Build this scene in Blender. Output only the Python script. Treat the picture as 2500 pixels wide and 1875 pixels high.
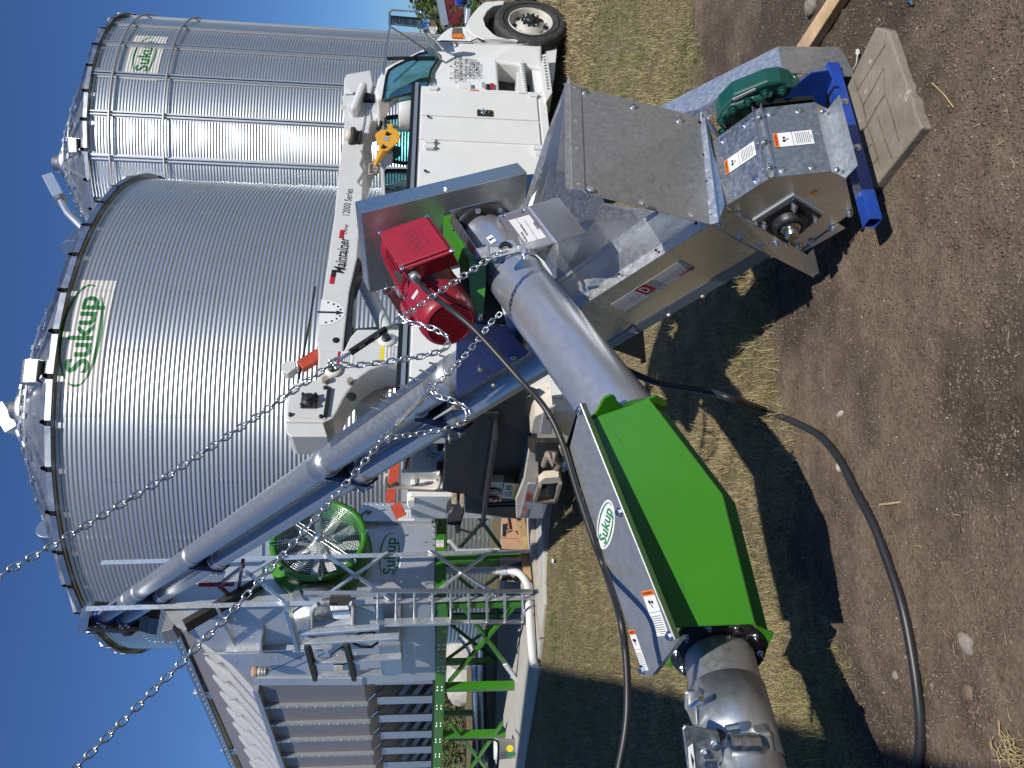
import bpy, bmesh, math, random
import numpy as np
from mathutils import Vector, Matrix
random.seed(7); rng = np.random.default_rng(11)
for o in list(bpy.data.objects): bpy.data.objects.remove(o)
S = bpy.context.scene; COL = S.collection
R_ = math.radians
# ---------------------------------------------------------------- camera
FPX = 1850.; CH = 1.65; _p = R_(5.6); _r = R_(1.0)
F = np.array([0, math.cos(_p), -math.sin(_p)]); U0 = np.array([0, math.sin(_p), math.cos(_p)]); R0 = np.array([1., 0, 0])
UH = math.cos(_r)*R0+math.sin(_r)*U0; VH = -(math.cos(_r)*U0-math.sin(_r)*R0); C = np.array([0, 0, CH])
cd = bpy.data.cameras.new('camera'); cam = bpy.data.objects.new('camera', cd); COL.objects.link(cam)
cd.sensor_width = 36; cd.sensor_fit = 'HORIZONTAL'; cd.lens = FPX/2500*36; cd.clip_end = 3000; cd.clip_start = .02
M = Matrix.Identity(4)
for i in range(3): M[i][0] = VH[i]; M[i][1] = UH[i]; M[i][2] = -F[i]; M[i][3] = C[i]
cam.matrix_world = M; S.camera = cam
# ---------------------------------------------------------------- sun and sky
SAZ, SEL = 162., 47.
SUN = np.array([math.sin(R_(SAZ))*math.cos(R_(SEL)), math.cos(R_(SAZ))*math.cos(R_(SEL)), math.sin(R_(SEL))])
w = bpy.data.worlds.new('World'); S.world = w; w.use_nodes = True
nt = w.node_tree; bg = nt.nodes['Background']; sky = nt.nodes.new('ShaderNodeTexSky')
sky.sky_type = 'NISHITA'; sky.sun_disc = False; sky.sun_elevation = R_(SEL); sky.sun_rotation = R_(SAZ)
sky.altitude = 400; sky.air_density = .9; sky.dust_density = .35; sky.ozone_density = 3.2
tint = nt.nodes.new('ShaderNodeMix'); tint.data_type = 'RGBA'; tint.blend_type = 'MULTIPLY'; tint.inputs[0].default_value = 1; tint.inputs[7].default_value = (.47, .70, 1.0, 1)   # clear deep blue air
nt.links.new(sky.outputs[0], tint.inputs[6]); nt.links.new(tint.outputs[2], bg.inputs[0]); bg.inputs[1].default_value = .084
sl = bpy.data.lights.new('sun', 'SUN'); sl.energy = 3.9; sl.angle = R_(.53); sl.color = (1, .955, .88)
so = bpy.data.objects.new('sun', sl); COL.objects.link(so)
so.rotation_euler = Vector(-SUN).to_track_quat('-Z', 'Y').to_euler(); so.location = (0, 0, 30)
S.view_settings.view_transform = 'Standard'; S.view_settings.look = 'None'; S.view_settings.exposure = 0.24; S.view_settings.gamma = 1
S.render.engine = 'CYCLES'; S.cycles.max_bounces = 6; S.cycles.caustics_reflective = False; S.cycles.caustics_refractive = False
# ---------------------------------------------------------------- picture -> world helpers (points on real planes)
def V3(*a): return np.array(a, float)
def ray(x, y): return F+(x-1250)/FPX*VH+(937.5-y)/FPX*UH
def W(x, y, d): return C+d*ray(x, y)
def onp(x, y, P, n):
    k = ray(x, y); n = np.asarray(n, float); return C+k*(((np.asarray(P)-C)@n)/(k@n))
def G(x, y, z=0.): return onp(x, y, V3(0, 0, z), V3(0, 0, 1))
def zm(x0, y0, s, pts): return [(x0+a/s, y0+b/s) for a, b in pts]
def unit(v): v = np.asarray(v, float); return v/np.linalg.norm(v)
def dirv(az, el=0): az, el = R_(az), R_(el); return V3(math.sin(az)*math.cos(el), math.cos(az)*math.cos(el), math.sin(el))
def perp(d):
    d = unit(d); a = V3(0, 0, 1) if abs(d[2]) < .9 else V3(1, 0, 0)
    u = unit(np.cross(d, a)); return u, np.cross(u, d)
# ---------------------------------------------------------------- materials
MAT = {}
def mat(name, col, rough=.5, metal=0., spec=.5, coat=0., noise=0., nscale=8., bump=0., bscale=60., col2=None, rvar=0., stretch=None, trans=0., emit=None, coord='Object', detail=6, bdist=.01, spot=None):
    m = bpy.data.materials.new(name); m.use_nodes = True; t = m.node_tree; b = t.nodes['Principled BSDF']; L = t.links.new
    c = (*col, 1); b.inputs['Base Color'].default_value = c; b.inputs['Roughness'].default_value = rough; b.inputs['Metallic'].default_value = metal
    b.inputs['Specular IOR Level'].default_value = spec; b.inputs['Coat Weight'].default_value = coat; b.inputs['Coat Roughness'].default_value = .08
    if trans: b.inputs['Transmission Weight'].default_value = trans
    tc = t.nodes.new('ShaderNodeTexCoord'); vec = tc.outputs[coord]
    if stretch:
        mp = t.nodes.new('ShaderNodeMapping'); mp.inputs['Scale'].default_value = stretch; L(vec, mp.inputs[0]); vec = mp.outputs[0]
    if noise or rvar:
        n = t.nodes.new('ShaderNodeTexNoise'); n.inputs['Scale'].default_value = nscale; n.inputs['Detail'].default_value = detail; n.inputs['Roughness'].default_value = .6; L(vec, n.inputs['Vector'])
        if noise:
            r = t.nodes.new('ShaderNodeValToRGB'); r.color_ramp.elements[0].position = .3; r.color_ramp.elements[1].position = .7
            a = [max(0, v*(1-noise)) for v in col]; e = [min(1, v*(1+noise)) for v in (col2 or col)]
            r.color_ramp.elements[0].color = (*a, 1); r.color_ramp.elements[1].color = (*e, 1); L(n.outputs[0], r.inputs[0]); src = r.outputs[0]
            if spot:   # (colour, threshold, scale)
                n3 = t.nodes.new('ShaderNodeTexNoise'); n3.inputs['Scale'].default_value = spot[2]; n3.inputs['Detail'].default_value = 8; L(vec, n3.inputs['Vector'])
                r3 = t.nodes.new('ShaderNodeValToRGB'); r3.color_ramp.elements[0].position = spot[1]; r3.color_ramp.elements[1].position = spot[1]+.08
                mx = t.nodes.new('ShaderNodeMix'); mx.data_type = 'RGBA'; L(n3.outputs[0], r3.inputs[0]); L(r3.outputs[0], mx.inputs[0]); L(src, mx.inputs[6]); mx.inputs[7].default_value = (*spot[0], 1); src = mx.outputs[2]
            L(src, b.inputs['Base Color'])
        if rvar:
            mr = t.nodes.new('ShaderNodeMapRange'); mr.inputs[1].default_value = .3; mr.inputs[2].default_value = .7
            mr.inputs[3].default_value = max(.03, rough-rvar); mr.inputs[4].default_value = min(1, rough+rvar); L(n.outputs[0], mr.inputs[0]); L(mr.outputs[0], b.inputs['Roughness'])
    if bump:
        n2 = t.nodes.new('ShaderNodeTexNoise'); n2.inputs['Scale'].default_value = bscale; n2.inputs['Detail'].default_value = 8; L(vec, n2.inputs['Vector'])
        bp = t.nodes.new('ShaderNodeBump'); bp.inputs['Strength'].default_value = bump; bp.inputs['Distance'].default_value = bdist; L(n2.outputs[0], bp.inputs['Height']); L(bp.outputs[0], b.inputs['Normal'])
    if emit: b.inputs['Emission Color'].default_value = (*emit, 1); b.inputs['Emission Strength'].default_value = 1
    MAT[name] = m; return m
def galv(name, tone=.55, rough=.38, sc=14., tint=(.96, 1., 1.03), rv=.1, bump=.04, metal=1., nz=.08):
    return mat(name, tuple(tone*c for c in tint), rough, metal, noise=nz, nscale=sc, rvar=rv, bump=bump, bscale=sc*1.5, bdist=.004)
galv('bin_steel', .62, .32, .5, (.94, 1., 1.06), .012, 0, .82, .03)
galv('bin_steel_far', .60, .34, .5, (.93, 1., 1.07), .012, 0, .85, .03)
galv('roof_steel', .5, .42, 2.5, (.97, 1., 1.02), .08, .05)
galv('galvanised', .60, .38, 55., (.985, 1., 1.01), .08, .03)
galv('galvanised_dull', .56, .46, 50., (.98, 1., 1.0), .07, .03, .85)
galv('boot_steel', .78, .34, 45., (1.02, 1., .93), .07, .02, .92)
galv('dark_flange', .22, .45, 40., (.96, 1., 1.02), .07, .02, .8)
galv('sheet_steel', .50, .36, 40., (.97, 1., 1.04), .05, .01, .72)
galv('galvanised_bright', .74, .42, 50., (.97, 1., 1.01), .12, .05, .85)
galv('tube_steel', .56, .40, 30., (.97, 1., 1.03), .06, .01, .8)
galv('dryer_steel', .58, .42, 3., (.95, 1., 1.06), .06, .01, .55)
mat('dryer_grey', (.24, .23, .245), .5, .35, noise=.05, nscale=3)
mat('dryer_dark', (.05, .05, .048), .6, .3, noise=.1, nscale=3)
mat('silver_paint', (.62, .64, .69), .34, .78, noise=.03, nscale=30, bump=.05, bscale=400, bdist=.001, rvar=.04)
mat('green_paint', (.042, .215, .012), .34, 0, coat=.25, noise=.05, nscale=5, bump=.03, bscale=250, bdist=.001, spot=((.12, .33, .08), .72, 90))
mat('green_dark_paint', (.03, .17, .03), .45, 0, coat=.1, noise=.05)
mat('teal_paint', (.007, .07, .056), .35, 0, coat=.35, noise=.08, nscale=20, bump=.2, bscale=120, bdist=.001)
mat('blue_paint', (.014, .060, .34), .32, 0, coat=.4, noise=.15, nscale=12, bump=.05, bscale=90, bdist=.001, spot=((.22, .26, .4), .73, 35))
mat('red_motor', (.30, .012, .028), .4, 0, coat=.2, noise=.06, nscale=20, bump=.25, bscale=350, bdist=.0006)
mat('motor_dark', (.05, .004, .008), .6)
mat('white_paint', (.72, .72, .70), .26, 0, coat=.5, noise=.03, nscale=4)
mat('crane_paint', (.60, .60, .585), .38, 0, coat=.2, noise=.05, nscale=6, spot=((.40, .36, .30), .70, 9))
mat('cream_paint', (.62, .55, .45), .5, 0, noise=.12, nscale=7, spot=((.25, .2, .16), .66, 12))
mat('plastic_white', (.68, .68, .66), .45)
mat('rubber', (.028, .028, .027), .72, noise=.25, nscale=14, bump=.15, bscale=80, col2=(.05, .047, .043), bdist=.002)
mat('cable_rubber', (.022, .023, .026), .42, noise=.2, nscale=14)
mat('black', (.008, .008, .009), .5)
mat('black_plate', (.022, .022, .023), .55, noise=.35, nscale=5, bump=.1, bscale=40, spot=((.07, .065, .06), .66, 8))
mat('iron', (.045, .046, .05), .42, .6, noise=.3, nscale=25, bump=.2, bscale=90, bdist=.001)
mat('grimy_iron', (.3, .25, .2), .65, .3, noise=.4, nscale=22, bump=.4, bscale=60, bdist=.003)
mat('chain_steel', (.66, .68, .70), .28, 1., noise=.1, nscale=40, rvar=.08)
mat('zinc', (.72, .76, .78), .24, 1., noise=.08, nscale=60, rvar=.1)
mat('shaft_steel', (.55, .5, .43), .24, 1., noise=.1, nscale=60)
mat('chrome', (.75, .76, .78), .08, 1.)
def glass_mat():
    m = bpy.data.materials.new('glass'); m.use_nodes = True; t = m.node_tree; t.nodes.clear(); N = t.nodes.new; o = N('ShaderNodeOutputMaterial'); a = N('ShaderNodeBsdfTransparent'); g = N('ShaderNodeBsdfGlossy'); x = N('ShaderNodeMixShader'); l = N('ShaderNodeLayerWeight')
    a.inputs[0].default_value = (.36, .62, .62, 1); g.inputs['Roughness'].default_value = .02; l.inputs[0].default_value = .35; t.links.new(l.outputs[1], x.inputs[0]); t.links.new(a.outputs[0], x.inputs[1]); t.links.new(g.outputs[0], x.inputs[2]); t.links.new(x.outputs[0], o.inputs[0]); MAT['glass'] = m
glass_mat()
mat('mirror', (.85, .87, .88), .02, 1.)
mat('aluminium', (.6, .6, .6), .4, .9, noise=.1, nscale=30)
mat('wheel_paint', (.50, .47, .41), .5, 0, noise=.15, nscale=12, spot=((.25, .2, .15), .68, 25))
mat('orange_lens', (.75, .17, .01), .25, coat=.5)
mat('red_lens', (.35, .012, .015), .25, coat=.5)
mat('blue_dark', (.008, .02, .09), .4, 0, coat=.2)
mat('orange_paint', (.46, .065, .03), .45, noise=.2, nscale=10)
mat('yellow_paint', (.72, .36, .03), .35, coat=.2, noise=.08, nscale=30)
mat('yellow', (.75, .6, .03), .5)
mat('tape_band', (.7, .5, .02), .5)
mat('farm_red', (.12, .010, .012), .45, noise=.1)
mat('st_white', (.74, .75, .76), .45); mat('st_orange', (.85, .2, .03), .45); mat('st_black', (.012, .012, .014), .5)
mat('st_green', (.012, .20, .075), .45); mat('st_grey', (.33, .34, .36), .5); mat('st_red', (.42, .012, .03), .4); mat('st_blue', (.04, .14, .38), .5); mat('st_silver', (.66, .66, .67), .35)
mat('logo_white', (.62, .60, .57), .5, .1); mat('logo_green', (.02, .17, .04), .5)
mat('wood', (.48, .31, .16), .7, noise=.25, nscale=6, stretch=(1, 1, .12), bump=.2, bscale=30, col2=(.6, .42, .24))
mat('wood_stake', (.50, .33, .18), .7, noise=.25, nscale=5, bump=.3, bscale=40, col2=(.66, .46, .27), spot=((.2, .1, .05), .72, 16))
mat('timber', (.42, .27, .13), .75, noise=.3, nscale=9, bump=.3, bscale=30)
mat('old_timber', (.40, .35, .29), .85, noise=.25, nscale=10, bump=.5, bscale=25)
mat('cardboard', (.45, .27, .17), .8, noise=.08, nscale=6)
mat('concrete', (.46, .44, .40), .85, noise=.12, nscale=3, bump=.3, bscale=40, bdist=.003)
mat('foundation', (.42, .40, .35), .85, noise=.1, nscale=2, bump=.2, bscale=20)
mat('block', (.34, .29, .24), .9, noise=.1, bump=.4, bscale=60)
mat('pvc', (.42, .44, .46), .4, noise=.04); mat('pvc_white', (.7, .7, .7), .4)
mat('rock', (.24, .21, .18), .9, noise=.3, nscale=14, bump=.7, bscale=30)
mat('pebble', (.42, .37, .31), .8, noise=.3, nscale=40)
mat('straw', (.42, .33, .17), .8, noise=.25, nscale=3)
mat('tan_flag', (.7, .66, .6), .7)
mat('poly_white', (.45, .5, .55), .35)
mat('wire_mix', (.25, .5, .65), .5); mat('wire_cream', (.62, .6, .45), .5); mat('wire_green', (.05, .25, .1), .5)
mat('leaf', (.05, .09, .02), .8, noise=.5, nscale=5, col2=(.1, .13, .04)); mat('bark', (.1, .08, .06), .9, noise=.3)
mat('far_steel', (.45, .5, .56), .5, .6)
mat('clip_white', (.75, .76, .78), .4, .4)
# ---------------------------------------------------------------- mesh builder
class MB:
    def __init__(s): s.v = []; s.f = []; s.sm = []
    def add(s, vs, fs, smooth=False):
        n = len(s.v); s.v += [tuple(map(float, p)) for p in vs]; s.f += [tuple(i+n for i in f) for f in fs]; s.sm += [smooth]*len(fs); return s
    def prism(s, poly, vec):
        poly = [np.asarray(p, float) for p in poly]; vec = np.asarray(vec, float); n = len(poly)
        nrm = sum(np.cross(poly[i], poly[(i+1) % n]) for i in range(n))
        if nrm@vec > 0: poly = poly[::-1]
        vs = poly+[p+vec for p in poly]
        fs = [tuple(range(n)), tuple(range(2*n-1, n-1, -1))]+[(i, i+n, (i+1) % n+n, (i+1) % n) for i in range(n)]
        return s.add(vs, fs)
    def box(s, c, X, Y, Z):      # centre, three half-extent vectors
        c, X, Y, Z = map(np.asarray, (c, X, Y, Z)); q = [c-X-Y-Z, c+X-Y-Z, c+X+Y-Z, c-X+Y-Z]
        return s.prism(q, 2*np.asarray(Z, float))
    def abox(s, x0, x1, y0, y1, z0, z1): return s.prism([(x0, y0, z0), (x1, y0, z0), (x1, y1, z0), (x0, y1, z0)], (0, 0, z1-z0))
    def tube(s, pts, r, n=12, caps=True, smooth=True):
        pts = [np.asarray(p, float) for p in pts]; m = len(pts); rr = r if hasattr(r, '__len__') else [r]*m
        tg = [unit(pts[min(i+1, m-1)]-pts[max(i-1, 0)]) for i in range(m)]
        u, v = perp(tg[0]); vs = []
        for i in range(m):
            u = unit(u-tg[i]*(u@tg[i])); v = np.cross(tg[i], u)
            for k in range(n): a = 2*math.pi*k/n; vs.append(pts[i]+rr[i]*(math.cos(a)*u+math.sin(a)*v))
        fs = [(i*n+k, i*n+(k+1) % n, (i+1)*n+(k+1) % n, (i+1)*n+k) for i in range(m-1) for k in range(n)]
        s.add(vs, fs, smooth)
        if caps: s.add(vs[:n], [tuple(range(n-1, -1, -1))]); s.add(vs[-n:], [tuple(range(n))])
        return s
    def cyl(s, p0, p1, r, n=16, r1=None, smooth=True): return s.tube([p0, p1], [r, r if r1 is None else r1], n, True, smooth)
    def lathe(s, o, d, prof, n=32, smooth=True):   # prof: (radius, along)
        o = np.asarray(o, float); d = unit(d); u, v = perp(d); vs = []
        for r, h in prof:
            for k in range(n): a = 2*math.pi*k/n; vs.append(o+d*h+r*(math.cos(a)*u+math.sin(a)*v))
        m = len(prof); return s.add(vs, [(i*n+k, i*n+(k+1) % n, (i+1)*n+(k+1) % n, (i+1)*n+k) for i in range(m-1) for k in range(n)], smooth)
    def beam(s, p0, p1, w, h, up=(0, 0, 1)):
        p0 = np.asarray(p0, float); p1 = np.asarray(p1, float); d = unit(p1-p0); a = np.cross(d, up)
        a = unit(a) if np.linalg.norm(a) > 1e-4 else perp(d)[0]; b = np.cross(a, d)
        return s.prism([p0-a*w/2-b*h/2, p0+a*w/2-b*h/2, p0+a*w/2+b*h/2, p0-a*w/2+b*h/2], p1-p0)
    def angle(s, p0, p1, w, t, a, b):   # L section, legs along a and b
        p0 = np.asarray(p0, float); p1 = np.asarray(p1, float); a = unit(a); b = unit(b)
        return s.prism([p0, p0+a*w, p0+a*w+b*t, p0+a*t+b*t, p0+a*t+b*w, p0+b*w], p1-p0)
    def ring(s, o, d, R, r, n=32, m=8):
        o = np.asarray(o, float); d = unit(d); u, v = perp(d); vs = []
        for i in range(n):
            a = 2*math.pi*i/n; e = math.cos(a)*u+math.sin(a)*v
            for k in range(m): b = 2*math.pi*k/m; vs.append(o+e*(R+r*math.cos(b))+d*r*math.sin(b))
        return s.add(vs, [(i*m+k, ((i+1) % n)*m+k, ((i+1) % n)*m+(k+1) % m, i*m+(k+1) % m) for i in range(n) for k in range(m)], True)
    def bolt(s, p, n, r=.012, h=.01, stud=.0):
        p = np.asarray(p, float); n = unit(n); s.cyl(p-n*.001, p+n*r*.25, r*1.45, 14); s.cyl(p+n*r*.25, p+n*(r*.25+h), r, 6, smooth=False)
        if stud: s.cyl(p+n*h, p+n*(h+stud), r*.5, 8)
        return s
    def build(s, name, m, parent=None, bevel=0., seg=2, tri=False):
        off = root_loc(parent); me = bpy.data.meshes.new(name); me.from_pydata([tuple(np.array(v)-off) for v in s.v], [], s.f)
        me.polygons.foreach_set('use_smooth', s.sm); me.update()
        b = bmesh.new(); b.from_mesh(me); bmesh.ops.recalc_face_normals(b, faces=b.faces); b.to_mesh(me); b.free()
        return link(name, me, m, parent, bevel, seg)
def root_loc(p):
    if p is None: return np.zeros(3)
    while p.parent: p = p.parent
    return np.array(p.location)
def link(name, me, m, parent=None, bevel=0., seg=2):
    me.materials.append(MAT[m] if isinstance(m, str) else m)
    o = bpy.data.objects.new(name, me); COL.objects.link(o)
    if parent: o.parent = parent
    if bevel:
        md = o.modifiers.new('b', 'BEVEL'); md.width = bevel; md.segments = seg; md.limit_method = 'ANGLE'; md.angle_limit = R_(35)
        md.harden_normals = False
    return o
def thing(name, label, cat, loc=(0, 0, 0), group=None):
    o = bpy.data.objects.new(name, None); COL.objects.link(o); o.location = tuple(map(float, loc)); o.empty_display_size = .1
    o['label'] = label; o['category'] = cat
    if group: o['group'] = group
    return o
def tag(o, label, cat, group=None):
    o['label'] = label; o['category'] = cat
    if group: o['group'] = group
    return o
def struct(o, kind='structure'): o['kind'] = kind; return o
def trace(name, pts, P, n, thick, m, parent, bevel=0.):   # outline seen on plane (P, n), given thickness away from n
    return MB().prism([onp(x, y, P, n) for x, y in pts], -unit(n)*thick).build(name, m, parent, bevel)
def cut(o, cutters, par):      # open real holes in a part
    import itertools
    for i, c_ in enumerate(cutters):
        k = c_.build('cutter', 'black', par); md = o.modifiers.new('c%d' % i, 'BOOLEAN'); md.object = k; md.operation = 'DIFFERENCE'; md.solver = 'EXACT'; bpy.context.view_layer.update()
        me = bpy.data.meshes.new_from_object(o.evaluated_get(bpy.context.evaluated_depsgraph_get())); o.modifiers.clear(); o.data = me; bpy.data.objects.remove(k)
def area(poly):
    poly = [np.asarray(p, float) for p in poly]; return sum(np.cross(poly[i], poly[(i+1) % len(poly)]) for i in range(len(poly)))
# ---------------------------------------------------------------- lettering
def text_geo(s, size=1., bold=0., shear=0., wide=1.):
    cu = bpy.data.curves.new('t', 'FONT'); cu.body = s; cu.size = size; cu.align_x = 'CENTER'; cu.align_y = 'CENTER'; cu.offset = bold; cu.resolution_u = 3; cu.shear = shear
    ob = bpy.data.objects.new('t', cu); COL.objects.link(ob); bpy.context.view_layer.update()
    me = bpy.data.meshes.new_from_object(ob.evaluated_get(bpy.context.evaluated_depsgraph_get()))
    v = np.array([q.co for q in me.vertices]).reshape(-1, 3); f = [tuple(q.vertices) for q in me.polygons]
    bpy.data.objects.remove(ob); bpy.data.curves.remove(cu); bpy.data.meshes.remove(me)
    v[:, 0] *= wide; return v, f
def text(mb, s, o, X, Y, size, bold=0., wide=1., shear=0., fit=None):   # o centre, X right, Y up (unit)
    v, f = text_geo(s, size, bold*size, shear, wide)
    if fit:
        k = fit/(v[:, 0].max()-v[:, 0].min()); v[:, 0] *= k; v[:, 0] -= (v[:, 0].max()+v[:, 0].min())/2
    o, X, Y = map(np.asarray, (o, X, Y)); mb.add([o+X*a+Y*b for a, b, _ in v], f); return mb
def quad(mb, o, X, Y, w, h):
    o, X, Y = map(np.asarray, (o, X, Y)); q = [o-X*w/2-Y*h/2, o+X*w/2-Y*h/2, o+X*w/2+Y*h/2, o-X*w/2+Y*h/2]; mb.add(q, [(0, 1, 2, 3)]); return mb
def oval(mb, o, X, Y, a, b, n=40):
    o, X, Y = map(np.asarray, (o, X, Y)); mb.add([o+X*a*math.cos(t)+Y*b*math.sin(t) for t in np.linspace(0, 2*math.pi, n, endpoint=False)], [tuple(range(n))]); return mb
def oval_ring(mb, o, X, Y, a, b, t0, t1, w0, n=40, w1=None):
    o, X, Y = map(np.asarray, (o, X, Y)); vs = []
    for i in range(n+1):
        t = t0+(t1-t0)*i/n; wv = w0*(.35+.65*math.sin(math.pi*i/n))
        for k in (0, 1): vs.append(o+X*(a-k*wv)*math.cos(t)+Y*(b-k*wv)*math.sin(t))
    mb.add(vs, [(2*i, 2*i+2, 2*i+3, 2*i+1) for i in range(n)]); return mb
def oval_sticker(parent, o, X, Y, Wd, name='sticker', n=None):   # green lettering in an open green oval on a white oval
    n = np.cross(X, Y); o = np.asarray(o, float)
    b = MB(); oval(b, o+n*.0015, X, Y, Wd/2*1.04, Wd*.2*1.08); b.build(name, 'st_white', parent)
    g = MB(); o2 = o+n*.003; oval_ring(g, o2, X, Y, Wd*.475, Wd*.178, R_(200), R_(322), Wd*.03); oval_ring(g, o2, X, Y, Wd*.475, Wd*.178, R_(-18), R_(150), Wd*.03)
    text(g, 'Sukup', o2-Y*Wd*.012, X, Y, Wd*.27, .02, fit=Wd*.74); g.build('lettering', 'st_green', parent)
def warning(parent, o, X, Y, w, h, wide=True):
    n = np.cross(X, Y); a = MB(); quad(a, o+n*.0012, X, Y, w, h); a.build('warning_label', 'st_white', parent)
    b = MB(); k = MB()
    if wide:      # orange band at the left, picture, text
        quad(b, o+n*.002-X*w*.44, X, Y, w*.12, h); text(k, '!WARNING', o+n*.003-X*w*.44, Y, -X, w*.1, .01, fit=h*.85)
        for i in range(9): quad(k, o+n*.003+X*(w*.07+w*.048*i), X, Y, w*.012, h*(.78 if i < 8 else .35))
        quad(k, o+n*.003-X*w*.02, X, Y, w*.008, h); oval(k, o+n*.003-X*w*.24+Y*h*.12, X, Y, w*.035, w*.035, 14); oval(k, o+n*.003-X*w*.25-Y*h*.1, X, Y, w*.04, w*.04, 14); quad(k, o+n*.003-X*w*.17-Y*h*.02, unit(X+Y*.5), unit(Y-X*.5), w*.11, w*.02)
    b.build('orange_band', 'st_orange', parent); k.build('lettering', 'st_black', parent)
def bumps(mb, A, B, k, n, r=.012, h=.01):
    A = np.asarray(A, float); B = np.asarray(B, float)
    for i in range(k): mb.bolt(A+(B-A)*(i+.5)/k, n, r, h)
# ---------------------------------------------------------------- ground
def vnoise(x, y, seed=0):
    r = np.random.default_rng(seed).random((256, 256)); xi = np.floor(x).astype(int); yi = np.floor(y).astype(int)
    fx = x-xi; fy = y-yi; fx = fx*fx*(3-2*fx); fy = fy*fy*(3-2*fy); a = r[xi % 256, yi % 256]; b = r[(xi+1) % 256, yi % 256]; c = r[xi % 256, (yi+1) % 256]; d = r[(xi+1) % 256, (yi+1) % 256]
    return (a*(1-fx)+b*fx)*(1-fy)+(c*(1-fx)+d*fx)*fy
def fbm(x, y, f, o=4, seed=0): return sum(vnoise(x*f*2**i+17*i, y*f*2**i+5*i, seed+i)*.5**i for i in range(o))/2-.5+.03
def sst(t): t = np.clip(t, 0, 1); return t*t*(3-2*t)
DXB = [-9, -1.75, -1.42, -1.15, -.9, -.4, .05, .45, 1.0, 1.55, 2.5, 4., 9.]; DYB = [2.2, 2.35, 2.6, 3.0, 3.35, 3.45, 3.5, 3.42, 3.9, 4.35, 4.95, 5.6, 6.5]
def dirt_edge(x): return np.interp(x, DXB, DYB)
def grass_amount(x, y): return np.clip((y-dirt_edge(x)+.95*fbm(x, y, 2.0, 5, 40))/.3+.5, 0, 1)
def gz0(x, y): return .28*sst((y-5.5)/3.6)*sst((-x-.2)/2.2)
def gz(x, y):
    x = np.asarray(x, float); y = np.asarray(y, float); g = grass_amount(x, y)
    return gz0(x, y)+.05*fbm(x, y, .6, 2, 3)*sst((y-3)/2)+g*.022+(1-g)*(.035*fbm(x, y, 3.2, 5, 9)+.022*np.maximum(0, fbm(x, y, 16, 3, 21)))+g*.02*fbm(x, y, 5, 3, 30)
def grid_mesh(name, xs, ys, zf, m, smooth=True):
    X, Y = np.meshgrid(xs, ys); Z = zf(X, Y); nx, ny = len(xs), len(ys); me = bpy.data.meshes.new(name)
    co = np.stack([X, Y, Z], -1).reshape(-1, 3); i = np.arange(nx*ny).reshape(ny, nx)
    q = np.stack([i[:-1, :-1], i[:-1, 1:], i[1:, 1:], i[1:, :-1]], -1).reshape(-1, 4)
    me.vertices.add(len(co)); me.vertices.foreach_set('co', co.ravel()); me.loops.add(q.size); me.loops.foreach_set('vertex_index', q.ravel())
    me.polygons.add(len(q)); me.polygons.foreach_set('loop_start', np.arange(0, q.size, 4)); me.polygons.foreach_set('loop_total', np.full(len(q), 4)); me.polygons.foreach_set('use_smooth', [smooth]*len(q)); me.update(); me.validate()
    return link(name, me, m), co
def soil_material():
    m = bpy.data.materials.new('soil'); m.use_nodes = True; t = m.node_tree; b = t.nodes['Principled BSDF']; L = t.links.new; N = t.nodes.new
    b.inputs['Roughness'].default_value = .95; b.inputs['Specular IOR Level'].default_value = .15
    at = N('ShaderNodeAttribute'); at.attribute_name = 'grass'; tc = N('ShaderNodeTexCoord')
    def noise(sc, det=8, ro=.6):
        n = N('ShaderNodeTexNoise'); n.inputs['Scale'].default_value = sc; n.inputs['Detail'].default_value = det; n.inputs['Roughness'].default_value = ro; L(tc.outputs['Object'], n.inputs['Vector']); return n.outputs[0]
    def ramp(src, a, b_, pa=.35, pb=.65):
        r = N('ShaderNodeValToRGB'); r.color_ramp.elements[0].position = pa; r.color_ramp.elements[1].position = pb; r.color_ramp.elements[0].color = (*a, 1); r.color_ramp.elements[1].color = (*b_, 1); L(src, r.inputs[0]); return r.outputs[0]
    def mix(f, a, b_):
        x = N('ShaderNodeMix'); x.data_type = 'RGBA'; L(f, x.inputs[0]); L(a, x.inputs[6]); L(b_, x.inputs[7]); return x.outputs[2]
    d1 = ramp(noise(7), (.138, .104, .072), (.265, .208, .150)); d2 = ramp(noise(60, 4), (.10, .074, .05), (.275, .215, .157))
    dirt = mix(ramp(noise(25), (.25,)*3, (.75,)*3), d1, d2)
    dirt = mix(ramp(noise(.85, 6), (0,)*3, (.85,)*3, .47, .56), dirt, ramp(noise(40), (.055, .042, .034), (.095, .075, .062)))   # damp patches
    g = ramp(noise(30), (.09, .078, .042), (.25, .20, .115)); g = mix(ramp(noise(1.6, 4), (0,)*3, (.7,)*3, .45, .6), g, ramp(noise(60), (.075, .07, .035), (.17, .155, .075)))
    L(mix(at.outputs['Fac'], dirt, g), b.inputs['Base Color'])
    bp = N('ShaderNodeBump'); bp.inputs['Strength'].default_value = .75; bp.inputs['Distance'].default_value = .02; L(noise(70, 8, .7), bp.inputs['Height']); L(bp.outputs[0], b.inputs['Normal'])
    MAT['soil'] = m
soil_material()
def axis(a0, a1, f0, f1, fine, grow):
    c = list(np.arange(f0, f1, fine)); s = fine; v = f1
    while v < a1: c.append(v); s *= grow; v += s
    c.append(a1); s = fine; v = f0-fine; l = []
    while v > a0: l.append(v); s *= grow; v -= s
    return np.array([a0]+l[::-1]+c)
gx = axis(-900, 900, -2.3, 3.0, .013, 1.045); gy = axis(-300, 1500, 1.9, 5.2, .013, 1.03)
gr, gco = grid_mesh('ground', gx, gy, gz, 'soil'); struct(gr)
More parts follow.
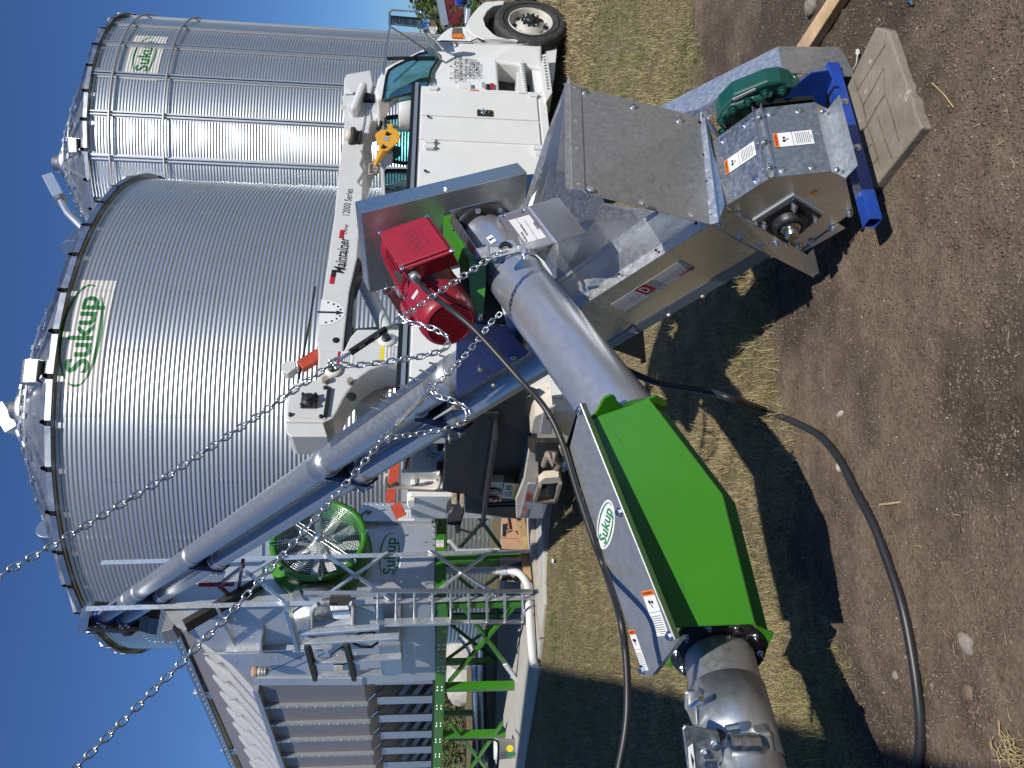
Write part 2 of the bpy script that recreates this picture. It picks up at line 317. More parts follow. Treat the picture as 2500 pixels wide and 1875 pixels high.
at = gr.data.attributes.new('grass', 'FLOAT', 'POINT'); at.data.foreach_set('value', grass_amount(gco[:, 0], gco[:, 1]).astype(np.float32))
# blades: one mesh, curved three-point strips
def blades(name, N, sampler, length, width, lean, m, flat=0.):
    x, y, dens = sampler(N); N = len(x); z = gz(x, y)-.004; az = rng.uniform(0, 2*math.pi, N); ln = length*rng.uniform(.45, 1.25, N); le = rng.uniform(*lean, N)
    d = np.stack([np.cos(az)*np.sin(le), np.sin(az)*np.sin(le), np.cos(le)], 1); sd = np.stack([-np.sin(az), np.cos(az), np.zeros(N)], 1)
    le2 = np.minimum(le+rng.uniform(.1, .9, N), 1.62); d2 = np.stack([np.cos(az)*np.sin(le2), np.sin(az)*np.sin(le2), np.cos(le2)], 1)
    p0 = np.stack([x, y, z+flat*rng.random(N)], 1); wv = (width*rng.uniform(.6, 1.2, N)*(1+.12*np.maximum(0, y-4)))[:, None]; p1 = p0+d*ln[:, None]*.5; p2 = p1+d2*ln[:, None]*.5
    co = np.stack([p0-sd*wv, p0+sd*wv, p1+sd*wv*.8, p1-sd*wv*.8, p2], 1).reshape(-1, 3); b = np.arange(N)[:, None]*5
    q = (b+np.array([0, 1, 2, 3])); t = (b+np.array([3, 2, 4])); loops = np.concatenate([q, t], 1).ravel()
    me = bpy.data.meshes.new(name); me.vertices.add(5*N); me.vertices.foreach_set('co', co.ravel()); me.loops.add(7*N); me.loops.foreach_set('vertex_index', loops)
    st = (np.arange(N)[:, None]*7+np.array([0, 4])).ravel(); me.polygons.add(2*N); me.polygons.foreach_set('loop_start', st); me.polygons.foreach_set('loop_total', np.tile([4, 3], N)); me.update()
    a = me.attributes.new('tone', 'FLOAT', 'POINT'); tn = np.clip(.5+1.5*fbm(x, y, .7, 3, 77)+rng.normal(0, .22, N), 0, 1); a.data.foreach_set('value', np.repeat(tn, 5).astype(np.float32))
    return link(name, me, m)
def blade_mat(name, cols):
    m = bpy.data.materials.new(name); m.use_nodes = True; t = m.node_tree; b = t.nodes['Principled BSDF']; b.inputs['Roughness'].default_value = .7; b.inputs['Specular IOR Level'].default_value = .2
    at = t.nodes.new('ShaderNodeAttribute'); at.attribute_name = 'tone'; r = t.nodes.new('ShaderNodeValToRGB'); e = r.color_ramp.elements
    for i in range(len(cols)-2): e.new(.5)
    for i, c in enumerate(cols): e[i].position = .05+.9*i/(len(cols)-1); e[i].color = (*c, 1)
    t.links.new(at.outputs['Fac'], r.inputs[0]); t.links.new(r.outputs[0], b.inputs['Base Color']); MAT[name] = m
blade_mat('grass_blades', [(.38, .29, .16), (.50, .40, .22), (.34, .28, .15), (.44, .37, .19), (.27, .26, .11), (.15, .18, .06)])
blade_mat('thatch', [(.2, .145, .09), (.36, .27, .17), (.56, .44, .27), (.44, .34, .22)])
def grass_sampler(y0, y1, pw):
    def f(N):
        u = rng.random(N*2); y = y0*(y1/y0)**(u**pw); x = rng.uniform(-.62, .62, N*2)*y; g = grass_amount(x, y); pad = (y > 9.6)&(x < -.9)
        clump = .25+.75*(fbm(x, y, 4, 3, 52) > -.08); k = (rng.random(N*2) < g**1.5*clump)&~pad; return x[k][:N], y[k][:N], None
    return f
for nm, N, s, ln, wd, le, m in (('grass', 185000, grass_sampler(2.4, 16, 1.0), .055, .0011, (.3, 1.35), 'grass_blades'), ('dead_grass', 110000, grass_sampler(2.4, 9, 1.), .06, .0009, (1.1, 1.56), 'thatch')):
    o = blades(nm, N, s, ln, wd, le, m); tag(o, 'short patchy mown grass beyond the bare soil' if nm == 'grass' else 'dry flattened thatch lying in the mown grass', 'grass'); struct(o, 'stuff')
blade_mat('tuft_blades', [(.44, .34, .19), (.46, .37, .2), (.34, .31, .14), (.2, .23, .08), (.11, .16, .045)])
def tuft_sampler(N):
    k_ = 1250; cy = 2.9*(9/3.0)**rng.random(k_); cx = rng.uniform(-.55, .6, k_)*cy; n = rng.integers(8, 46, k_); x = np.repeat(cx, n)+rng.normal(0, .035, n.sum()); y = np.repeat(cy, n)+rng.normal(0, .035, n.sum()); g = grass_amount(x, y) > .25; return x[g], y[g], None
o = blades('grass_tufts', 0, tuft_sampler, .105, .0014, (.1, 1.25), 'tuft_blades'); tag(o, 'longer green and straw tufts standing in the mown grass', 'grass'); struct(o, 'stuff')
def far_sampler(N): y = 8*(30/8.)**rng.random(N); x = rng.uniform(-.1, .62, N)*y; return x, y, None
o = blades('rough_grass', 26000, far_sampler, .10, .003, (.1, 1.2), 'grass_blades'); tag(o, 'longer dry grass around the truck wheels', 'grass'); struct(o, 'stuff')
# crumbs, pebbles and straw on the soil
def crumbs(name, N, r0, r1, m, label, edge=0.15, flatk=.6):
    ico = bmesh.new(); bmesh.ops.create_icosphere(ico, subdivisions=1, radius=1); bv = np.array([v.co for v in ico.verts]); bf = np.array([[v.index for v in f.verts] for f in ico.faces]); ico.free()
    y = 2.0*(6.0/2.0)**rng.random(N*3); x = rng.uniform(-.6, .6, N*3)*y; g = grass_amount(x, y); k = rng.random(N*3) > g*(1-edge); x, y = x[k][:N], y[k][:N]; N = len(x); z = gz(x, y)
    r = r0*(r1/r0)**(rng.random(N)**2.6); nb = len(bv); co = bv[None]*(1+.9*(rng.random((N, nb, 1))-.5))*r[:, None, None]*np.stack([rng.uniform(.7, 1.4, N), rng.uniform(.7, 1.4, N), rng.uniform(.4, 1, N)*flatk+.2], 1)[:, None, :]
    a = rng.uniform(0, 6.28, N); ca, sa = np.cos(a)[:, None], np.sin(a)[:, None]; X = co[..., 0]*ca-co[..., 1]*sa; Y = co[..., 0]*sa+co[..., 1]*ca; co = np.stack([X+x[:, None], Y+y[:, None], co[..., 2]+(z+r*.15)[:, None]], -1)
    me = bpy.data.meshes.new(name); fa = (bf[None]+(np.arange(N)*nb)[:, None, None]).reshape(-1, 3); me.vertices.add(N*nb); me.vertices.foreach_set('co', co.ravel()); me.loops.add(fa.size); me.loops.foreach_set('vertex_index', fa.ravel())
    me.polygons.add(len(fa)); me.polygons.foreach_set('loop_start', np.arange(0, fa.size, 3)); me.polygons.foreach_set('loop_total', np.full(len(fa), 3)); me.update()
    o = link(name, me, m); tag(o, label, 'soil' if m == 'clod' else 'pebbles'); struct(o, 'stuff')
mat('clod', (.155, .12, .09), .95, spec=.1, noise=.45, nscale=9)
crumbs('soil_crumbs', 34000, .0018, .0075, 'clod', 'dark brown crumbs and clods on the bare soil', .1)
crumbs('pebbles', 1100, .0012, .0045, 'pebble', 'pale pebbles scattered over the bare soil', .4)
def soil_sampler(N):
    y = 2.0*(5.6/2.0)**rng.random(N*3); x = rng.uniform(-.6, .6, N*3)*y; g = grass_amount(x, y); k = rng.random(N*3) > g; return x[k][:N], y[k][:N], None
o = blades('straw_bits', 900, soil_sampler, .035, .0012, (1.45, 1.6), 'thatch', .01); tag(o, 'short bits of straw lying on the bare soil', 'straw'); struct(o, 'stuff')
# ---------------------------------------------------------------- corrugated bins
PIT = .1016
def ray_cyl(px, py, c, R):
    d = ray(px, py); a = d[0]**2+d[1]**2; b = 2*(d[0]*(C[0]-c[0])+d[1]*(C[1]-c[1])); cc = (C[0]-c[0])**2+(C[1]-c[1])**2-R*R; disc = max(0, b*b-4*a*cc)
    p = C+d*((-b-math.sqrt(disc))/(2*a)); return math.atan2(p[1]-c[1], p[0]-c[0]), p[2]
def wave(z, z0, amp=.0108): return amp*np.cos(2*np.pi*(z-z0)/PIT)
def corr_patch(name, c, R, z0, z1, t0, t1, nt, m, parent, zb, off=0., seg=8, amp=.0108):
    nz = int(round((z1-z0)/PIT*seg)); zs = np.linspace(z0, z1, nz+1); ts = np.linspace(t0, t1, nt+1); T, Z = np.meshgrid(ts, zs)
    ring = (Z-zb)/(PIT*11); Rr = R+wave(Z, zb, amp)+off+.003*(1-(ring % 1)); X = c[0]+Rr*np.cos(T); Y = c[1]+Rr*np.sin(T); off0 = root_loc(parent); n1 = nt+1; i = np.arange((nz+1)*n1).reshape(nz+1, n1)
    q = np.stack([i[:-1, :-1], i[:-1, 1:], i[1:, 1:], i[1:, :-1]], -1).reshape(-1, 4); me = bpy.data.meshes.new(name); co = np.stack([X, Y, Z], -1).reshape(-1, 3)-off0
    me.vertices.add(len(co)); me.vertices.foreach_set('co', co.ravel()); me.loops.add(q.size); me.loops.foreach_set('vertex_index', q.ravel()); me.polygons.add(len(q)); me.polygons.foreach_set('loop_start', np.arange(0, q.size, 4)); me.polygons.foreach_set('loop_total', np.full(len(q), 4)); me.polygons.foreach_set('use_smooth', [True]*len(q)); me.update()
    return link(name, me, m, parent)
def wrap(mb_geo, c, R, tc, zc, zb, name, m, parent, off=.004):      # lettering laid on the waves: x along the arc, y up
    v, f = mb_geo; b = bmesh.new(); vs = [b.verts.new((x, y, 0)) for x, y, *_ in v]
    for q in f:
        try: b.faces.new([vs[i] for i in q])
        except ValueError: pass
    y0, y1 = min(p[1] for p in v), max(p[1] for p in v); x0, x1 = min(p[0] for p in v), max(p[0] for p in v)
    for k in range(1, int((y1-y0)/(PIT/6))+1): bmesh.ops.bisect_plane(b, geom=b.verts[:]+b.edges[:]+b.faces[:], plane_co=(0, y0+k*PIT/6, 0), plane_no=(0, 1, 0))
    for k in range(1, 12): bmesh.ops.bisect_plane(b, geom=b.verts[:]+b.edges[:]+b.faces[:], plane_co=(x0+(x1-x0)*k/12, 0, 0), plane_no=(1, 0, 0))
    o0 = root_loc(parent)
    for q in b.verts:
        x, y = q.co.x, q.co.y; z = zc+y; ring = (z-zb)/(PIT*11); r = R+float(wave(z, zb))+off+.003*(1-(ring % 1)); t = tc+x/R; q.co = Vector((c[0]+r*math.cos(t)-o0[0], c[1]+r*math.sin(t)-o0[1], z-o0[2]))
    me = bpy.data.meshes.new(name); b.to_mesh(me); b.free(); return link(name, me, m, parent)
def grain_bin(label, bear, D, R, rings, zb, roof_h, ribs, group=None, mname='bin_steel', stiff=0, sphase=0., cap_r=.75, vents=(), name='grain_bin'):
    c = (D*math.sin(R_(bear)), D*math.cos(R_(bear))); t = thing(name, label, 'grain bin', (c[0], c[1], zb-.28)); H = rings*11*PIT; zt = zb+H; back = math.atan2(-c[1], -c[0])
    corr_patch('wall', c, R, zb, zt, 0, 2*math.pi, 192, mname, t, zb)
    MB().cyl((c[0], c[1], zb-.5), (c[0], c[1], zb), R+.25, 96).build('foundation', 'foundation', t, .02)
    # sheet seams and their bolts
    sh = max(12, int(2*math.pi*R/2.87)); b = MB()
    for i in range(rings):
        zz = zb+i*11*PIT
        for k in range(sh):
            tt = 2*math.pi*(k+(.5 if i % 2 else 0))/sh+sphase
            if math.cos(tt-back) < -.1: continue
            for j in range(11):
                for dt in (-.012, .012):
                    z = zz+PIT*(j+.02); r = R+float(wave(z, zb)); p = V3(c[0]+r*math.cos(tt+dt/R*2), c[1]+r*math.sin(tt+dt/R*2), z); nn = V3(math.cos(tt), math.sin(tt), 0); b.cyl(p-nn*.004, p+nn*.016, .014, 6, .009)
            r = R+.009; tt2 = tt+.06/R; e = .0015
        for k in range(int(2*math.pi*R/.24)):
            tt = 2*math.pi*k/int(2*math.pi*R/.24)
            if i == 0 or math.cos(tt-back) < 0: continue
            z = zz+.004; r = R+.0075; p = V3(c[0]+r*math.cos(tt), c[1]+r*math.sin(tt), z); nn = V3(math.cos(tt), math.sin(tt), 0); b.cyl(p, p+nn*.014, .011, 6, .008)
    b.build('seam_bolts', 'zinc', t)
    if stiff:
        for k in range(stiff):
            tt = 2*math.pi*k/stiff+sphase; e = V3(math.cos(tt), math.sin(tt), 0); s = V3(-e[1], e[0], 0)
            if e@unit(-V3(*c, 0)) < -.15: continue
            q = MB(); P = V3(c[0], c[1], 0)+e*(R+.006); prof = [(-.12, 0), (-.12, .01), (-.075, .015), (-.075, .085), (-.03, .085), (-.03, .07), (-.055, .07), (-.055, .01), (.055, .01), (.055, .07), (.03, .07), (.03, .085), (.075, .085), (.075, .015), (.12, .01), (.12, 0)]
            q.prism([P+s*a+e*h+V3(0, 0, zb) for a, h in prof], V3(0, 0, H-.12)); q.build('stiffener', 'galvanised_dull', t)
        for z in (zt-.85, zt-2.6):
            MB().ring((c[0], c[1], z), (0, 0, 1), R+.135, .035, 120, 8).build('wind_ring', 'galvanised_dull', t)
    # roof
    e0 = R+.16; rp = MB(); n = ribs
    def P(r, a, dz=0): return V3(c[0]+r*math.cos(a), c[1]+r*math.sin(a), zt+.06+(R-r)/(R-cap_r)*roof_h+dz)
    for k in range(n):
        a0 = 2*math.pi*k/n; a1 = 2*math.pi*(k+1)/n; fa = .035
        def strip(aa, ab, ha, hb): rp.add([P(e0, aa/1, ha), P(e0, ab, hb), P(cap_r, ab, hb*.4), P(cap_r, aa, ha*.4)], [(0, 1, 2, 3)])
        d = .045/R; m_ = .5*(a0+a1); strip(a0, a0+d, .10, .10); strip(a0+d, a0+2*d, .10, 0); strip(a0+2*d, a1-d, 0, 0); strip(a1-d, a1, 0, .10)
    rp.add([P(e0, 2*math.pi*k/n*.5) for k in range(2*n)]+[P(R-.05, 2*math.pi*k/n*.5, -.05) for k in range(2*n)], [(k, (k+1) % (2*n), 2*n+(k+1) % (2*n), 2*n+k) for k in range(2*n)])
    rp.build('roof', 'roof_steel', t)
    ev = MB()
    for k in range(n):       # eave closures, one per roof sheet
        a0 = 2*math.pi*(k+.06)/n; a1 = 2*math.pi*(k+.94)/n; ev.prism([P(e0, a0), P(e0, a1), P(e0, a1, -.13), P(e0, a0, -.13)], V3(math.cos(a0), math.sin(a0), 0)*.01)
    ev.build('eave_trim', 'roof_steel', t)
    MB().lathe((c[0], c[1], zt+roof_h), (0, 0, 1), [(cap_r+.12, .02), (cap_r+.12, .16), (cap_r, .22), (.35, .42), (.33, .62), (0, .64)], 40).build('roof_cap', 'galvanised', t, 0)
    for rr in (R*.60, R*.36):        # walkaround rails with clips
        zz = zt+.06+(R-rr)/(R-cap_r)*roof_h+.16; q = MB(); q.ring((c[0], c[1], zz), (0, 0, 1), rr, .022, 96, 6)
        for k in range(n):
            a = 2*math.pi*k/n; p = V3(c[0]+rr*math.cos(a), c[1]+rr*math.sin(a), zz); q.box(p, V3(-math.sin(a), math.cos(a), 0)*.07, V3(math.cos(a), math.sin(a), 0)*.05, V3(0, 0, .035)); q.cyl(p-V3(0, 0, .17), p, .012, 6)
        q.build('roof_ring', 'galvanised', t)
    for px, py, sc in vents:
        best = (1e18, 0, 0)
        for a_ in np.linspace(-math.pi, 0, 181):
            for r_ in np.linspace(R*.45, R*.9, 24):
                P2 = V3(c[0]+r_*math.cos(a_), c[1]+r_*math.sin(a_), zt+.06+(R-r_)/(R-cap_r)*roof_h+.2)-C; z_ = P2@F; e_ = (1250+FPX*(P2@VH)/z_-px)**2+(937.5-FPX*(P2@UH)/z_-py)**2+(r_-R*.72)**2*3
                if e_ < best[0]: best = (e_, a_, r_)
        a, rr = best[1], best[2]; e = V3(math.cos(a), math.sin(a), 0); s = V3(-e[1], e[0], 0); zz = zt+.06+(R-rr)/(R-cap_r)*roof_h; o = V3(c[0], c[1], zz)+e*rr; q = MB(); Z = V3(0, 0, 1); wv = .30*sc; hh = .56*sc
        prof = [(-hh*.62, -.3*sc), (-hh*.62, .14*sc)]+[(-hh*.62*math.cos(x), .14*sc+hh*.62*math.sin(x)) for x in np.linspace(.15, math.pi, 14)]+[(hh*.62, -.02), (.0, -.16*sc)]
        q.prism([o+e*a_+Z*h-s*wv for a_, h in prof], s*2*wv); q.build('roof_vent', 'galvanised', t, .008)
        k = MB(); k.prism([o+e*a_+Z*h-s*wv*.9 for a_, h in ((hh*.61, -.03), (.02, -.17*sc), (.02, -.18*sc), (hh*.61, -.04))], s*1.8*wv); k.build('vent_screen', 'dryer_dark', t)
    return t, c, zt
b1, c1, zt1 = grain_bin('wide corrugated steel grain bin without stiffeners, large green logo sheet under its eave', -2.4, 24.7, 7.02, 9, .18, 3.75, 44, None, vents=[(102, 912, .9), (182, 603, .9), (122, 1300, .9)], sphase=.13)
b2, c2, zt2 = grain_bin('tall corrugated steel grain bin with upright stiffeners and wind rings at the right', 14.9, 33.2, 5.5, 12, .15, 2.9, 36, None, 'bin_steel_far', 24, .05, .6, vents=[(262, 140, .8), (222, 218, .8), (212, 358, .8)])
def logo(t, c, R, ta, tb, z0, z1, zb, Wd=None):
    if ta > tb: ta, tb = tb, ta
    corr_patch('logo_sheet', c, R, z0, z1, ta, tb, 24, 'logo_white', t, zb, .006)
    tc = (ta+tb)/2; Wd = Wd or (tb-ta)*R; zc = (z0+z1)/2; X = V3(1, 0, 0); Y = V3(0, 1, 0); o = V3(0, 0, 0); g = MB()
    oval_ring(g, o, X, Y, Wd*.455, Wd*.165, R_(200), R_(318), Wd*.028); oval_ring(g, o, X, Y, Wd*.455, Wd*.165, R_(-14), R_(150), Wd*.028); oval_ring(g, o, X, Y, Wd*.455, Wd*.165, R_(160), R_(200), Wd*.02)
    text(g, 'Sukup', o-Y*Wd*.012, X, Y, Wd*.26, .022, fit=Wd*.68); wrap((g.v, g.f), c, R, tc, zc, zb, 'logo_lettering', 'logo_green', t, .011)
ta, _ = ray_cyl(250, 685, c1, 7.02); tb, _ = ray_cyl(240, 959, c1, 7.02); logo(b1, c1, 7.02, ta, tb, zt1-11*PIT+.002, zt1-.02, .18)
ta, _ = ray_cyl(375, 89, c2, 5.5); tb, _ = ray_cyl(375, 197, c2, 5.5); logo(b2, c2, 5.5, ta, tb, zt2-22*PIT, zt2-11*PIT, .15)
# spouts that feed the two peaks
def spout(label, pts, box, parent_c):
    t = thing('filling_spout', label, 'spout', pts[-1]); MB().tube(pts, .14, 16).build('pipe', 'galvanised_bright', t)
    a, b = map(np.asarray, box); MB().beam(a, b, .62, .42).build('inlet_box', 'galvanised_bright', t, .01)
    for f in (.3, .62): q = np.asarray(pts[0])*(1-f)+np.asarray(pts[-1])*f; d = unit(np.asarray(pts[-1])-np.asarray(pts[0])); MB().cyl(q-d*.03, q+d*.03, .18, 16).build('clamp', 'zinc', t)
p2 = V3(c2[0], c2[1], zt2+3.3)
spout('pale spout box and pipe leaning off the peak of the tall stiffened bin', [W(150, 492, 32), W(165, 520, 31.5), W(205, 560, 31), W(245, 610, 30.6)], (W(122, 437, 32.5), W(148, 487, 32.)), c2)
spout('pale spout box and pipe on the peak of the wide bin', [W(48, 1052, 24.4), W(64, 1085, 24.2), W(98, 1130, 23.9)], (W(3, 992, 24.6), W(40, 1050, 24.5)), c1)
# ---------------------------------------------------------------- unseen tower added behind the camera, on the left, shaped to shade the grass
sd = -V3(SUN[0], SUN[1], 0)/np.linalg.norm(SUN[:2]); T0 = V3(-1.356, 2.812, 0)-sd*6.2; lw = unit([-.84, .54, 0]); sb = unit([.54, .84, 0])
tw = thing('shade_tower', 'unseen metal clad tower added behind and left of the camera to shade the grass', 'tower', T0)
q = MB(); Ht = 15.6; edge = []
for k in range(61): edge.append(T0+lw*.1*k+(-sb*.03*(k % 2)))
edge += [T0+lw*6-sb*5, T0-sb*5]; q.prism(edge, V3(0, 0, Ht)); q.build('wall', 'dryer_steel', tw); MB().prism([T0+lw*-.15+sb*.15, T0+lw*6.1+sb*.15, T0+lw*6.1-sb*5.2, T0-lw*.15-sb*5.2], (0, 0, .1)).build('footing', 'foundation', tw)
# ---------------------------------------------------------------- service truck with crane
HD = dirv(57); TN = V3(HD[1], -HD[0], 0); TIN = -TN; TP = V3(4.865, 10.142, 0); Z3 = V3(0, 0, 1)
def T(l, s, z): return TP+HD*l+TIN*s+Z3*z
def tp(x, y, s=0.): return onp(x, y, TP+TIN*s, TN)
def ttail(x, y, l=-6.13): return onp(x, y, TP+HD*l, HD)
truck = thing('service_truck', 'white crew service truck with side cabinets, front wheel at the right', 'truck', T(-3, 1.2, 0))
TB = (800, 0, 3.3862); TC = (1020, 0, 5.53); TD = (800, 150, 5.027); TE = (600, 400, 4.147); TF_ = (600, 700, 3.3862); TG = (980, 1020, 5.027)
def lean(mb, z0=1.62, k=.13):
    for i, p in enumerate(mb.v):
        p = np.array(p)
        if p[2] > z0:
            s = (p-TP)@TIN; mid = 1.15; p = p+TIN*np.sign(mid-s)*(p[2]-z0)*k; mb.v[i] = tuple(p)
    return mb
cab = [(918, 222), (913, 200), (920, 172), (936, 148), (947, 142), (1057, 103), (1063, 96), (1092, 96), (1136, 97), (1180, 95), (1190, 83), (1215, 88), (1262, 99), (1324, 108), (1322, 165), (1215, 150), (1219, 223)]
b = MB(); b.prism([tp(x, y, .02) for x, y in cab], TIN*2.26); lean(b); body = b.build('cab', 'white_paint', truck, .035, 3)
wcut = zm(*TB, [(455, 760), (488, 560), (505, 520), (560, 490), (760, 412), (880, 405), (905, 430), (905, 480), (850, 560), (822, 700), (700, 725)])
inner = MB().prism([T(-1.4, .12, 1.25), T(-.35, .12, 1.25), T(-.35, .12, 1.6), T(-1.0, .12, 2.62), T(-1.4, .12, 2.62)], TIN*2.06)
for i, p in enumerate(inner.v):
    p = np.array(p); s = (p-TP)@TIN
    if p[2] > 1.62: inner.v[i] = tuple(p+TIN*np.sign(1.15-s)*(p[2]-1.62)*.13)
cts = [inner, MB().prism([tp(x, y, -.3) for x, y in wcut], TIN*3.2)]
for pts in ([(738, 700), (960, 672), (1000, 690), (1010, 740), (1045, 1160), (1010, 1225), (940, 1245), (740, 1205), (690, 1160), (688, 760)], [(735, 1345), (960, 1345), (1030, 1400), (1060, 1500), (1060, 1700), (700, 1700), (690, 1400)]): cts.append(MB().prism([onp(x, y, TP+HD*-1.7, HD) for x, y in zm(*TD, pts)], HD*1.5))
cut(body, cts, truck)
hood = [(1058, 104), (1066, 89), (1078, 76), (1095, 63), (1137, 60), (1150, 58), (1178, 62), (1185, 80), (1181, 96)]
MB().prism([tp(x, y, .22) for x, y in hood], TIN*1.86).build('hood', 'white_paint', truck, .07, 4)
fen = [(1137, 62), (1148, 41), (1166, 18), (1184, 4), (1231, 1), (1230, 10), (1206, 14), (1190, 26), (1180, 45), (1186, 64), (1204, 82), (1215, 89), (1262, 100), (1262, 97), (1180, 96), (1150, 82)]
MB().prism([tp(x, y, -.02) for x, y in fen], TIN*.42).build('fender', 'white_paint', truck, .05, 4)
MB().prism([tp(x, y, .14) for x, y in [(1190, 22), (1240, 5), (1300, 5), (1300, 100), (1200, 84)]], TIN*1.8).build('wheel_well', 'black', truck)
MB().prism([tp(x, y, .3) for x, y in [(1215, 150), (1218, 222), (1330, 228), (1330, 160)]], TIN*.5).build('step_recess', 'black_plate', truck)
win = zm(*TB, [(455, 760), (488, 560), (505, 520), (560, 490), (760, 412), (880, 405), (905, 430), (905, 480), (850, 560), (822, 700), (700, 725)])
b = MB(); b.prism([tp(x, y, 0) for x, y in win], TIN*.05)
for i, p in enumerate(b.v):
    p = np.array(p)
    if p[2] > 1.62: b.v[i] = tuple(p+TIN*((p[2]-1.62)*.13+.012))
seal = MB(); cc = sum(np.array(p) for p in b.v)/len(b.v)
for v in b.v: pass
b.build('side_window', 'glass', truck)
lp_ = [cc+(tp(x, y, 0)-cc)*1.02 for x, y in win]; seal.tube(lp_+lp_[:2], .016, 6)
for i, p in enumerate(seal.v):
    p = np.array(p)
    if p[2] > 1.62: seal.v[i] = tuple(p+TIN*((p[2]-1.62)*.13+.016))
seal.build('window_seal', 'black', truck)
MB().beam(tp(945, 143, .1), tp(1063, 141, .02), .02, .04, TN).build('window_divider', 'black', truck)
# rear wall windows, seen above the cabinets
def rw(x, y, o=0.): return onp(x, y, TP+HD*(-1.5-o), HD)
for pts in ([(738, 700), (960, 672), (1000, 690), (1010, 740), (1045, 1160), (1010, 1225), (940, 1245), (740, 1205), (690, 1160), (688, 760)], [(735, 1345), (960, 1345), (1030, 1400), (1060, 1500), (1060, 1700), (700, 1700), (690, 1400)]):
    P_ = zm(*TD, pts); c_ = sum(rw(x, y) for x, y in P_)/len(P_)
    lp_ = [c_+(rw(x, y, .012)-c_)*1.03 for x, y in P_]; MB().tube(lp_+lp_[:2], .028, 6).build('window_frame', 'black', truck)
    MB().prism([rw(x, y, .02) for x, y in P_], HD*.01).build('rear_window', 'glass', truck)
MB().lathe(tp(903, 207, 1.2), Z3, [(.001, .12), (.06, .11), (.08, .05), (.085, 0)], 20).build('beacon', 'orange_lens', truck)
MB().prism([T(-1.5, .35, 2.72), T(-.95, .35, 2.62), T(-.95, 1.95, 2.62), T(-1.5, 1.95, 2.72)], Z3*.1).build('roof_fairing', 'white_paint', truck, .04)
# lettering on the door
k = MB(); o = TP+TN*.003
for s, x, y, h, wd in (('Sheldon Grain Ltd.', 1115.5, 163.7, .23, 60), ('Sheldon, Iowa', 1139.5, 164, .125, 43), ('712-324-4900', 1157, 166, .13, 43), ('NOT FOR HIRE', 1168.6, 168, .055, 36)):
    pc = onp(x, y, o, TN); wdt = np.linalg.norm(onp(x, y-wd*.5, o, TN)-onp(x, y+wd*.5, o, TN)); text(k, s, pc, HD, Z3, h*1.0, .003, fit=wdt)
k.build('lettering', 'st_black', truck)
k = MB()
for a in ((1181, 208, 'st_grey'), (1193, 212, 'st_black'), (1202, 210, 'st_red')): quad(MB(), onp(a[0], a[1], o, TN), HD, Z3, .12, .045).build('badge', a[2], truck)
MB().prism([tp(x, y, -.015) for x, y in zm(*TB, [(1085, 675), (1180, 670), (1190, 725), (1070, 725)])], TIN*.05).build('door_handle', 'white_paint', truck, .012)
MB().prism([tp(x, y, -.01) for x, y in zm(*TB, [(1178, 736), (1245, 742), (1245, 749), (1178, 744)])], TIN*.03).build('side_marker', 'orange_lens', truck)
# door seams
MB().beam(tp(1060, 100, 0), tp(1320, 109, 0), .006, .01, TN).build('seam', 'st_grey', truck)
k = MB(); k.tube([tp(x, y, -.002) for x, y in zm(*TB, [(930, 338), (1180, 345), (1200, 335), (1230, 325), (1250, 290), (1248, 262), (1310, 222)])], .008, 6); k.build('hood_seam', 'black', truck)
MB().prism([tp(x, y, -.01) for x, y in zm(*TB, [(1198, 252), (1215, 255), (1300, 335), (1285, 342), (1195, 275)])], TIN*.03).build('hood_latch', 'iron', truck, .006)
lv = MB().prism([tp(x, y, .21) for x, y in zm(*TB, [(1035, 228), (1110, 225), (1115, 260), (1128, 300), (1120, 312), (1022, 306), (1028, 250)])], TIN*.03).build('hood_vent', 'chrome', truck, .01)
MB().prism([tp(x, y, .19) for x, y in zm(*TB, [(1030, 280), (1115, 272), (1125, 306), (1026, 304)])], TIN*.03).build('turn_signal', 'orange_lens', lv, .012)
# mirrors
def mtube(mb, pts, r=.014, s=-.02): mb.tube([tp(x, y, q) for x, y, q in pts], r, 8)
mb = MB()
for pts in ([(936, 183, .0), (952, 65, -.33)], [(952, 65, -.33), (1072, 142, 0)], [(1036, 78, -.33), (1076, 145, 0)], [(1042, 80, -.33), (1082, 120, 0)]): mtube(mb, pts)
mtube(mb, [(952, 66, -.33), (951, 32, -.33), (957, 25, -.33), (1026, 29, -.33), (1036, 36, -.33), (1040, 54, -.33), (1034, 56, -.33)], .014); mb.build('mirror_bracket', 'chrome', truck)
mm = MB().prism([tp(x, y, -.33) for x, y in zm(*TB, [(510, 140), (778, 162), (782, 232), (510, 205)])], HD*.04).build('mirror_housing', 'iron', truck, .012)
MB().prism([tp(x, y, -.33)-HD*.004 for x, y in zm(*TB, [(518, 150), (770, 170), (773, 222), (518, 199)])], HD*.003).build('mirror_glass', 'mirror', mm)
MB().lathe(tp(1047, 68, -.36), -HD, [(.001, .035), (.07, .03), (.1, .008), (.105, 0), (.1, -.02), (.02, -.05)], 24).build('round_mirror', 'mirror', truck)
